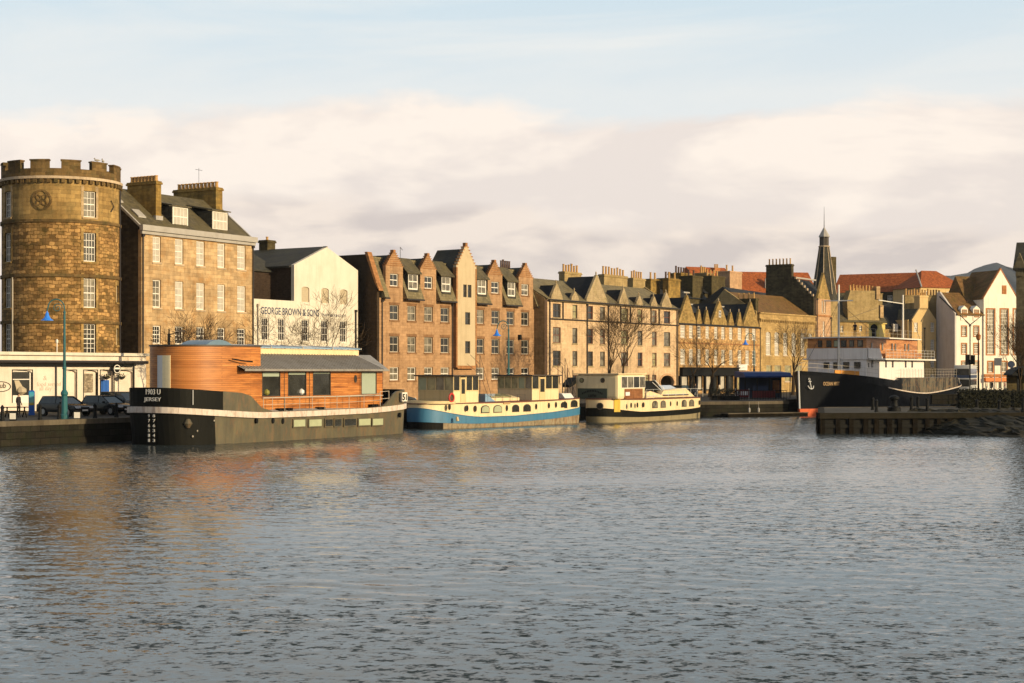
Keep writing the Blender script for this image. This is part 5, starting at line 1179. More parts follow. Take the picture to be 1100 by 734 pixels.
    m = MB(); m.px([(2.8, zr + .40), (2.8, zr + .48), (4.9, zr + .66), (4.9, zr + .58)], uh, u2 + .1)
    o = m.build('roof_glazing', M['blueglass'], root); m = MB()
    for i in range(5): u = uh + (u2 - uh) * i / 4; m.px([(2.76, zr + .41), (2.76, zr + .52), (4.9, zr + .70), (4.9, zr + .62)], u - .05, u + .05)
    m.build('glazing_bar', M['grey_frame'], o)
    # hull windows
    for (p, q, g) in ((314.4, 328, 1), (331, 345.6, 1), (348.5, 357.5, 0), (358.7, 366.8, 0), (369, 382.5, 0), (384.4, 398, 1), (399.3, 411.5, 1)):
        a, c = f.u(p, -.02), f.u(q, -.02); zc = f.z(p, 449.8 + (p - 314) * -.012, -.02) - .02; m = MB()
        v = .1 if q < 400 else .22
        m.box(a, c, -.06, v, zc - .64, zc + .0); o = m.build('hull_window', M['hullolive'], root); gm = MB(); gm.box(a + .08, c - .08, -.08, -.065, zc - .56, zc - .08); gm.build('pane', M['sage2'] if g else M['glass'], o)
    for px, y in ((293.5, 452), (304, 452.5), (276, 452), (430, 446)):
        m = MB(); disc(m, f.u(px, -.02), f.z(px, y, -.02), .12, .2, -.05, .1, 10); m.build('hawse_hole', M['black'], root)
    for px, y, rr in ((202, 455, .3), (212, 463, .06), (230, 452, .06), (207, 469, .07)):
        p, ang, Y = locate(f, r1, px); m = MB(); m.lathe((p[0], p[1], H + (400 - y) * Y / F), [(rr * .4, -rr), (rr, 0), (rr * .4, rr)], 10); m.build('hull_fitting', M['grey_frame'] if rr < .1 else M['hullolive'], root)
    pts = [(f.u(px, .12), .12, dk(f.u(px, .12)) + .12) for px in (283, 292.7, 306, 322, 335.5, 349, 362, 375, 391, 408.4)]; rail(root, pts, 1.0, .022, (.98, .5))
    pts = [(f.u(px, .12), .12, dk(f.u(px, .12)) + .12) for px in (408.4, 417.8)]; rail(root, pts, 1.15, .03, (.98, .5))
    for (p, q, y) in ((298.5, 305.5, 436.5), (308, 313, 436.5), (341, 348, 436.5), (398, 405, 433)):
        m = MB(); a, c = f.u(p, .5), f.u(q, .5); z = dk(a); m.box(a, (a + c) / 2 - .05, .35, .7, z, z + .32); m.box((a + c) / 2 + .05, c, .35, .7, z, z + .32); m.build('deck_locker', M['black'], root)
    m = MB(); u = f.u(258, .7); m.path([(u - .9, .65, 4.6 + 1.1), (u + .1, .3, 4.45 + 1.1), (u + .7, .2, 4.42 + 1.1)], .05); m.build('wall_bracket', M['black'], root)
    for px in (213,):
        p, ang, Y = locate(f, q2, 207); m = MB(); m.tube((p[0] - .03, p[1] - .05, H - 19 * Y / F), (p[0] - .03, p[1] - .05, H - 35 * Y / F), .025); m.build('rope', M['white2'], root)
M['sage'] = flat('sage_blind', (.30, .34, .27), .6, 0, .3, .15, 2); M['sage2'] = flat('pale_green_pane', (.36, .38, .24), .3, 0, .5, .3, 2); M['leafy'] = flat('yellow_green_chair', (.22, .2, .04), .7)
barge_cedar()
# ---- blue and cream barge
def glazed(par, f, u0, u1, v0, v1, zb, zg, zt, nf, sides, wall='boatcream', endwall='boattan', nm='deckhouse', pane='glass_green'):
    """glazed deckhouse: panes on its bow end (nf) and on its river side (list of widths)"""
    m = MB(); m.box(u0, u1, v0, v0 + .08, zb, zg); m.box(u1 - .08, u1, v0 + .08, v1, zb, zt); m.box(u0, u1, v1 - .08, v1, zb, zg); o = m.build(nm, M[wall], par)
    m = MB(); m.box(u0 - .0, u0 + .08, v0 + .08, v1 - .08, zb, zg); m.build('end_panel', M[endwall], o)
    m = MB(); m.box(u0 - .3, u1 + .25, v0 - .25, v1 + .25, zt, zt + .12); m.build('roof', M['dark_frame'], o)
    fr = MB()
    for i in range(nf + 1): v = v0 + (v1 - v0) * i / nf; fr.box(u0 - .02, u0 + .08, max(v0, v - .06), min(v1, v + .06), zg, zt)
    fr.box(u0 - .03, u0 + .09, v0, v1, zg - .04, zg + .08); fr.box(u0 - .03, u0 + .09, v0, v1, zt - .1, zt)
    n = len(sides)
    for i in range(n + 1): u = u0 + (u1 - u0) * i / n; fr.box(max(u0, u - .05), min(u1, u + .05), v0 - .02, v0 + .07, zg - (.0 if sides[min(i, n - 1)] != 'd' else .0), zt)
    fr.box(u0, u1, v0 - .025, v0 + .075, zg - .04, zg + .05); fr.build('window_frame', M['boattan'], o)
    for i in range(nf):
        v = v0 + (v1 - v0) * i / nf; p = MB(); p.box(u0 + .03, u0 + .04, v + .06, v + (v1 - v0) / nf - .06, zg, zt); p.build('pane', M[random.choice([pane, pane, 'sage2', 'half'])], o)
    for i in range(n):
        u = u0 + (u1 - u0) * i / n; w = (u1 - u0) / n; p = MB()
        if sides[i] == 'd': p.box(u + .08, u + w - .08, v0 - .03, v0 + .03, zb + .1, zt - .1); d = p.build('door', M['boattan'], o); q = MB(); q.box(u + .2, u + w - .2, v0 - .05, v0 - .031, zg - .25, zt - .25); q.build('pane', M['glass'], d)
        else: p.box(u + .05, u + w - .05, v0 + .03, v0 + .04, zg, zt); p.build('pane', M['glass'], o)
    return o
def barge_blue():
    f = Fr(480, 133.8, .76, 0); root = f.root('blue_barge', 'blue and cream barge with two glazed deckhouses, middle of the three moored barges', 'barge')
    U1 = f.u(629); U0 = -1.5; b = 2.3; vc = 2.3
    k = lambda u: max(0, (5 - u) / 6.5) ** 1.6; e = lambda u: max(0, (u - 10) / (U1 - 10)) ** 1.5
    zA = lambda u: .34 + .25 * k(u) + .5 * e(u); zB = lambda u: .88 + .85 * k(u) + .6 * e(u); zC = lambda u: 2.12 + .0 * u + .22 * e(u)
    S = lambda g, zf: superring(U0 - g, U1 + g * .5, b + g, vc, 3.2, 7, zf)
    r0, r1, r2, r3 = S(-.1, lambda u: -.5), S(0, zA), S(.06, zB), S(.0, zC)
    mats = {}
    m = MB(); mb = MB(); n = len(r0)
    for i in range(n):
        j = (i + 1) % n; t = mb if r0[i][0] < 0.2 else m; t.quad(r0[i], r0[j], r1[j], r1[i])
    m.build('lower_hull', M['scum'], root, True); mb.build('bow_bottom', M['hullblack'], root, True)
    m = MB(); band(m, r1, S(.05, zA)); band(m, S(.05, zA), r2); band(m, r2, S(.1, lambda u: zB(u) + .02)); band(m, S(.1, lambda u: zB(u) + .02), S(.0, lambda u: zB(u) + .06)); m.build('blue_band', M['hullblue'], root, True)
    m = MB(); band(m, S(0, lambda u: zB(u) + .05), r3); m.build('cabin_side', M['boatcream'], root, True)
    m = MB(); band(m, S(.06, lambda u: zC(u) - .03), S(.06, lambda u: zC(u) + .05)); cap(m, S(.06, lambda u: zC(u) + .05)); m.build('cabin_top', M['red_frame'], root)
    for px in (471, 501.6, 510.6, 544.2, 575.7, 589.4, 597): u = f.u(px, 0) if px > 480 else .5; porthole(root, u, (zB(u) + zC(u)) / 2 + .12, .16, .27, .0 if px > 480 else .14)
    for p, q, g in ((516.9, 525.6, 'sage2'), (530, 539, 'sage2'), (550, 557.6, 'glass'), (562, 570, 'glass'), (602, 609.7, 'glass'), (613.6, 620.8, 'glass')):
        a, c = f.u(p), f.u(q); zc = (zB(a) + zC(a)) / 2 + .06; archwin(root, a, c, zc - .32, zc + .36, .0 if p < 600 else .06, g)
    zd = 2.15; va, vb = .35, 4.3
    a1, a2 = f.u(487, va), f.u(514, va); glazed(root, f, a1, a2, va, vb, zd, 3.2, 4.45, 4, ['w', 'd', 'w', 'w'])
    b1, b2 = f.u(571.5, va), f.u(600, va); glazed(root, f, b1, b2, va, vb, zd, 3.25, 4.45, 5, ['w', 'd', 'w', 'w'], 'boatcream', 'boatcream', 'after_deckhouse')
    # bow: tan apron between the deckhouse and the stem
    m = MB(); rr = superring(U0 + .1, a1 + 6, b - .05, vc, 3.2, 7, lambda u: zC(u)); rt = superring(U0 + .25, a1 + 6, b - .15, vc, 3.2, 7, lambda u: 2.35)
    rr = [(min(p[0], a1 - .03), p[1], p[2]) for p in rr]; rt = [(min(p[0], a1 - .03), p[1], 2.35) for p in rt]; band(m, rr, rt); cap(m, rt); m.build('foredeck', M['boattan'], root)
    # lifebuoy
    u = (a1 + f.u(487, va)) / 2 + .1; m = MB()
    for i in range(16):
        t0, t1 = 2 * pi * i / 16, 2 * pi * (i + 1) / 16; m.tube((f.u(485.5, 0) + .32 * cos(t0) + .25, va - .1, 2.62 + .36 * sin(t0)), (f.u(485.5, 0) + .32 * cos(t1) + .25, va - .1, 2.62 + .36 * sin(t1)), .085, .085, 6)
    m.build('lifebuoy', M['red'], root)
    # between the deckhouses: skylight, cowl, coiled gear and masts
    c1, c2 = f.u(517, 1.2), f.u(556, 1.2); m = MB(); m.px([(1.0, zd), (1.0, zd + .35), (2.3, zd + .62), (3.6, zd + .35), (3.6, zd)], c1, c2); o = m.build('low_coachroof', M['boatcream'], root)
    m = MB(); m.px([(1.2, zd + .42), (1.2, zd + .5), (2.2, zd + .72), (2.2, zd + .64)], c1 + 1.4, c2 - .9); m.build('coachroof_glazing', M['glass_green'], o)
    m = MB(); m.py([(c1 - .2, zd + .05), (c1 + 1.3, zd + .05), (c1 + .2, zd + .62), (c1 - .2, zd + .75)], .6, 2.2); m.build('tarpaulin', M['blueglass'], root)
    for px, h in ((512, 3.4), (515.5, 4.2), (607, 4.0), (604, 3.2)):
        u = f.u(px, 2); m = MB(); m.tube((u, 2, zd), (u, 2, zd + h), .05, .03); m.tube((u, 2, zd + h * .8), (u - 1.0, 2.3, zd + h * 1.0), .02, .02, 4); m.tube((u, 2, zd + h), (u + 1.3, 1.6, zd + .2), .018, .018, 4); m.build('mast', M['dark_frame'], root)
    m = MB(); a, c = f.u(606, 1), f.u(616, 1); m.px([(.9, zd + .2), (1.3, zd + .65), (2.8, zd + .65), (3.2, zd + .2)], a, c); m.build('dinghy_cover', M['white2'], root)
    pts = [(f.u(px, .15), .15, zd + .1) for px in (516, 524, 532, 540, 548, 556, 564)]; rail(root, pts, .55, .015, (1,), None, 'dark_frame')
    m = MB(); a, c = f.u(541, -.05), f.u(548, -.05); m.box(a, c, -.08, .0, 1.98, 2.12); m.build('name_plate', M['gilt'], root)
    m = MB(); u = f.u(490, -.1); m.tube((u, -.2, 1.0), (u, -.25, .65), .1, .14, 8); m.build('rubbing_fender', M['boattan'], root)
barge_blue()
# ---- cream barge with high wheelhouse
def barge_cream():
    f = Fr(672, 151.0, .594, 0); root = f.root('cream_barge', 'cream and black barge with a tall boxy wheelhouse, farthest of the three moored barges', 'barge')
    U1 = f.u(758); U0 = -1.6; b = 2.5; vc = 2.5
    k = lambda u: max(0, (4 - u) / 5.6) ** 1.3; e = lambda u: max(0, (u - 10) / (U1 - 10)) ** 2
    zA = lambda u: .42 + .15 * k(u) + .2 * e(u); zB = lambda u: .92 + .45 * k(u) + .25 * e(u); zC = lambda u: 2.15 + .08 * k(u)
    S = lambda g, zf: superring(U0 - g, U1 + g * .5, b + g, vc, 2.7, 7, zf)
    m = MB(); band(m, S(-.08, lambda u: -.5), S(0, zA)); m.build('lower_hull', M['hullolive2'], root, True)
    m = MB(); band(m, S(0, zA), S(.05, zB)); band(m, S(.05, zB), S(0, lambda u: zB(u) + .03)); m.build('black_band', M['hullblack'], root, True)
    m = MB(); band(m, S(0, lambda u: zB(u) + .03), S(0, zC)); m.build('cabin_side', M['boatcream'], root, True)
    m = MB(); band(m, S(.06, lambda u: zC(u) - .04), S(.06, lambda u: zC(u) + .06)); cap(m, S(.06, lambda u: zC(u) + .06)); m.build('cabin_top', M['red_frame'], root)
    R = S(.02, zC); p, ang, Y = locate(f, R, 644.5)
    m = MB(); m.lathe((0, 0, 0), [(.34, -.05), (.34, .05)], 14); m2 = MB(); m2.lathe((0, 0, 0), [(.25, .02), (.25, .07)], 14)
    for mm, mt in ((m, 'dark_frame'), (m2, 'black')):
        mm.v = [((x * cos(ang) + (z) * sin(ang)) + p[0], (x * sin(ang) - z * cos(ang)) + p[1], H - 36.4 * Y / F + y) for x, y, z in mm.v]; mm.build('bow_porthole', M[mt], root)
    q0, an, Yy = locate(f, R, 659.5); q1 = locate(f, R, 666)[0]; d = Vector((sin(an), -cos(an), 0)) * .05
    m = MB(); m.ply([(q0[0], q0[1], 1.0), (q1[0], q1[1], 1.0), (q1[0], q1[1], 2.25), (q0[0], q0[1], 2.25)], [(q0[0] + d.x, q0[1] + d.y, 1.0), (q1[0] + d.x, q1[1] + d.y, 1.0), (q1[0] + d.x, q1[1] + d.y, 2.25), (q0[0] + d.x, q0[1] + d.y, 2.25)]); m.build('yellow_panel', M['yellow'], root)
    for px in (677.8, 684.6, 691.3, 720.2, 727.2, 752): porthole(root, f.u(px), 1.62, .14, .25, .0 if px < 740 else .08)
    for p, q in ((700.8, 706.4), (709.6, 715), (732.2, 737.4), (740.3, 745.8)): archwin(root, f.u(p), f.u(q), 1.25, 1.98, .0 if p < 738 else .03, 'half')
    va, vb = .35, 5.0; a1, a2 = f.u(664, va), f.u(693.5, va); zt = 4.6; zd = 2.2
    m = MB(); m.box(a1, a2, va, vb, zd, zt)
    V = []; w = m.build('wheelhouse', M['boatcream2'], root, False, .3)
    m = MB(); m.box(a1 - .15, a2 + .1, va - .1, vb + .1, zt - .02, zt + .08); m.build('wheelhouse_roof', M['boatcream'], root)
    # bow end: round ports and dark sign panel; positions by depth along the end face
    def vpx(px):
        kk = (px - 550) / F; return (f.X0 + a1 * f.s - kk * (f.Y0 + a1 * f.c)) / (f.c + kk * f.s)
    for px, g in ((625, 'glass_green'), (647.5, 'glass')):
        v = vpx(px); m = MB(); m.px([(v + .24 * cos(2 * pi * i / 14), 4.02 + .24 * sin(2 * pi * i / 14)) for i in range(14)], a1 - .05, a1 + .02); o = m.build('porthole', M['dark_frame'], w)
        m = MB(); m.px([(v + .19 * cos(2 * pi * i / 14), 4.02 + .19 * sin(2 * pi * i / 14)) for i in range(14)], a1 - .07, a1 - .05); m.build('glass', M[g], o)
    v0, v1 = vpx(652.4), vpx(621); m = MB(); m.box(a1 - .08, a1 - .01, v0, v1, zd + .02, 3.25); s = m.build('sign_panel', M['teal_panel'], w)
    vm = (v0 + v1) / 2; Rm = Matrix.Rotation(radians(-90), 4, 'Z')
    textmesh(s, 'LEITH', .34, (a1 - .09, vm, 2.42), M['black'], Rm, .01, 'lettering', 'CENTER')
    m = MB()
    for i in range(13):
        t = (i - 6) / 6; v = vm - t * 1.05; z = 3.02 - .26 * t * t; m.box(a1 - .1, a1 - .085, v - .05, v + .05, z - .09, z + .09)
    m.build('arched_lettering', M['black'], s)
    g0, g1 = f.u(667.3, va), f.u(692.8, va); m = MB(); m.box(g0, g1, va - .03, va + .02, 3.25, 4.42); o = m.build('window_band', M['white'], w)
    for i in range(4): x0 = g0 + (g1 - g0) * i / 4; m = MB(); m.box(x0 + .07, x0 + (g1 - g0) / 4 - .07, va - .05, va - .031, 3.32, 4.36); m.build('pane', M['half'] if i != 2 else M['glass'], o)
    m = MB(); m.box(f.u(670.8, va), f.u(690, va), va - .04, va - .0, zd + .05, 3.2); m.build('door', M['brownpanel'], w)
    m = MB(); m.box(f.u(671.5, va), f.u(676, va), va - .06, va - .041, zd + .35, zd + .7); m.build('notice', M['white2'], w)
    # folding windscreen and sloping glazed hatches aft
    c1, c2, c3 = f.u(694, .6), f.u(711, .6), f.u(741, .6)
    m = MB(); m.py([(c1, zd + .7), (c1 + .2, 3.9), (c2 - .8, 3.95), (c2 + 1.0, 3.0), (c2 - 1.0, 3.0), (c1 + .4, zd + .7)], 1.0, 4.2); m.build('canopy', M['black'], root)
    m = MB(); m.tube((c2 - .9, .95, 3.98), (c2 + 1.3, .95, 3.05), .05); m.tube((c2 - 1.5, .95, 3.8), (c2 + .6, .95, 2.95), .04); m.build('canopy_frame', M['white2'], root)
    m = MB(); m.py([(c1, zd + .06), (c1, zd + .55), (c1 + .8, zd + .75), (c2 + 1, zd + .1)], .55, 4.4); m.py([(c2 - .5, zd + .06), (c2 + .4, zd + .75), (c3 - 1.0, zd + .95), (c3 + 1.2, zd + .06)], .6, 4.4); o = m.build('hatch_coaming', M['boatcream'], root)
    m = MB(); m.px([(.55, zd + .30), (.55, zd + .36), (2.5, zd + 1.25), (2.5, zd + 1.18)], c2 + .3, c3 - .7); m.px([(.5, zd + .2), (.5, zd + .26), (2.0, zd + .8), (2.0, zd + .72)], c1 + .1, c2 - 1.2); m.build('hatch_glazing', M['blueglass2'], o)
    m = MB(); m.px([(.5, zd + .22), (.5, zd + .30), (2.5, zd + 1.2), (2.5, zd + 1.1)], c2 + .1, c3 - .5); m.build('hatch_frame', M['dark_frame'], o)
    pts = [(f.u(px, .12), .12, 2.2) for px in (694, 702, 710, 718, 726, 734, 742, 749, 755)]; rail(root, pts, .9, .016, (1,), None, 'white2')
    m = MB(); p0 = vpx(617); m.tube((a1 - .3, p0, zd), (a1 - .3, p0, 5.0), .04); m.py([(a1 - 1.6, 3.6), (a1 - .4, 4.3), (a1 - .4, 3.7), (a1 - 1.5, 3.35)], p0 - .4, p0 + .5); m.build('furled_awning', M['black'], root)
    for px, z in ((601, 5.6), (606, 5.0), (611, 5.2)):
        v = vpx(px); m = MB(); m.tube((a1 - .3, v, zd), (a1 - .3, v, z), .035); m.build('pole', M['red_frame'], root)
M['boatcream2'] = paint('wheelhouse_cream', (.72, .58, .35), .5, .2, (.4, .28, .12)); M['hullolive2'] = paint('tan_bottom', (.25, .20, .115), .7, .6, (.1, .08, .04)); M['blueglass2'] = flat('pale_glazing', (.42, .45, .50), .2, 0, .6, .25, 1)
barge_cream()
# ---- black steamship
def ship():
    f = Fr(858.3, 173.6, .676, 0); root = f.root('old_steamship', 'old black hulled steamship with white bridge and wooden upper deck moored at the right', 'ship')
    LEN = 46.5; W = 4.3
    def ol(u0, u1, w, lb, ls, zf, N=46):
        us = [u0 + (u1 - u0) * (1 - cos(pi * i / N)) / 2 for i in range(N + 1)]; L_ = []
        for u in us:
            a = min(1, (u - u0) / lb); wb = (sin(pi / 2 * a)) ** .8; c = max(0, (u - (u1 - ls)) / ls); L_.append((u, w * wb * sqrt(max(0, 1 - c * c))))
        near = [(u, -q, zf(u)) for u, q in L_]; fa = [(u, q, zf(u)) for u, q in L_[1:-1]][::-1]; return near + fa
    rub = lambda u: 4.55 - .1 * u if u < 15 else 3.05 - .85 * sin(min(1, (u - 15) / 15) * pi / 2) + 1.35 * max(0, (u - 27) / 19.5) ** 1.7
    def top(u):
        if u < 19.5: return 4.95 - .062 * u
        if u < 40.5: return 4.15
        return rub(u) + .28
    b0 = ol(.35, 42, W - .6, 15, 7, lambda u: -.6); b1 = ol(.2, 42.6, W - .35, 14.5, 7, lambda u: .78 if u < 8 else max(.12, .78 - (u - 8) * .2)); b2 = ol(0, LEN, W, 13, 6.5, rub); 
    m = MB(); band(m, b0, b1); m.build('boot_topping', M['orange_boot'], root, True)
    m = MB(); band(m, b1, b2); m.build('hull', M['shipblack'], root, True)
    r1 = ol(-.05, LEN + .1, W + .09, 13, 6.5, lambda u: rub(u) - .06); r2 = ol(-.05, LEN + .1, W + .09, 13, 6.5, lambda u: rub(u) + .07)
    m = MB(); n = len(r1)
    for i in range(n):
        if r1[i][0] > 15: j = (i + 1) % n; m.quad(r1[i], r1[j], r2[j], r2[i]); m.quad(r2[i], r2[j], b2[j], b2[i]); m.quad(r1[i], r1[j], b2[j], b2[i])
    m.build('rubbing_band', M['fender'], root)
    t1 = ol(-.12, LEN, W + .03, 13, 6.5, top); tb = ol(0, LEN, W, 13, 6.5, rub); t2 = ol(.1, LEN - .15, W - .12, 13, 6.5, top); t3 = ol(.1, LEN - .15, W - .12, 13, 6.5, lambda u: rub(u) - .1)
    m = MB(); mr = MB(); 
    for i in range(n):
        j = (i + 1) % n; um = (t1[i][0] + t1[j][0]) / 2; t = mr if 19.5 < um < 40.5 else m
        t.quad(tb[i], tb[j], t1[j], t1[i]); t.quad(t1[i], t1[j], t2[j], t2[i]); m.quad(t2[i], t2[j], t3[j], t3[i])
    m.build('bulwark', M['shipblack'], root); mr.build('midship_plating', M['rustside'], root)
    m = MB(); cap(m, t3); m.build('deck', M['deck'], root)
    m = MB(); cap(m, ol(18, 41, W - .1, 3, 3, lambda u: 4.16)); m.build('main_deck', M['deck'], root)
    m = MB(); m.tube((.15, 0, .8), (-.12, 0, 4.95), .09, .09, 6); m.build('stem', M['white2'], root)
    ontext(root, f, b2, 884, 901.5, 414.2, 410.2, 'OCEAN MIST', M['gilt'], 'ship_name')
    # anchor emblem on the bow
    p, ang, Y = locate(f, b2, 869.5); z = H - 13 * Y / F; d = Vector((cos(ang), sin(ang), 0)); o_ = Vector((sin(ang), -cos(ang), 0)) * .2; c = Vector((p[0], p[1], z)) + o_
    m = MB(); tilt = Vector((0, 0, 1)) * .95 + d * -.25
    P = lambda a, b_: tuple(c + d * a + tilt * b_)
    m.tube(P(0, -.5), P(0, .5), .05); m.path([P(-.38, -.15), P(-.25, -.45), P(0, -.55), P(.25, -.45), P(.38, -.15)], .05); m.tube(P(-.2, .32), P(.2, .32), .04); m.path([P(.12 * cos(i), .6 + .12 * sin(i)) for i in range(7)], .03); m.build('anchor', M['white2'], root)
    # bow rail
    rp = [t1[i] for i in range(len(t1)) if t1[i][0] < 12]; pts = [p for p in t1[:46] if p[0] < 13][::2]; rail(root, pts, .9, .022, (1, .5), None, 'grey_frame', 'bow_rail')
    # deckhouses
    v = 3.55; ua = f.u(930.5, -v); ub = f.u(992.5, -v); z0, z1, z2 = 4.16, 6.3, 8.95
    fz = lambda px, py, vv: f.z(px, py, vv)
    z1 = f.z(930, 386, -v); z2 = f.z(930, 363, -v); zw = f.z(930, 374, -v)
    def front(uu, bulge, w, z, rear):   # rounded bridge front outline
        pts = [(uu + bulge * (1 - cos(pi * (i - 5) / 10 * 1.0)) if 0 else uu + bulge * (abs(i - 5) / 5) ** 2.2, -w + 2 * w * i / 10) for i in range(11)]
        return pts + [(rear, w), (rear, -w)]
    m = MB(); m.pz(front(ua - .7, .7, v, 0, ub), 3.0, z1)
    # aft end slopes: add curved stern wall
    w1 = m.build('lower_deckhouse', M['shipwhite'], root)
    m = MB(); m.pz(front(ua - .9, .8, v + .15, 0, ua + 1.2), z1 - .02, zw); w2 = m.build('bridge_front', M['shipwhite'], root)
    m = MB(); m.pz(front(ua - .85, .8, v + .05, 0, f.u(985, -v)), zw + .001, z2); m.pz([(ua + 1.2, -v - .05), (ua + 1.2, v + .05), (f.u(985, -v), v + .05), (f.u(985, -v), -v - .05)], z1 + .1, zw); w3 = m.build('wheelhouse', M['shipwood'], root)
    m = MB(); m.pz(front(ua - 1.3, 1.0, v + .5, 0, f.u(988, -v - .3)), z2, z2 + .14); m.build('wheelhouse_roof', M['white'], root)
    m = MB(); m.pz([(ua + .3, -v - .75), (ua + .3, v + .75), (f.u(999, -v), v + .5), (f.u(999, -v), -v - .75)], z1 - .05, z1 + .12); m.build('promenade_deck', M['white'], root)
    # bridge wing plates sloping down along the side
    m = MB(); m.py([(ua + .0, z1 + .12), (ua + 4.4, z1 + .12), (ua + 3.4, zw), (ua + .0, zw)], -v - .3, -v - .2); m.build('wing_plate', M['shipwhite'], root)
    def vpx(px, uu):
        kk = (px - 550) / F; return (f.X0 + uu * f.s - kk * (f.Y0 + uu * f.c)) / (f.c + kk * f.s)
    def fu(uu, bulge, w, v_): i = (v_ + w) / (2 * w) * 10; return uu + bulge * (abs(i - 5) / 5) ** 2.2
    for p, q in ((885.2, 891.2), (895.6, 900.6), (906, 912.2), (917, 923.2)):
        u0 = ua - .6; va_, vb_ = vpx(q, u0), vpx(p, u0); uu = min(fu(ua - .7, .7, v, va_), fu(ua - .7, .7, v, vb_)) - .05; m = MB(); za, zb = f.z(p, 396, 0) , f.z(p, 389.2, 0)
        m.box(uu, uu + .25, va_, vb_, za, zb); o = m.build('window', M['dark_frame'], w1); m = MB(); m.box(uu - .02, uu, va_ + .08, vb_ - .08, za + .08, zb - .08); m.build('pane', M['glass'], o)
    for p, q, g in ((878.5, 883, 'glass'), (888, 893.3, 'glass'), (896, 901, 'sage2'), (903.6, 909, 'glass'), (912, 916.8, 'half'), (920, 925.2, 'half')):
        u0 = ua - .8; va_, vb_ = vpx(q, u0), vpx(p, u0); uu = min(fu(ua - .85, .8, v + .05, va_), fu(ua - .85, .8, v + .05, vb_)) - .05; m = MB(); za, zb = zw + .12, z2 - .25
        m.box(uu, uu + .25, va_, vb_, za, zb); o = m.build('window', M['dark_frame'], w3); m = MB(); m.box(uu - .02, uu, va_ + .07, vb_ - .07, za + .07, zb - .07); m.build('pane', M[g], o)
    for px, w_ in ((932.5, .25), (936, .45), (950.8, .4), (958, .4), (972, .4), (979, .4)):
        u = f.u(px, -v); m = MB(); m.box(u, u + w_ * 1.2, -v - .04, -v + .1, z0 + 1.2, z0 + 2.0 - (.3 if w_ < .3 else 0)); o = m.build('window', M['dark_frame'], w1); m = MB(); m.box(u + .05, u + w_ * 1.2 - .05, -v - .06, -v - .041, z0 + 1.25, z0 + 1.6); m.build('pane', M['glass'], o)
    for px in (935, 946.5, 957, 960.5, 971, 974.5):
        u = f.u(px, -v); m = MB(); m.box(u, u + .42, -v - .1, -v + .1, zw - .2, zw + .65); o = m.build('window', M['dark_frame'], w3); m = MB(); m.box(u + .05, u + .37, -v - .12, -v - .101, zw - .12, zw + .58); m.build('pane', M['half'], o)
    pts = [(ua + 4.4 + i * (f.u(998, -v) - ua - 4.4) / 14, -v - .68, z1 + .1) for i in range(15)]; rail(root, pts, 1.05, .02, (1, .66, .33), None, 'white2', 'promenade_rail')
    m = MB(); m.box(ua + 4.4, f.u(985, -v), -v - .62, -v - .6, z1 + .2, z1 + .85); m.build('rail_panel', M['shipwood'], root)
    pts = [p for p in t1[:47] if 19.5 < p[0] < 40.3]; pts = [(pts[0][0] + (pts[-1][0] - pts[0][0]) * i / 20, -W * .97, 4.15) for i in range(21)]; rail(root, pts, 1.05, .018, (1, .66, .33), None, 'grey_frame', 'deck_rail')
    pts = [(ua - 1 + i * 1.4, -v - .4, z2 + .14) for i in range(14)]; rail(root, pts, .9, .018, (1, .5), None, 'grey_frame', 'top_rail'); pts = [(ua - 1 + i * 1.4, v + .4, z2 + .14) for i in range(14)]; rail(root, pts, .9, .018, (1, .5), None, 'grey_frame', 'top_rail')
    # stern: canopy and raised rail
    pts = [(41 + 4.9 * sin(a), -4.0 * cos(a), rub(44)) for a in (0, .3, .6, .9, 1.2, 1.57, 1.9)]; rail(root, pts, .75, .025, (1,), None, 'grey_frame', 'stern_rail')
    # pale yellow cabin on the top deck with a round window
    u0, vv = f.u(935, -.6), -.6; u1 = f.u(948, -2.0)
    uc = ua + 4.2; vc0, vc1 = max(-3.5, vpx(946, uc)), vpx(933, uc); m = MB(); m.box(uc, uc + 1.9, vc0, vc1, z2 + .14, f.z(935, 349, -1)); c = m.build('top_cabin', M['pipeyellow'], root, False, .12)
    m = MB(); m.box(uc - .15, uc + 2.05, vc0 - .15, vc1 + .15, f.z(935, 349, -1), f.z(935, 349, -1) + .1); m.build('cabin_roof', M['pipeyellow'], c)
    v_ = vpx(939, uc); m = MB(); zc = z2 + 1.25
    m.px([(v_ + .42 * cos(2 * pi * i / 16), zc + .42 * sin(2 * pi * i / 16)) for i in range(16)], uc - .08, uc + .01); m.box(uc - .07, uc, v_ - .25, v_ + .25, z2 + .2, zc); m.build('round_window', M['black'], c)
    # masts with yards
    u = f.u(901, -.6); m = MB(); zt = f.z(901, 306, -.6); m.tube((u, -.6, 3.2), (u, -.6, zt), .17, .11, 8); m.build('foremast', M['white'], root)
    m = MB(); zy = f.z(901, 323.5, -.6); m.tube((u, -2.3, zy), (u, 1.2, zy + .05), .07); m.build('fore_yard', M['white'], root)
    m = MB()
    for s in ((-3.8, 3.6), (3.8, 3.6)): m.tube((u, -.6, zt - 2), (u - 4.5, s[0] * .6, 4.4), .02, .02, 4); m.tube((u, -.6, zt - 2), (u + 5.5, s[0] * .9, z2), .02, .02, 4)
    m.build('rigging', M['pipe'], root)
    u = f.u(970, .2); zt = f.z(970, 317, .2); m = MB(); m.tube((u, .2, z2), (u, .2, zt), .14, .1, 8); m.build('mainmast', M['white'], root)
    m = MB(); zy = f.z(965, 326, .2); m.tube((u, .2, zy), (f.u(944, .2), .2, zy + .15), .06); m.build('main_yard', M['white'], root)
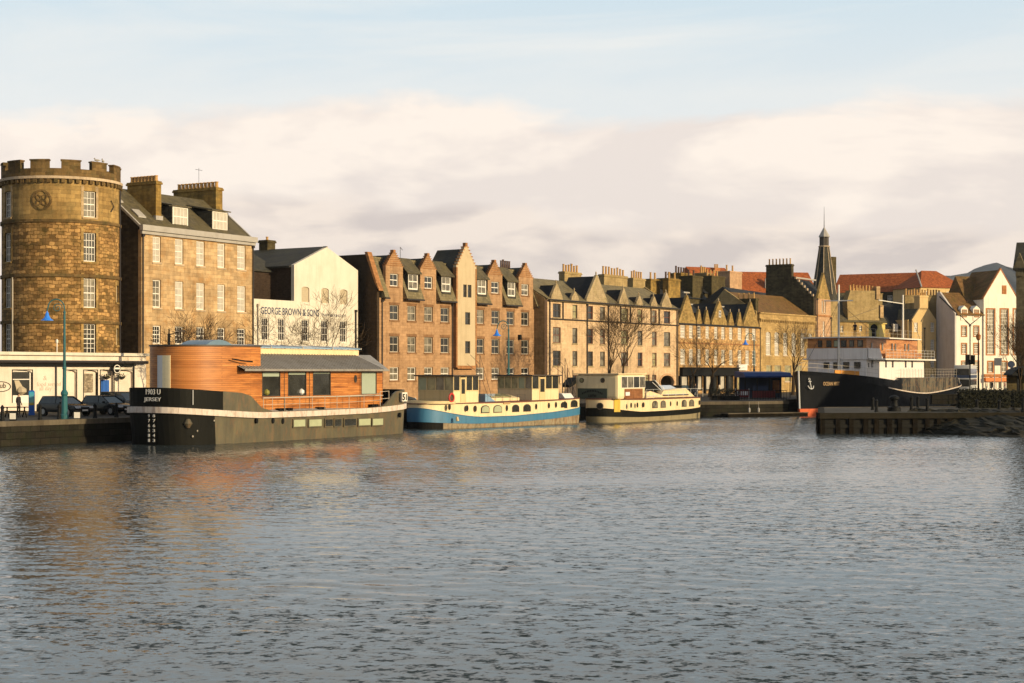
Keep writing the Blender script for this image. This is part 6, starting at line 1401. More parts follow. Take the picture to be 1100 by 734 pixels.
    m = MB(); m.tube((u, .2, zt - .5), (ua + 1, 0, z2 + 2), .02, .02, 4); m.tube((u, .2, zt - .5), (LEN - 2, 0, 4.2), .02, .02, 4); m.build('rigging', M['pipe'], root)
    m = MB(); p0 = locate(f, t1, 898)[0]; p1 = locate(f, t1, 924)[0]; m.ply([(p0[0], p0[1] + .1, p0[2]), (p1[0], p1[1] + .1, p1[2]), (p1[0], p1[1] + .1, p1[2] + .5), (p0[0], p0[1] + .1, p0[2] + .35)], [(p0[0], p0[1] + .2, p0[2]), (p1[0], p1[1] + .2, p1[2]), (p1[0], p1[1] + .2, p1[2] + .5), (p0[0], p0[1] + .2, p0[2] + .35)]); m.build('orange_dodger', M['orange2'], root)
    m = MB(); m.box(LEN - 5.0, LEN - 2.5, -1.5, 1.5, 3.0, 3.6); m.build('stern_locker', M['shipblack'], root)
    return f, ua, z2, v, t1
M['orange2'] = flat('orange_canvas', (.62, .26, .04), .6)
SH = ship()
# ================================================================== STREET THINGS
def gpt(px, Y, z=G): return ((px - 550) / F * Y, Y, z)
def lamp(px, Y, label, scale=1.0, rz=0.0):
    x, y, z = gpt(px, Y); root = empty('street_lamp', (x, y, z), rz, label, 'street lamp', 'teal harbour street lamps'); h = 8.35 * scale
    m = MB(); m.lathe((0, 0, 0), [(.30, 0), (.30, .25), (.22, .35), (.2, 1.6), (.25, 1.68), (.25, 1.8), (.13, 2.0), (.11, 3.4), (.15, 3.44), (.15, 3.52), (.095, 3.6), (.07, h - 1.1), (.1, h - 1.08), (.1, h - 1.0), (.06, h - .98)], 12)
    pts = [(0, 0, h - 1.0)] + [(-.55 + .55 * cos(a), 0, h - .75 + .6 * sin(a)) for a in [i * pi / 10 for i in range(0, 11)]] + [(-1.15, 0, h - .95)]
    m.path(pts, .045, 6); m.build('post', M['teal'], root)
    m = MB(); 
    for k in range(26):
        a0, a1 = k * .38, (k + 1) * .38; r0, r1 = .34 - k * .011, .34 - (k + 1) * .011
        m.tube((-.46 + r0 * cos(a0), 0, h - .75 + r0 * sin(a0)), (-.46 + r1 * cos(a1), 0, h - .75 + r1 * sin(a1)), .025, .025, 5)
    m.build('scroll', M['teal'], root)
    m = MB(); m.lathe((-1.15, 0, h - 1.62), [(.42, 0), (.40, .05), (.24, .16), (.14, .34), (.11, .5), (.04, .62), (.03, .7)], 16); s = m.build('lamp_shade', M['blue_bell'], root, True); m = MB(); m.lathe((-1.15, 0, h - 1.66), [(.12, 0), (.2, .05)], 10); m.build('bulb', M['white2'], s)
lamp(69.2, 108.5, 'nearest teal street lamp with blue bell shade in front of the round tower', 1.0, .15)
lamp(546.3, 154, 'teal street lamp with blue bell shade in front of the brown tenement', 1.0, .15)
lamp(810, 203, 'far teal street lamp with blue bell shade beside the blue awning', 1.0, .15)
# slim black lamp at the right
x, y, z = gpt(1051, 150); r = empty('tall_lamp', (x, y, z), 0, 'tall thin black lamp post with a small reddish lantern at the right', 'street lamp')
m = MB(); m.lathe((0, 0, 0), [(.2, 0), (.2, .9), (.1, 1.2), (.08, 4), (.05, 6.2)], 10); m.build('post', M['black'], r); m = MB(); m.lathe((0, 0, 6.2), [(.06, 0), (.2, .15), (.24, .5), (.1, .65), (.02, .8)], 8); m.build('lantern', M['lintel'], r)
x, y, z = gpt(181.5, 131); r = empty('bracket_lamp', (x, y, z), .2, 'black post with a short bracket lamp in front of the golden sandstone house', 'street lamp')
m = MB(); m.tube((0, 0, 0), (0, 0, 6.8), .07, .05); m.box(-.12, .12, -.12, .12, 5.5, 6.4); m.tube((0, 0, 6.3), (1.0, 0, 6.6), .04); m.build('post', M['black'], r); m = MB(); m.box(.8, 1.3, -.1, .1, 6.55, 6.68); m.build('lamp_head', M['dark_frame'], r)
# ---- trees
def tree(px, Y, h, spread, seed, label, upright=.5, n0=5, trunk=.2, bend=0):
    rnd = random.Random(seed); x, y, z = gpt(px, Y); root = empty('bare_tree', (x, y, z), rnd.random() * 6, label, 'tree', 'bare winter trees along the quay')
    T = MB(); B = MB(); T.lathe((0, 0, -.05), [(trunk * 1.7, 0), (trunk * 1.2, .25), (trunk, .8)], 8)
    def grow(p, d, l, r, lev, mb):
        segs = 3 if lev < 3 else 2; q = p; dd = d
        for i in range(segs):
            dd = (dd + Vector((rnd.uniform(-1, 1), rnd.uniform(-1, 1), rnd.uniform(-.5, 1.0) * upright)) * (.16 + .05 * lev)).normalized()
            nq = q + dd * (l / segs); r1 = r * (1 - .28 / segs * (i + 1)); mb.tube(q, nq, r, r1, 6 if lev < 2 else (4 if lev < 4 else 3), False); r = r1; q = nq
            if lev >= 1 and lev < 5 and rnd.random() < .42:
                a = dd.orthogonal().normalized(); a.rotate(Matrix.Rotation(rnd.random() * 6.28, 3, dd)); nd = (dd * .75 + a * rnd.uniform(.5, .95) * spread + Vector((0, 0, .15 * upright))).normalized(); grow(q, nd, l * rnd.uniform(.55, .85), max(.011, r * .48), lev + 1, B)
        if lev < 5:
            for k in range((3 if lev == 3 else 2) if lev else n0):
                a = dd.orthogonal().normalized(); a.rotate(Matrix.Rotation(rnd.random() * 6.28 if lev else 6.28 * k / n0 + rnd.uniform(-.3, .3), 3, dd)); nd = (dd * .8 + a * rnd.uniform(.35, .8) * spread + Vector((0, 0, .2 * upright))).normalized(); grow(q, nd, l * rnd.uniform(.68, .92), max(.012, r * .64), lev + 1, B)
    grow(Vector((0, 0, .7)), Vector((bend, 0, 1)).normalized(), h * .27, trunk, 0, T)
    T.build('trunk', M['bark'], root); B.build('crown', M['twig'], root)
tree(190, 134, 7.0, .8, 1, 'bare tree with drooping brown twigs, left of the two before the sandstone house', .3)
tree(213.5, 136, 8.2, .9, 2, 'bare spreading tree, right of the two before the sandstone house', .6)
tree(291, 146, 8.6, .95, 3, 'bare tree before the left half of the white warehouse', .6, 4, .17)
tree(348, 148, 10.2, 1.0, 4, 'wide bare tree before the painted name on the white warehouse', .6, 5)
tree(654.5, 186, 11.0, .8, 5, 'bare tree before the pale tenement, left of a close pair', .7)
tree(669, 188, 11.4, .85, 6, 'bare tree before the pale tenement, right of a close pair', .7)
tree(763, 204, 8.8, 1.0, 8, 'dark bare tree with wide crown before the golden gabled building', .5, 5, .24)
tree(741, 206, 7.6, .8, 9, 'thin bare tree before the shops near the left gable', .6, 3, .15)
tree(852, 222, 9.6, .75, 10, 'dense bare tree before the ochre hall, beside the ship bow', 1.0, 7, .26)
tree(1100, 150, 8.5, .7, 12, 'dark bare tree before the dark stone building at the right edge', .9, 6, .22)
tree(1096, 146, 6.5, .7, 13, 'low bare tree beside the bus shelter at the right edge', .8, 6, .16)
# ---- cars
def car(x, y, rz, mat, label, L_=4.3, W=1.78, Ht=1.46, suv=False, name='parked_car'):
    root = empty(name, (x, y, G), rz, label, 'car', 'cars parked on the quay'); hl = L_ / 2; hw = W / 2; b = .62 if not suv else .72
    m = MB()
    low = [(-hl, .42), (-hl + .06, .3), (hl - .1, .28), (hl, .42), (hl - .03, .62), (hl - .18, b + .12), (hl - 1.05, b + .30), (-hl + .3, b + .34), (-hl + .02, b + .2)]
    secs = [(-hw, .06), (-hw + .04, 0), (hw - .04, 0), (hw, .06)]
    m.py([(u * .985, z) for u, z in low], -hw, -hw + .07); m.py(low, -hw + .07, hw - .07); m.py([(u * .985, z) for u, z in low], hw - .07, hw)
    m.build('body', M[mat], root, True, .035)
    zb = b + .30; roof0, roof1 = (-hl + .55, hl - 2.05); 
    m = MB(); A = [(-hl + .18, zb), (hl - 1.15, zb - .02), (roof1, Ht - .05), (roof0 - (.1 if suv else 0), Ht - .05)]
    m.ply([(u, -hw + .1, z) if z < Ht - .1 else (u, -hw + .24, z) for u, z in A], [(u, hw - .1, z) if z < Ht - .1 else (u, hw - .24, z) for u, z in A]); m.build('windows', M['carglass'], root)
    m = MB(); m.box(roof0 - .12, roof1 + .05, -hw + .25, hw - .25, Ht - .06, Ht); m.build('roof', M[mat], root, True, .02)
    m = MB()
    for s in (-1, 1):
        for (p, q) in (((hl - 1.12, zb), (roof1 + .03, Ht - .03)), ((-.15, zb), (-.2, Ht - .03)), ((-hl + .2, zb), (roof0 - .08, Ht - .03))): m.tube((p[0], s * (hw - .1), p[1]), (q[0], s * (hw - .25), q[1]), .035, .035, 5)
    m.build('pillars', M[mat], root)
    for sx in (-hl + .8, hl - .82):
        for s in (-1, 1):
            m = MB(); v0 = s * (hw - .2); v1 = s * (hw + .015)
            m.py([(sx + .33 * cos(2 * pi * i / 18), .33 + .33 * sin(2 * pi * i / 18)) for i in range(18)], min(v0, v1), max(v0, v1)); w = m.build('wheel', M['tyre'], root)
            m = MB(); a, c = sorted((s * (hw + .016), s * (hw + .03)))
            m.py([(sx + .2 * cos(2 * pi * i / 14), .33 + .2 * sin(2 * pi * i / 14)) for i in range(14)], a, c); m.build('rim', M['alloy'], w)
    for s in (-1, 1):
        m = MB(); a, c = sorted((s * (hw - .08), s * (hw - .5))); m.box(hl - .16, hl - .005, a, c, .6, .76); m.build('headlight', M['lens'], root)
        m = MB(); m.box(-hl - .0, -hl + .12, a, c, .66, .86); m.build('tail_light', M['red'], root)
        m = MB(); a, c = sorted((s * (hw + .0), s * (hw + .16))); m.box(hl - 1.55, hl - 1.42, a, c, zb + .0, zb + .13); m.build('wing_mirror', M[mat], root)
    m = MB(); m.box(hl - .02, hl + .015, -.26, .26, .4, .51); m.build('number_plate', M['white'], root); m = MB(); m.box(hl - .06, hl + .005, -.4, .4, .53, .68); m.build('grille', M['tyre'], root)
    return root
M['carblack'] = flat('car_dark', (.008, .010, .011), .2, 0, .35, .1); M['carglass'] = glassy('car_glass', (.03, .045, .045), .06, .5); M['tyre'] = flat('tyre', (.012, .012, .012), .85); M['alloy'] = flat('alloy', (.35, .35, .35), .35, .8); M['lens'] = flat('headlight_glass', (.6, .6, .6), .1, 0, .9); M['cargrey'] = flat('car_grey', (.05, .055, .06), .25, .3, .5)
dz = atan2(-.56, .83)
car(*gpt(70, 115.5)[:2], dz, 'carblack', 'black hatchback, nearest of the parked cars beside the teal lamp post')
car(*gpt(115.5, 118.8)[:2], dz, 'carblack', 'black saloon car half hidden behind the nearer hatchback')
car(*gpt(133, 123.5)[:2], dz, 'cargrey', 'dark grey tall car parked nearest the bow of the cedar barge', 4.5, 1.85, 1.68, True)
car(*gpt(716, 205)[:2], dz + 1.6, 'carblack', 'black car parked before the arch of the pale tenement')
car(*gpt(424, 150)[:2], dz + 1.5, 'cargrey', 'grey car parked between the cedar barge and the brown tenement')
car(*gpt(735, 212)[:2], dz + 1.5, 'carblack', 'dark car parked before the first shop of the golden building')
# ---- double decker bus
x, y, z = gpt(1037, 250); root = empty('bus', (x, y, z), radians(-112), 'white and dark double decker bus seen front on behind the hedge', 'bus')
m = MB(); m.box(-5, 5, -1.25, 1.25, .35, 4.3); m.build('body', M['buswhite'] if 'buswhite' in M else flat('bus_white', (.42, .41, .39), .35, 0, .5), root, True, .18)
for z0, z1, nm in ((1.2, 2.1, 'lower_windows'), (2.95, 3.75, 'upper_windows')):
    m = MB(); m.box(-4.7, 4.7, -1.28, -1.24, z0, z1); m.box(-4.7, 4.7, 1.24, 1.28, z0, z1); m.box(4.97, 5.03, -1.1, 1.1, z0 - .2, z1); m.build(nm, M['glass'], root)
m = MB(); m.box(-5.02, 5.02, -1.27, 1.27, 2.3, 2.75); m.build('dark_band', M['navy'], root)
for sx in (-3, 3):
    for s in (-1, 1):
        m = MB(); a, c = sorted((s * 1.0, s * 1.28)); m.py([(sx + .5 * cos(2 * pi * i / 18), .5 + .5 * sin(2 * pi * i / 18)) for i in range(18)], a, c); m.build('wheel', M['tyre'], root)
for s in (-1, 1): m = MB(); a, c = sorted((s * .7, s * 1.1)); m.box(5.0, 5.04, a, c, .6, .85); m.build('headlight', M['lens'], root)
# ---- bollards on the quay at the left, two with white notices
def bollard(px, Y, label, h=1.05, r=.12, grp='black bollards along the quay', name='bollard'):
    x, y, z = gpt(px, Y); m = MB(); m.lathe((0, 0, 0), [(r * 1.3, 0), (r * 1.3, .12), (r, .16), (r * .9, h - .25), (r * 1.2, h - .22), (r * 1.2, h - .16), (r * .8, h - .1), (r * .3, h)], 10); o = m.build(name, M['black'], None); o.location = (x, y, z); tag(o, label, 'bollard', grp); return o
bollard(2.5, 104, 'black bollard at the far left edge of the quay')
bollard(43, 106.5, 'black bollard on the quay between the blue board and the lamp post')
bollard(63.5, 107.5, 'black bollard on the quay just left of the teal lamp base')
bollard(102, 110, 'black bollard on the quay in front of the second car')
bollard(125, 112, 'black bollard on the quay nearest the bow of the cedar barge')
for px, Y, lab in ((14, 104.5, 'small square white notice on a low post at the far left of the quay'), (83, 107, 'small square white notice on a low post between the lamp and the cars')):
    x, y, z = gpt(px, Y); r = empty('notice_post', (x, y, z), 0, lab, 'notice', 'white notices on low posts'); m = MB(); m.box(-.22, .22, -.05, .1, 0, .62); m.build('post', M['black'], r); m = MB(); m.box(-.2, .2, -.075, -.052, .1, .5); m.build('notice', M['white'], r)
# blue pavement board
x, y, z = gpt(34, 118); r = empty('pavement_board', (x, y, z), .2, 'tall blue pavement board with a sky and sand picture before the pub window', 'sign')
m = MB(); P = [(-.22, 0), (.22, 0), (.22, 1.75), (.15, 1.85), (-.15, 1.85), (-.22, 1.75)]; m.py(P, -.05, .05); m.build('board', M['bluepaint'], r)
t = NT('beach_picture', .5); sp = t.n('ShaderNodeSeparateXYZ'); t.l(t.tc.outputs['Object'], sp.inputs[0])
pm = t.col(t.ramp(t.math('MULTIPLY', sp.outputs[2], .5), [(.36, (.30, .2, .02)), (.42, (.45, .32, .03)), (.5, (.18, .38, .33)), (.85, (.04, .3, .45))]))
m = MB(); m.box(-.17, .17, -.07, -.052, .75, 1.74); m.build('picture', pm, r)
# picnic table
x, y, z = gpt(17, 112); r = empty('picnic_table', (x, y, z), .5, 'dark wooden picnic table outside the pub at the far left', 'table')
m = MB(); m.box(-.8, .8, -.38, .38, .7, .75); m.build('table_top', M['pierwood'], r)
for s in (-1, 1): m = MB(); m.box(-.8, .8, s * .7 - .12, s * .7 + .12, .42, .46); m.build('bench', M['pierwood'], r)
for s in (-.6, .6): m = MB(); m.tube((s, -.7, 0), (s, .15, .7), .04); m.tube((s, .7, 0), (s, -.15, .7), .04); m.tube((s, -.75, .42), (s, .75, .42), .035); m.build('leg', M['pierwood'], r)
# bollards and mooring posts on the pier
for px, Y, h, lab in ((941.5, 127, 1.05, 'thick mooring post on the pier just left of the big mushroom bollard'), (996, 128, 1.15, 'mooring post on the pier below the stern of the ship'), (937.5, 134, 1.1, 'thin post on the back edge of the pier, left of the big bollard'), (979, 134, 1.2, 'post on the back edge of the pier, left of a close pair'), (986, 134, 1.2, 'post on the back edge of the pier, right of a close pair'), (1049.5, 131, 1.0, 'post on the right bank left of the rubble mound'), (1073.5, 128, 1.0, 'post on the right bank above the rubble mound'), (1099, 126, 1.2, 'post on the right bank at the photo edge')):
    bollard(px, Y, lab, h, .13, 'posts on the pier', 'mooring_post')
x, y, z = gpt(960.5, 129); m = MB(); m.lathe((0, 0, 0), [(.55, 0), (.55, .35), (.34, .42), (.26, .75), (.3, .95), (.42, 1.05), (.42, 1.15), (.25, 1.28), (.08, 1.34)], 16); o = m.build('mushroom_bollard', M['black'], None, True); o.location = (x, y, z); tag(o, 'big round topped iron bollard in the middle of the pier', 'bollard')
# ---- hedge, walls, shelter, signals on the right bank
def leaves(m, x0, x1, y0, y1, z0, z1, n, s=.12, rnd=random):
    for i in range(n):
        q = Vector((rnd.uniform(x0, x1), rnd.uniform(y0, y1), rnd.uniform(z0, z1) + .12 * sin(x0 + i * .7)))
        a = Vector((rnd.uniform(-1, 1), rnd.uniform(-1, 1), rnd.uniform(-1, 1))).normalized(); b = a.orthogonal().normalized()
        m.quad(tuple(q - a * s), tuple(q + b * s * .6), tuple(q + a * s), tuple(q - b * s * .6))
for p0, p1, Y, h, lab in ((1031, 1086.5, 140, 1.65, 'long clipped dark hedge on the right bank before the white buildings'), (1088, 1112, 143, 1.5, 'short dark hedge under the bus shelter at the right edge')):
    x0, y, z = gpt(p0, Y); x1 = gpt(p1, Y)[0]; r = empty('hedge', (x0, y, z), 0, lab, 'hedge', 'hedges on the right bank'); w = x1 - x0
    m = MB(); leaves(m, 0, w, -.1, 1.3, .05, h, int(900 * w), .1); m.box(.15, w - .15, .1, 1.1, 0, h - .2); m.build('foliage', M['hedge'] if 'hedge' in M else M.setdefault('hedge', flat('hedge_leaf', (.014, .014, .006), .8, 0, .2, .5, 2)), r); m = MB()  # leaf colour darkened to hold the shade on this bank
    for i in range(int(w)): m.tube((i + .5, .6, 0), (i + .5, .6, .6), .04)
    m.build('stems', M['bark'], r)
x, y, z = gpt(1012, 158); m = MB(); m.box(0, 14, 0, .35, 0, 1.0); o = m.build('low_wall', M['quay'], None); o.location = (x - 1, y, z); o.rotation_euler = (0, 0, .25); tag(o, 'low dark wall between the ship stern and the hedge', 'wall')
x, y, z = gpt(1085.5, 146); r = empty('bus_shelter', (x, y, z), .1, 'bus shelter with dark arched roof at the right edge', 'shelter')
m = MB(); m.py([(0.0 + 4 * i / 10, 3.0 + .75 * sin(pi * (i / 10) ** .8) ** .7) for i in range(11)] + [(4, 2.9), (0, 2.9)], -.4, 1.6); m.build('roof', M['black'], r)
for u in (.65, 3.4): m = MB(); m.box(u - .07, u + .07, -.2, -.05, 0, 3.0); m.build('post', M['black'], r)
m = MB(); m.box(.2, 4, 1.3, 1.4, 0, 2.9); m.build('back_panel', M['stack_dark'], r)
x, y, z = gpt(1042, 152); r = empty('traffic_light', (x, y, z), 0, 'black traffic light seen from behind beside the double decker bus', 'traffic light')
m = MB(); m.tube((0, 0, 0), (0, 0, 4.4), .06); m.build('post', M['black'], r); m = MB(); m.box(-.42, -.05, -.12, .12, 3.9, 4.9); m.box(.1, .45, -.12, .12, 3.95, 4.85); m.build('signal_head', M['black'], r)
for k in range(3): m = MB(); m.tube((.27, -.12, 4.12 + k * .28), (.27, -.30, 4.10 + k * .28), .11, .12, 8); m.build('hood', M['black'], r)
x, y, z = gpt(1072, 156); r = empty('road_sign', (x, y, z), 0, 'square road sign with grey back on two posts before the orange shopfront', 'sign')
m = MB(); m.box(-.36, .38, -.03, .03, 3.85, 4.6); m.box(-.36, -.02, -.04, -.031, 3.9, 4.55); m.build('panel', M['sign_grey'] if 'sign_grey' in M else M.setdefault('sign_grey', flat('sign_grey', (.10, .11, .13), .5)), r)
for u in (-.34, .34): m = MB(); m.tube((u, 0, 0), (u, 0, 4.4), .04); m.build('post', M['grey_frame'], r)
x, y, z = gpt(1086, 150); r = empty('street_clock', (x, y, z), 0, 'small round sign on a thin post just left of the bus shelter', 'sign'); m = MB(); m.tube((0, 0, 0), (0, 0, 4.3), .05); m.build('post', M['black'], r); m = MB(); disc(m, 0, 3.95, .33, .33, -.08, .02, 16); m.build('disc', M['navy'], r)
# ---- cafe terrace beside the ship: awning, banner, fence, pontoon with fenders
x, y, z = gpt(799, 196); rz = Fr(0, 100, .5).rz; r = empty('cafe_awning', (x, y, z), .25, 'long dark blue awning on posts over the dark cafe beside the ship bow', 'awning')
m = MB(); m.px([(-.4, 2.55), (-.4, 2.75), (.2, 3.15), (3.0, 3.3), (3.0, 2.55)], 0, 6.3); m.build('canvas', M['bluecanvas'] if 'bluecanvas' in M else M.setdefault('bluecanvas', flat('blue_canvas', (.012, .045, .17), .6, 0, .3, .3, 1)), r)
for u in (.1, 1.7, 3.3, 4.8, 6.1):
    m = MB(); m.tube((u, -.2, 0), (u, -.2, 2.6), .05); m.build('post', M['black'], r)
m = MB(); m.box(.5, 6.2, 2.6, 2.75, 0, 2.6); m.box(1.2, 3.2, -.1, 0, .9, 1.5); m.build('counter', M['navy'], r)
m = MB(); m.box(4.2, 5.0, .5, .8, .6, 2.2); m.build('menu_board', M['brownpanel'], r)
x, y, z = gpt(790, 186); r = empty('cafe_banner', (x, y, z), .3, 'dark red windbreak banner with white marks left of the cafe awning', 'banner')
m = MB(); m.box(0, 1.75, -.02, .02, .25, 1.15); m.build('fabric', M['banner'] if 'banner' in M else M.setdefault('banner', flat('banner_red', (.13, .016, .018), .7)), r); m = MB()
for u, w in ((.2, .14), (.42, .08), (.68, .18), (.98, .1), (1.2, .2), (1.5, .08)): m.box(u, u + w, -.035, -.021, .5, .95)
m.build('white_marks', M['white2'], r)
for u in (0, 1.75): m = MB(); m.tube((u, 0, 0), (u, 0, 1.3), .03); m.build('post', M['white2'], r)
x, y, z = gpt(808, 186); r = empty('cafe_windbreak', (x, y, z), .3, 'plain dark red windbreak right of the lettered banner', 'banner'); m = MB(); m.box(0, 3.0, -.02, .02, .2, 1.05); m.build('fabric', M['banner'], r)
for u in (0, 1.5, 3.0): m = MB(); m.tube((u, 0, 0), (u, 0, 1.15), .03); m.build('post', M['black'], r)
x, y, z = gpt(762, 178); r = empty('quay_fence', (x, y, z), .4, 'dark railing with planters along the quay edge right of the cream barge', 'fence'); m = MB()
for i in range(30): m.tube((i * .35, 0, 0), (i * .35, 0, 1.1), .02, .02, 4)
m.tube((0, 0, 1.1), (10.2, 0, 1.1), .035); m.tube((0, 0, .2), (10.2, 0, .2), .03); m.build('rails', M['black'], r)
for i, px in enumerate((776, 783, 790, 768)):
    x, y, z = gpt(px, 181 + i * .6); r = empty('planter', (x, y, z), .3, 'dark planter with evergreen shrub, number %s from the left along the cafe railing' % ('first', 'second', 'third', 'fourth')[(1, 2, 3, 0)[i]], 'planter', 'planters by the cafe'); m = MB(); m.box(-.45, .45, -.25, .25, 0, .5); m.build('box', M['black'], r); m = MB(); leaves(m, -.5, .5, -.3, .3, .5, 1.25, 220, .09); m.build('foliage', M['hedge'], r)
x, y, z = 23.5, 170.5, 0; r = empty('pontoon', (x, y, z), atan2(5.4, 10.8), 'low dark floating pontoon against the quay between the cream barge and the ship', 'pontoon')
m = MB(); m.box(-1, 9.5, -1.1, .3, -.2, .32); m.build('float', M['pierwood'], r); m = MB(); m.box(-1.05, 9.55, -1.15, .3, .32, .42); m.build('deck', M['coping'], r)
for px, lab in ((804, 'left of two small white fenders hanging at the pontoon'), (814, 'right of two small white fenders hanging at the pontoon')):
    Y = 171.5 + (px - 804) * .05; x, y, z = gpt(px, Y, .5); m = MB(); m.lathe((0, 0, 0), [(.03, .02), (.11, .1), (.12, .38), (.09, .52), (.03, .58)], 10); m.tube((0, 0, .56), (.05, .4, 1.2), .015, .015, 4); o = m.build('boat_fender', M['lead'], None, True); o.location = (x, y - .6, z - .1); tag(o, lab, 'fender', 'white fenders')
# ---- people
def person(x, y, z, rz, label, top, legs, h=1.74, pose='stand', hairc='hair'):
    root = empty('person', (x, y, z), rz, label, 'person'); k = h / 1.74
    j = {'pel': (0, 0, .95), 'sp': (0, .01, 1.12), 'ch': (0, .0, 1.33), 'nk': (0, 0, 1.48), 'hd': (0, -.015, 1.56), 'ht': (0, -.01, 1.70)}
    st = .16 if pose == 'walk' else .0
    P = [(0, 0, .95), (0, .01, 1.13), (0, 0, 1.34), (0, 0, 1.49), (0, -.02, 1.58), (0, -.01, 1.68),
         (-.10, 0, .90), (-.11, -st, .50), (-.11, -st * 1.2 + .05, .08), (-.11, -st * 1.2 - .12, .035), (.10, 0, .90), (.11, st, .50), (.11, st * 1.6 + .03, .08), (.11, st * 1.6 - .13, .035),
         (-.18, 0, 1.41), (-.24, .03, 1.14), (-.24, -.08, .90), (-.235, -.12, .80), (.18, 0, 1.41), (.24, .03, 1.14), (.24, -.08, .90), (.235, -.12, .80)]
    E = [(0, 1), (1, 2), (2, 3), (3, 4), (4, 5), (0, 6), (6, 7), (7, 8), (8, 9), (0, 10), (10, 11), (11, 12), (12, 13), (2, 14), (14, 15), (15, 16), (16, 17), (2, 18), (18, 19), (19, 20), (20, 21)]
    R = [.14, .125, .15, .06, .085, .07, .09, .065, .045, .04, .09, .065, .045, .04, .06, .045, .035, .03, .06, .045, .035, .03]
    me = bpy.data.meshes.new('body'); me.from_pydata([tuple(c * k for c in p) for p in P], E, []); ob = bpy.data.objects.new('body', me); COL.objects.link(ob)
    md = ob.modifiers.new('s', 'SKIN'); 
    if not me.skin_vertices: me.skin_vertices_ensure() if hasattr(me, 'skin_vertices_ensure') else None
    if not me.skin_vertices:
        bm = bmesh.new(); bm.from_mesh(me); bm.verts.layers.skin.verify(); bm.to_mesh(me); bm.free()
    for i, r in enumerate(R): me.skin_vertices[0].data[i].radius = (r * k, r * k * .85); me.skin_vertices[0].data[i].use_root = (i == 0)
    ob.modifiers.new('u', 'SUBSURF').levels = 1
    dg = bpy.context.evaluated_depsgraph_get(); dg.update(); nm = bpy.data.meshes.new_from_object(ob.evaluated_get(dg)); ob.modifiers.clear(); ob.data = nm; ob.parent = root
    nm.materials.clear()
    for q in (top, legs, 'skin'): nm.materials.append(M[q])
    for p in nm.polygons:
        zz = p.center.z / k; ax = abs(p.center.x) / k; p.use_smooth = True
        p.material_index = 2 if zz > 1.47 or (zz < .86 and ax > .19) else (1 if zz < .9 else 0)
    m = MB(); m.lathe((0, .015 * k, 1.575 * k), [(.085 * k, -.02), (.1 * k, .05), (.095 * k, .1), (.06 * k, .155), (.01, .175)], 10); hr = m.build('hair', M[hairc], root, True)
    for v in hr.data.vertices:
        if v.co.y < -.04 * k and v.co.z < 1.66 * k: v.co.y = -.04 * k
M['skin'] = flat('skin', (.45, .27, .18), .6); M['hair'] = flat('hair', (.03, .02, .012), .8); M['coat_dark'] = flat('dark_coat', (.02, .015, .02), .8); M['coat_cream'] = flat('cream_coat', (.55, .45, .33), .8); M['jeans'] = flat('jeans', (.04, .05, .08), .8); M['coat_red'] = flat('red_coat', (.2, .05, .04), .8)
f, ua, z2, v, t1 = SH
def sw(px, vv, z): u = f.u(px, vv); return (*f.w(u, vv)[:2], z)
person(*sw(918.5, -1.2, z2 + .14), 2.6, 'person in dark clothes standing on the roof of the ship wheelhouse', 'coat_dark', 'coat_dark')
person(*sw(899, -2.3, 3.0), 0.4, 'person in dark clothes on the foredeck of the ship by the foremast', 'coat_dark', 'coat_dark', 1.75)
for px, Y, rz, lab, a, b, ps in ((1059.5, 262, .5, 'person in a cream coat walking before the orange shopfront', 'coat_cream', 'jeans', 'walk'), (1066, 264, 2.0, 'person in dark clothes before the orange shopfront, left of the road sign', 'coat_dark', 'jeans', 'walk'), (1079.5, 260, 4.0, 'person in a red coat before the orange shopfront, right of the road sign', 'coat_red', 'jeans', 'walk'),
    (747, 212, 1.0, 'person in dark clothes walking past the shops left of the dark bare tree', 'coat_dark', 'jeans', 'walk'), (773, 214, 4.0, 'person in a cream coat walking past the shops right of the dark bare tree', 'coat_cream', 'coat_dark', 'walk'), (20, 113, 1.2, 'person in dark clothes standing beside the picnic table', 'coat_dark', 'coat_dark', 'stand')):
    person(*gpt(px, Y), rz, lab, a, b, 1.72, ps)
# ================================================================== CAMERA, SKY, SUN
cam = bpy.data.cameras.new('camera'); co = bpy.data.objects.new('camera', cam); COL.objects.link(co); sc.camera = co
co.location = (0, 0, H); co.rotation_euler = (radians(90), 0, 0); cam.sensor_width = 36; cam.lens = F / 1100 * 36; cam.shift_y = 33 / 1100; cam.clip_end = 20000; cam.clip_start = .5
SAZ = atan2(.845, -.535); SEL = radians(15)   # compass angle of the sun measured from +Y towards +X
sd = Vector((sin(SAZ) * cos(SEL), cos(SAZ) * cos(SEL), sin(SEL)))
sun = bpy.data.lights.new('sun', 'SUN'); sun.energy = 4.6; sun.angle = radians(.6); sun.color = (1, .81, .49); so = bpy.data.objects.new('sun', sun); COL.objects.link(so)
so.rotation_euler = sd.to_track_quat('Z', 'Y').to_euler(); so.location = (60, -40, 60)
w = bpy.data.worlds.new('World'); sc.world = w; w.use_nodes = True; t = w.node_tree; N = t.nodes; bg = N['Background']; bg.inputs['Strength'].default_value = .1
def nn(ty, **kw):
    x = N.new(ty)
    for k, v in kw.items(): setattr(x, k, v)
    return x
sky = nn('ShaderNodeTexSky', sky_type='NISHITA'); sky.sun_disc = False; sky.sun_elevation = SEL; sky.sun_rotation = SAZ; sky.air_density = 1.0; sky.dust_density = 1.5; sky.ozone_density = 1.2
tc = nn('ShaderNodeTexCoord'); sp = nn('ShaderNodeSeparateXYZ'); t.links.new(tc.outputs['Generated'], sp.inputs[0])
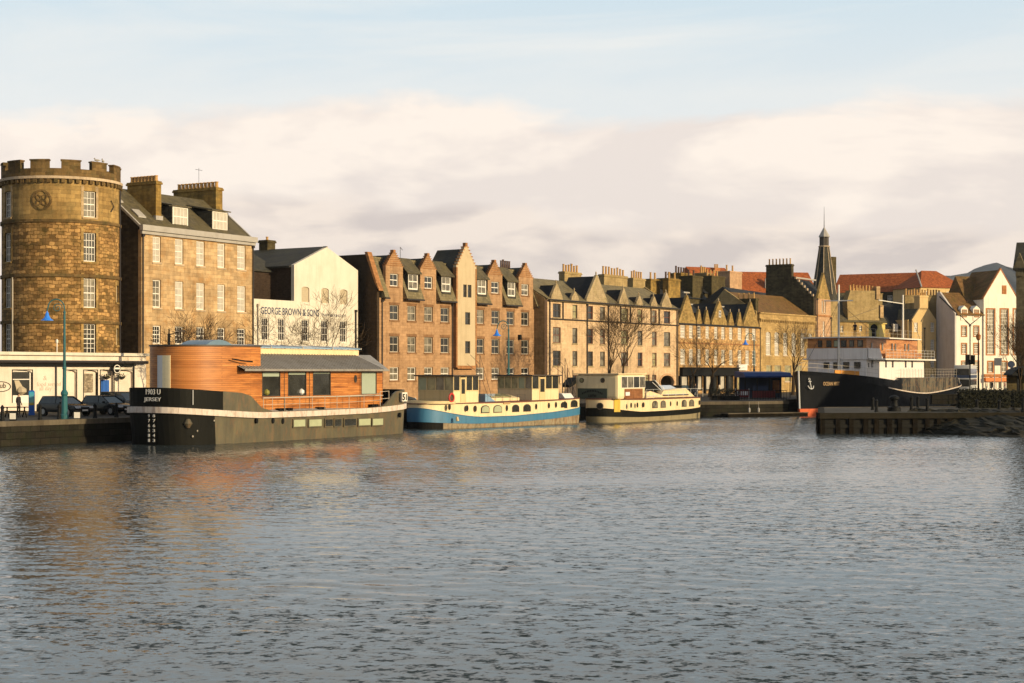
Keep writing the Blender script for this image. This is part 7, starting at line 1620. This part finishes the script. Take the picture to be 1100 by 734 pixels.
def mth(op, a, b=None, c=None):
    x = nn('ShaderNodeMath', operation=op)
    for i, q in enumerate((a, b, c)):
        if q is None: continue
        if isinstance(q, (int, float)): x.inputs[i].default_value = q
        else: t.links.new(q, x.inputs[i])
    return x.outputs[0]
az = mth('ARCTAN2', sp.outputs[0], sp.outputs[1]); el = mth('ARCSINE', sp.outputs[2])
def vec(sx, sy, ox=0.0, oy=0.0, sh=0.0):
    cb = nn('ShaderNodeCombineXYZ'); t.links.new(mth('ADD', mth('ADD', mth('MULTIPLY', az, sx), ox), mth('MULTIPLY', el, sh)), cb.inputs[0]); t.links.new(mth('ADD', mth('MULTIPLY', el, sy), oy), cb.inputs[1]); return cb.outputs[0]
def noi(v, s, d=6, r=.55, dist=0.0):
    x = nn('ShaderNodeTexNoise'); x.inputs['Scale'].default_value = s; x.inputs['Detail'].default_value = d; x.inputs['Roughness'].default_value = r; x.inputs['Distortion'].default_value = dist; t.links.new(v, x.inputs['Vector']); return x.outputs['Fac']
def rmp(f_, st):
    x = nn('ShaderNodeValToRGB'); t.links.new(f_, x.inputs[0]); e = x.color_ramp.elements
    while len(e) < len(st): e.new(.5)
    for i, (p, c) in enumerate(st): e[i].position = p; e[i].color = (*c, 1) if isinstance(c, tuple) else (c, c, c, 1)
    return x.outputs[0]
def mx(f_, a, b, bt='MIX'):
    x = nn('ShaderNodeMix', data_type='RGBA', blend_type=bt)
    for q, i in ((f_, 0), (a, 6), (b, 7)):
        if isinstance(q, (int, float)): x.inputs[i].default_value = q
        elif isinstance(q, tuple): x.inputs[i].default_value = (*q, 1)
        else: t.links.new(q, x.inputs[i])
    return x.outputs[2]
S = 10.0
def c_(r, g, b): return (r * S, g * S, b * S)
# thin pale veil over the blue
veil = rmp(el, [(.0, .95), (.26, .88), (.5, .92), (1.0, .5)])
vcol = rmp(el, [(.05, (.74, .70, .66)), (.15, (.74, .76, .76)), (.24, (.58, .70, .77)), (.33, (.80, .77, .72)), (.45, (.76, .75, .73)), (.66, (.34, .42, .50))])
vsc = nn('ShaderNodeVectorMath', operation='SCALE'); t.links.new(vcol, vsc.inputs[0]); vsc.inputs['Scale'].default_value = S
base = mx(veil, sky.outputs[0], vsc.outputs[0])
# high streaks
stv = rmp(noi(vec(2.0, 15.0, 9.3, 1.1, -4), 1.0, 8, .6, .6), [(.46, 0.0), (.70, .75)])
hi = rmp(el, [(.12, 0.0), (.19, 1.0), (.7, .7)])
base = mx(mth('MULTIPLY', stv, hi), base, c_(.80, .78, .74))
def layer(under, ox, oy, top, amp, sx, sy, soft, lit, dark, k=5.0, opa=1.0):
    n1 = noi(vec(sx, sy, ox, oy), 1.0, 9, .56, .25); n1b = noi(vec(sx, sy, ox + .10, oy - .13), 1.0, 5, .5, .25); nb = noi(vec(sx * .28, sy * .2, ox + 5, oy), 1.0, 2, .5)
    d = mth('ADD', mth('ADD', mth('MULTIPLY', mth('SUBTRACT', n1, .5), amp), mth('MULTIPLY', mth('SUBTRACT', nb, .5), amp * .9)), mth('SUBTRACT', top, el))
    mask = rmp(mth('ADD', mth('MULTIPLY', d, 10), .5), [(.5, 0.0), (.5 + soft, opa)])
    sh = mth('ADD', mth('MULTIPLY', mth('SUBTRACT', n1, n1b), k), mth('SUBTRACT', .62, mth('MULTIPLY', d, 6.0)))
    col = mx(rmp(sh, [(.12, 0.0), (.72, 1.0)]), c_(*dark), c_(*lit))
    return mx(mask, under, col)
a_ = layer(base, 1.7, .3, .158, .105, 4.8, 12.5, .14, (.89, .79, .70), (.74, .66, .61), 6.0, .93)
b_ = layer(a_, 7.3, 3.1, .102, .085, 5.2, 15.0, .13, (.80, .70, .62), (.58, .515, .49), 6.0, .92)
sky2 = layer(b_, 3.4, 8.6, .052, .03, 6.0, 26.0, .4, (.64, .56, .51), (.56, .50, .48), 3.0, .8)
# the cloud bank stands over this side of the sky only; the rest is clear
side = rmp(mth('COSINE', az), [(.0, .42), (.75, 1.0)])
sky2 = mx(side, sky.outputs[0], sky2)
t.links.new(sky2, bg.inputs['Color'])
vs = sc.view_settings; vs.view_transform = 'Standard'; vs.look = 'None'; vs.exposure = 0.25; vs.gamma = 1; vs.use_curve_mapping = False
hz = bpy.data.materials.new('haze'); hz.use_nodes = True; ht = hz.node_tree; ht.nodes.remove(ht.nodes['Principled BSDF'])
pv = ht.nodes.new('ShaderNodeVolumePrincipled'); pv.inputs['Density'].default_value = .00005; pv.inputs['Color'].default_value = (.72, .78, .86, 1); ht.links.new(pv.outputs[0], ht.nodes['Material Output'].inputs['Volume'])
m = MB(); m.box(-330, 1750, -260, 4050, -4, 232); o = m.build('haze', hz); o['kind'] = 'stuff'
sc.render.engine = 'CYCLES'; sc.cycles.max_bounces = 5; sc.cycles.diffuse_bounces = 2; sc.cycles.glossy_bounces = 3; sc.cycles.transmission_bounces = 2; sc.cycles.volume_bounces = 0; sc.cycles.sample_clamp_indirect = 4
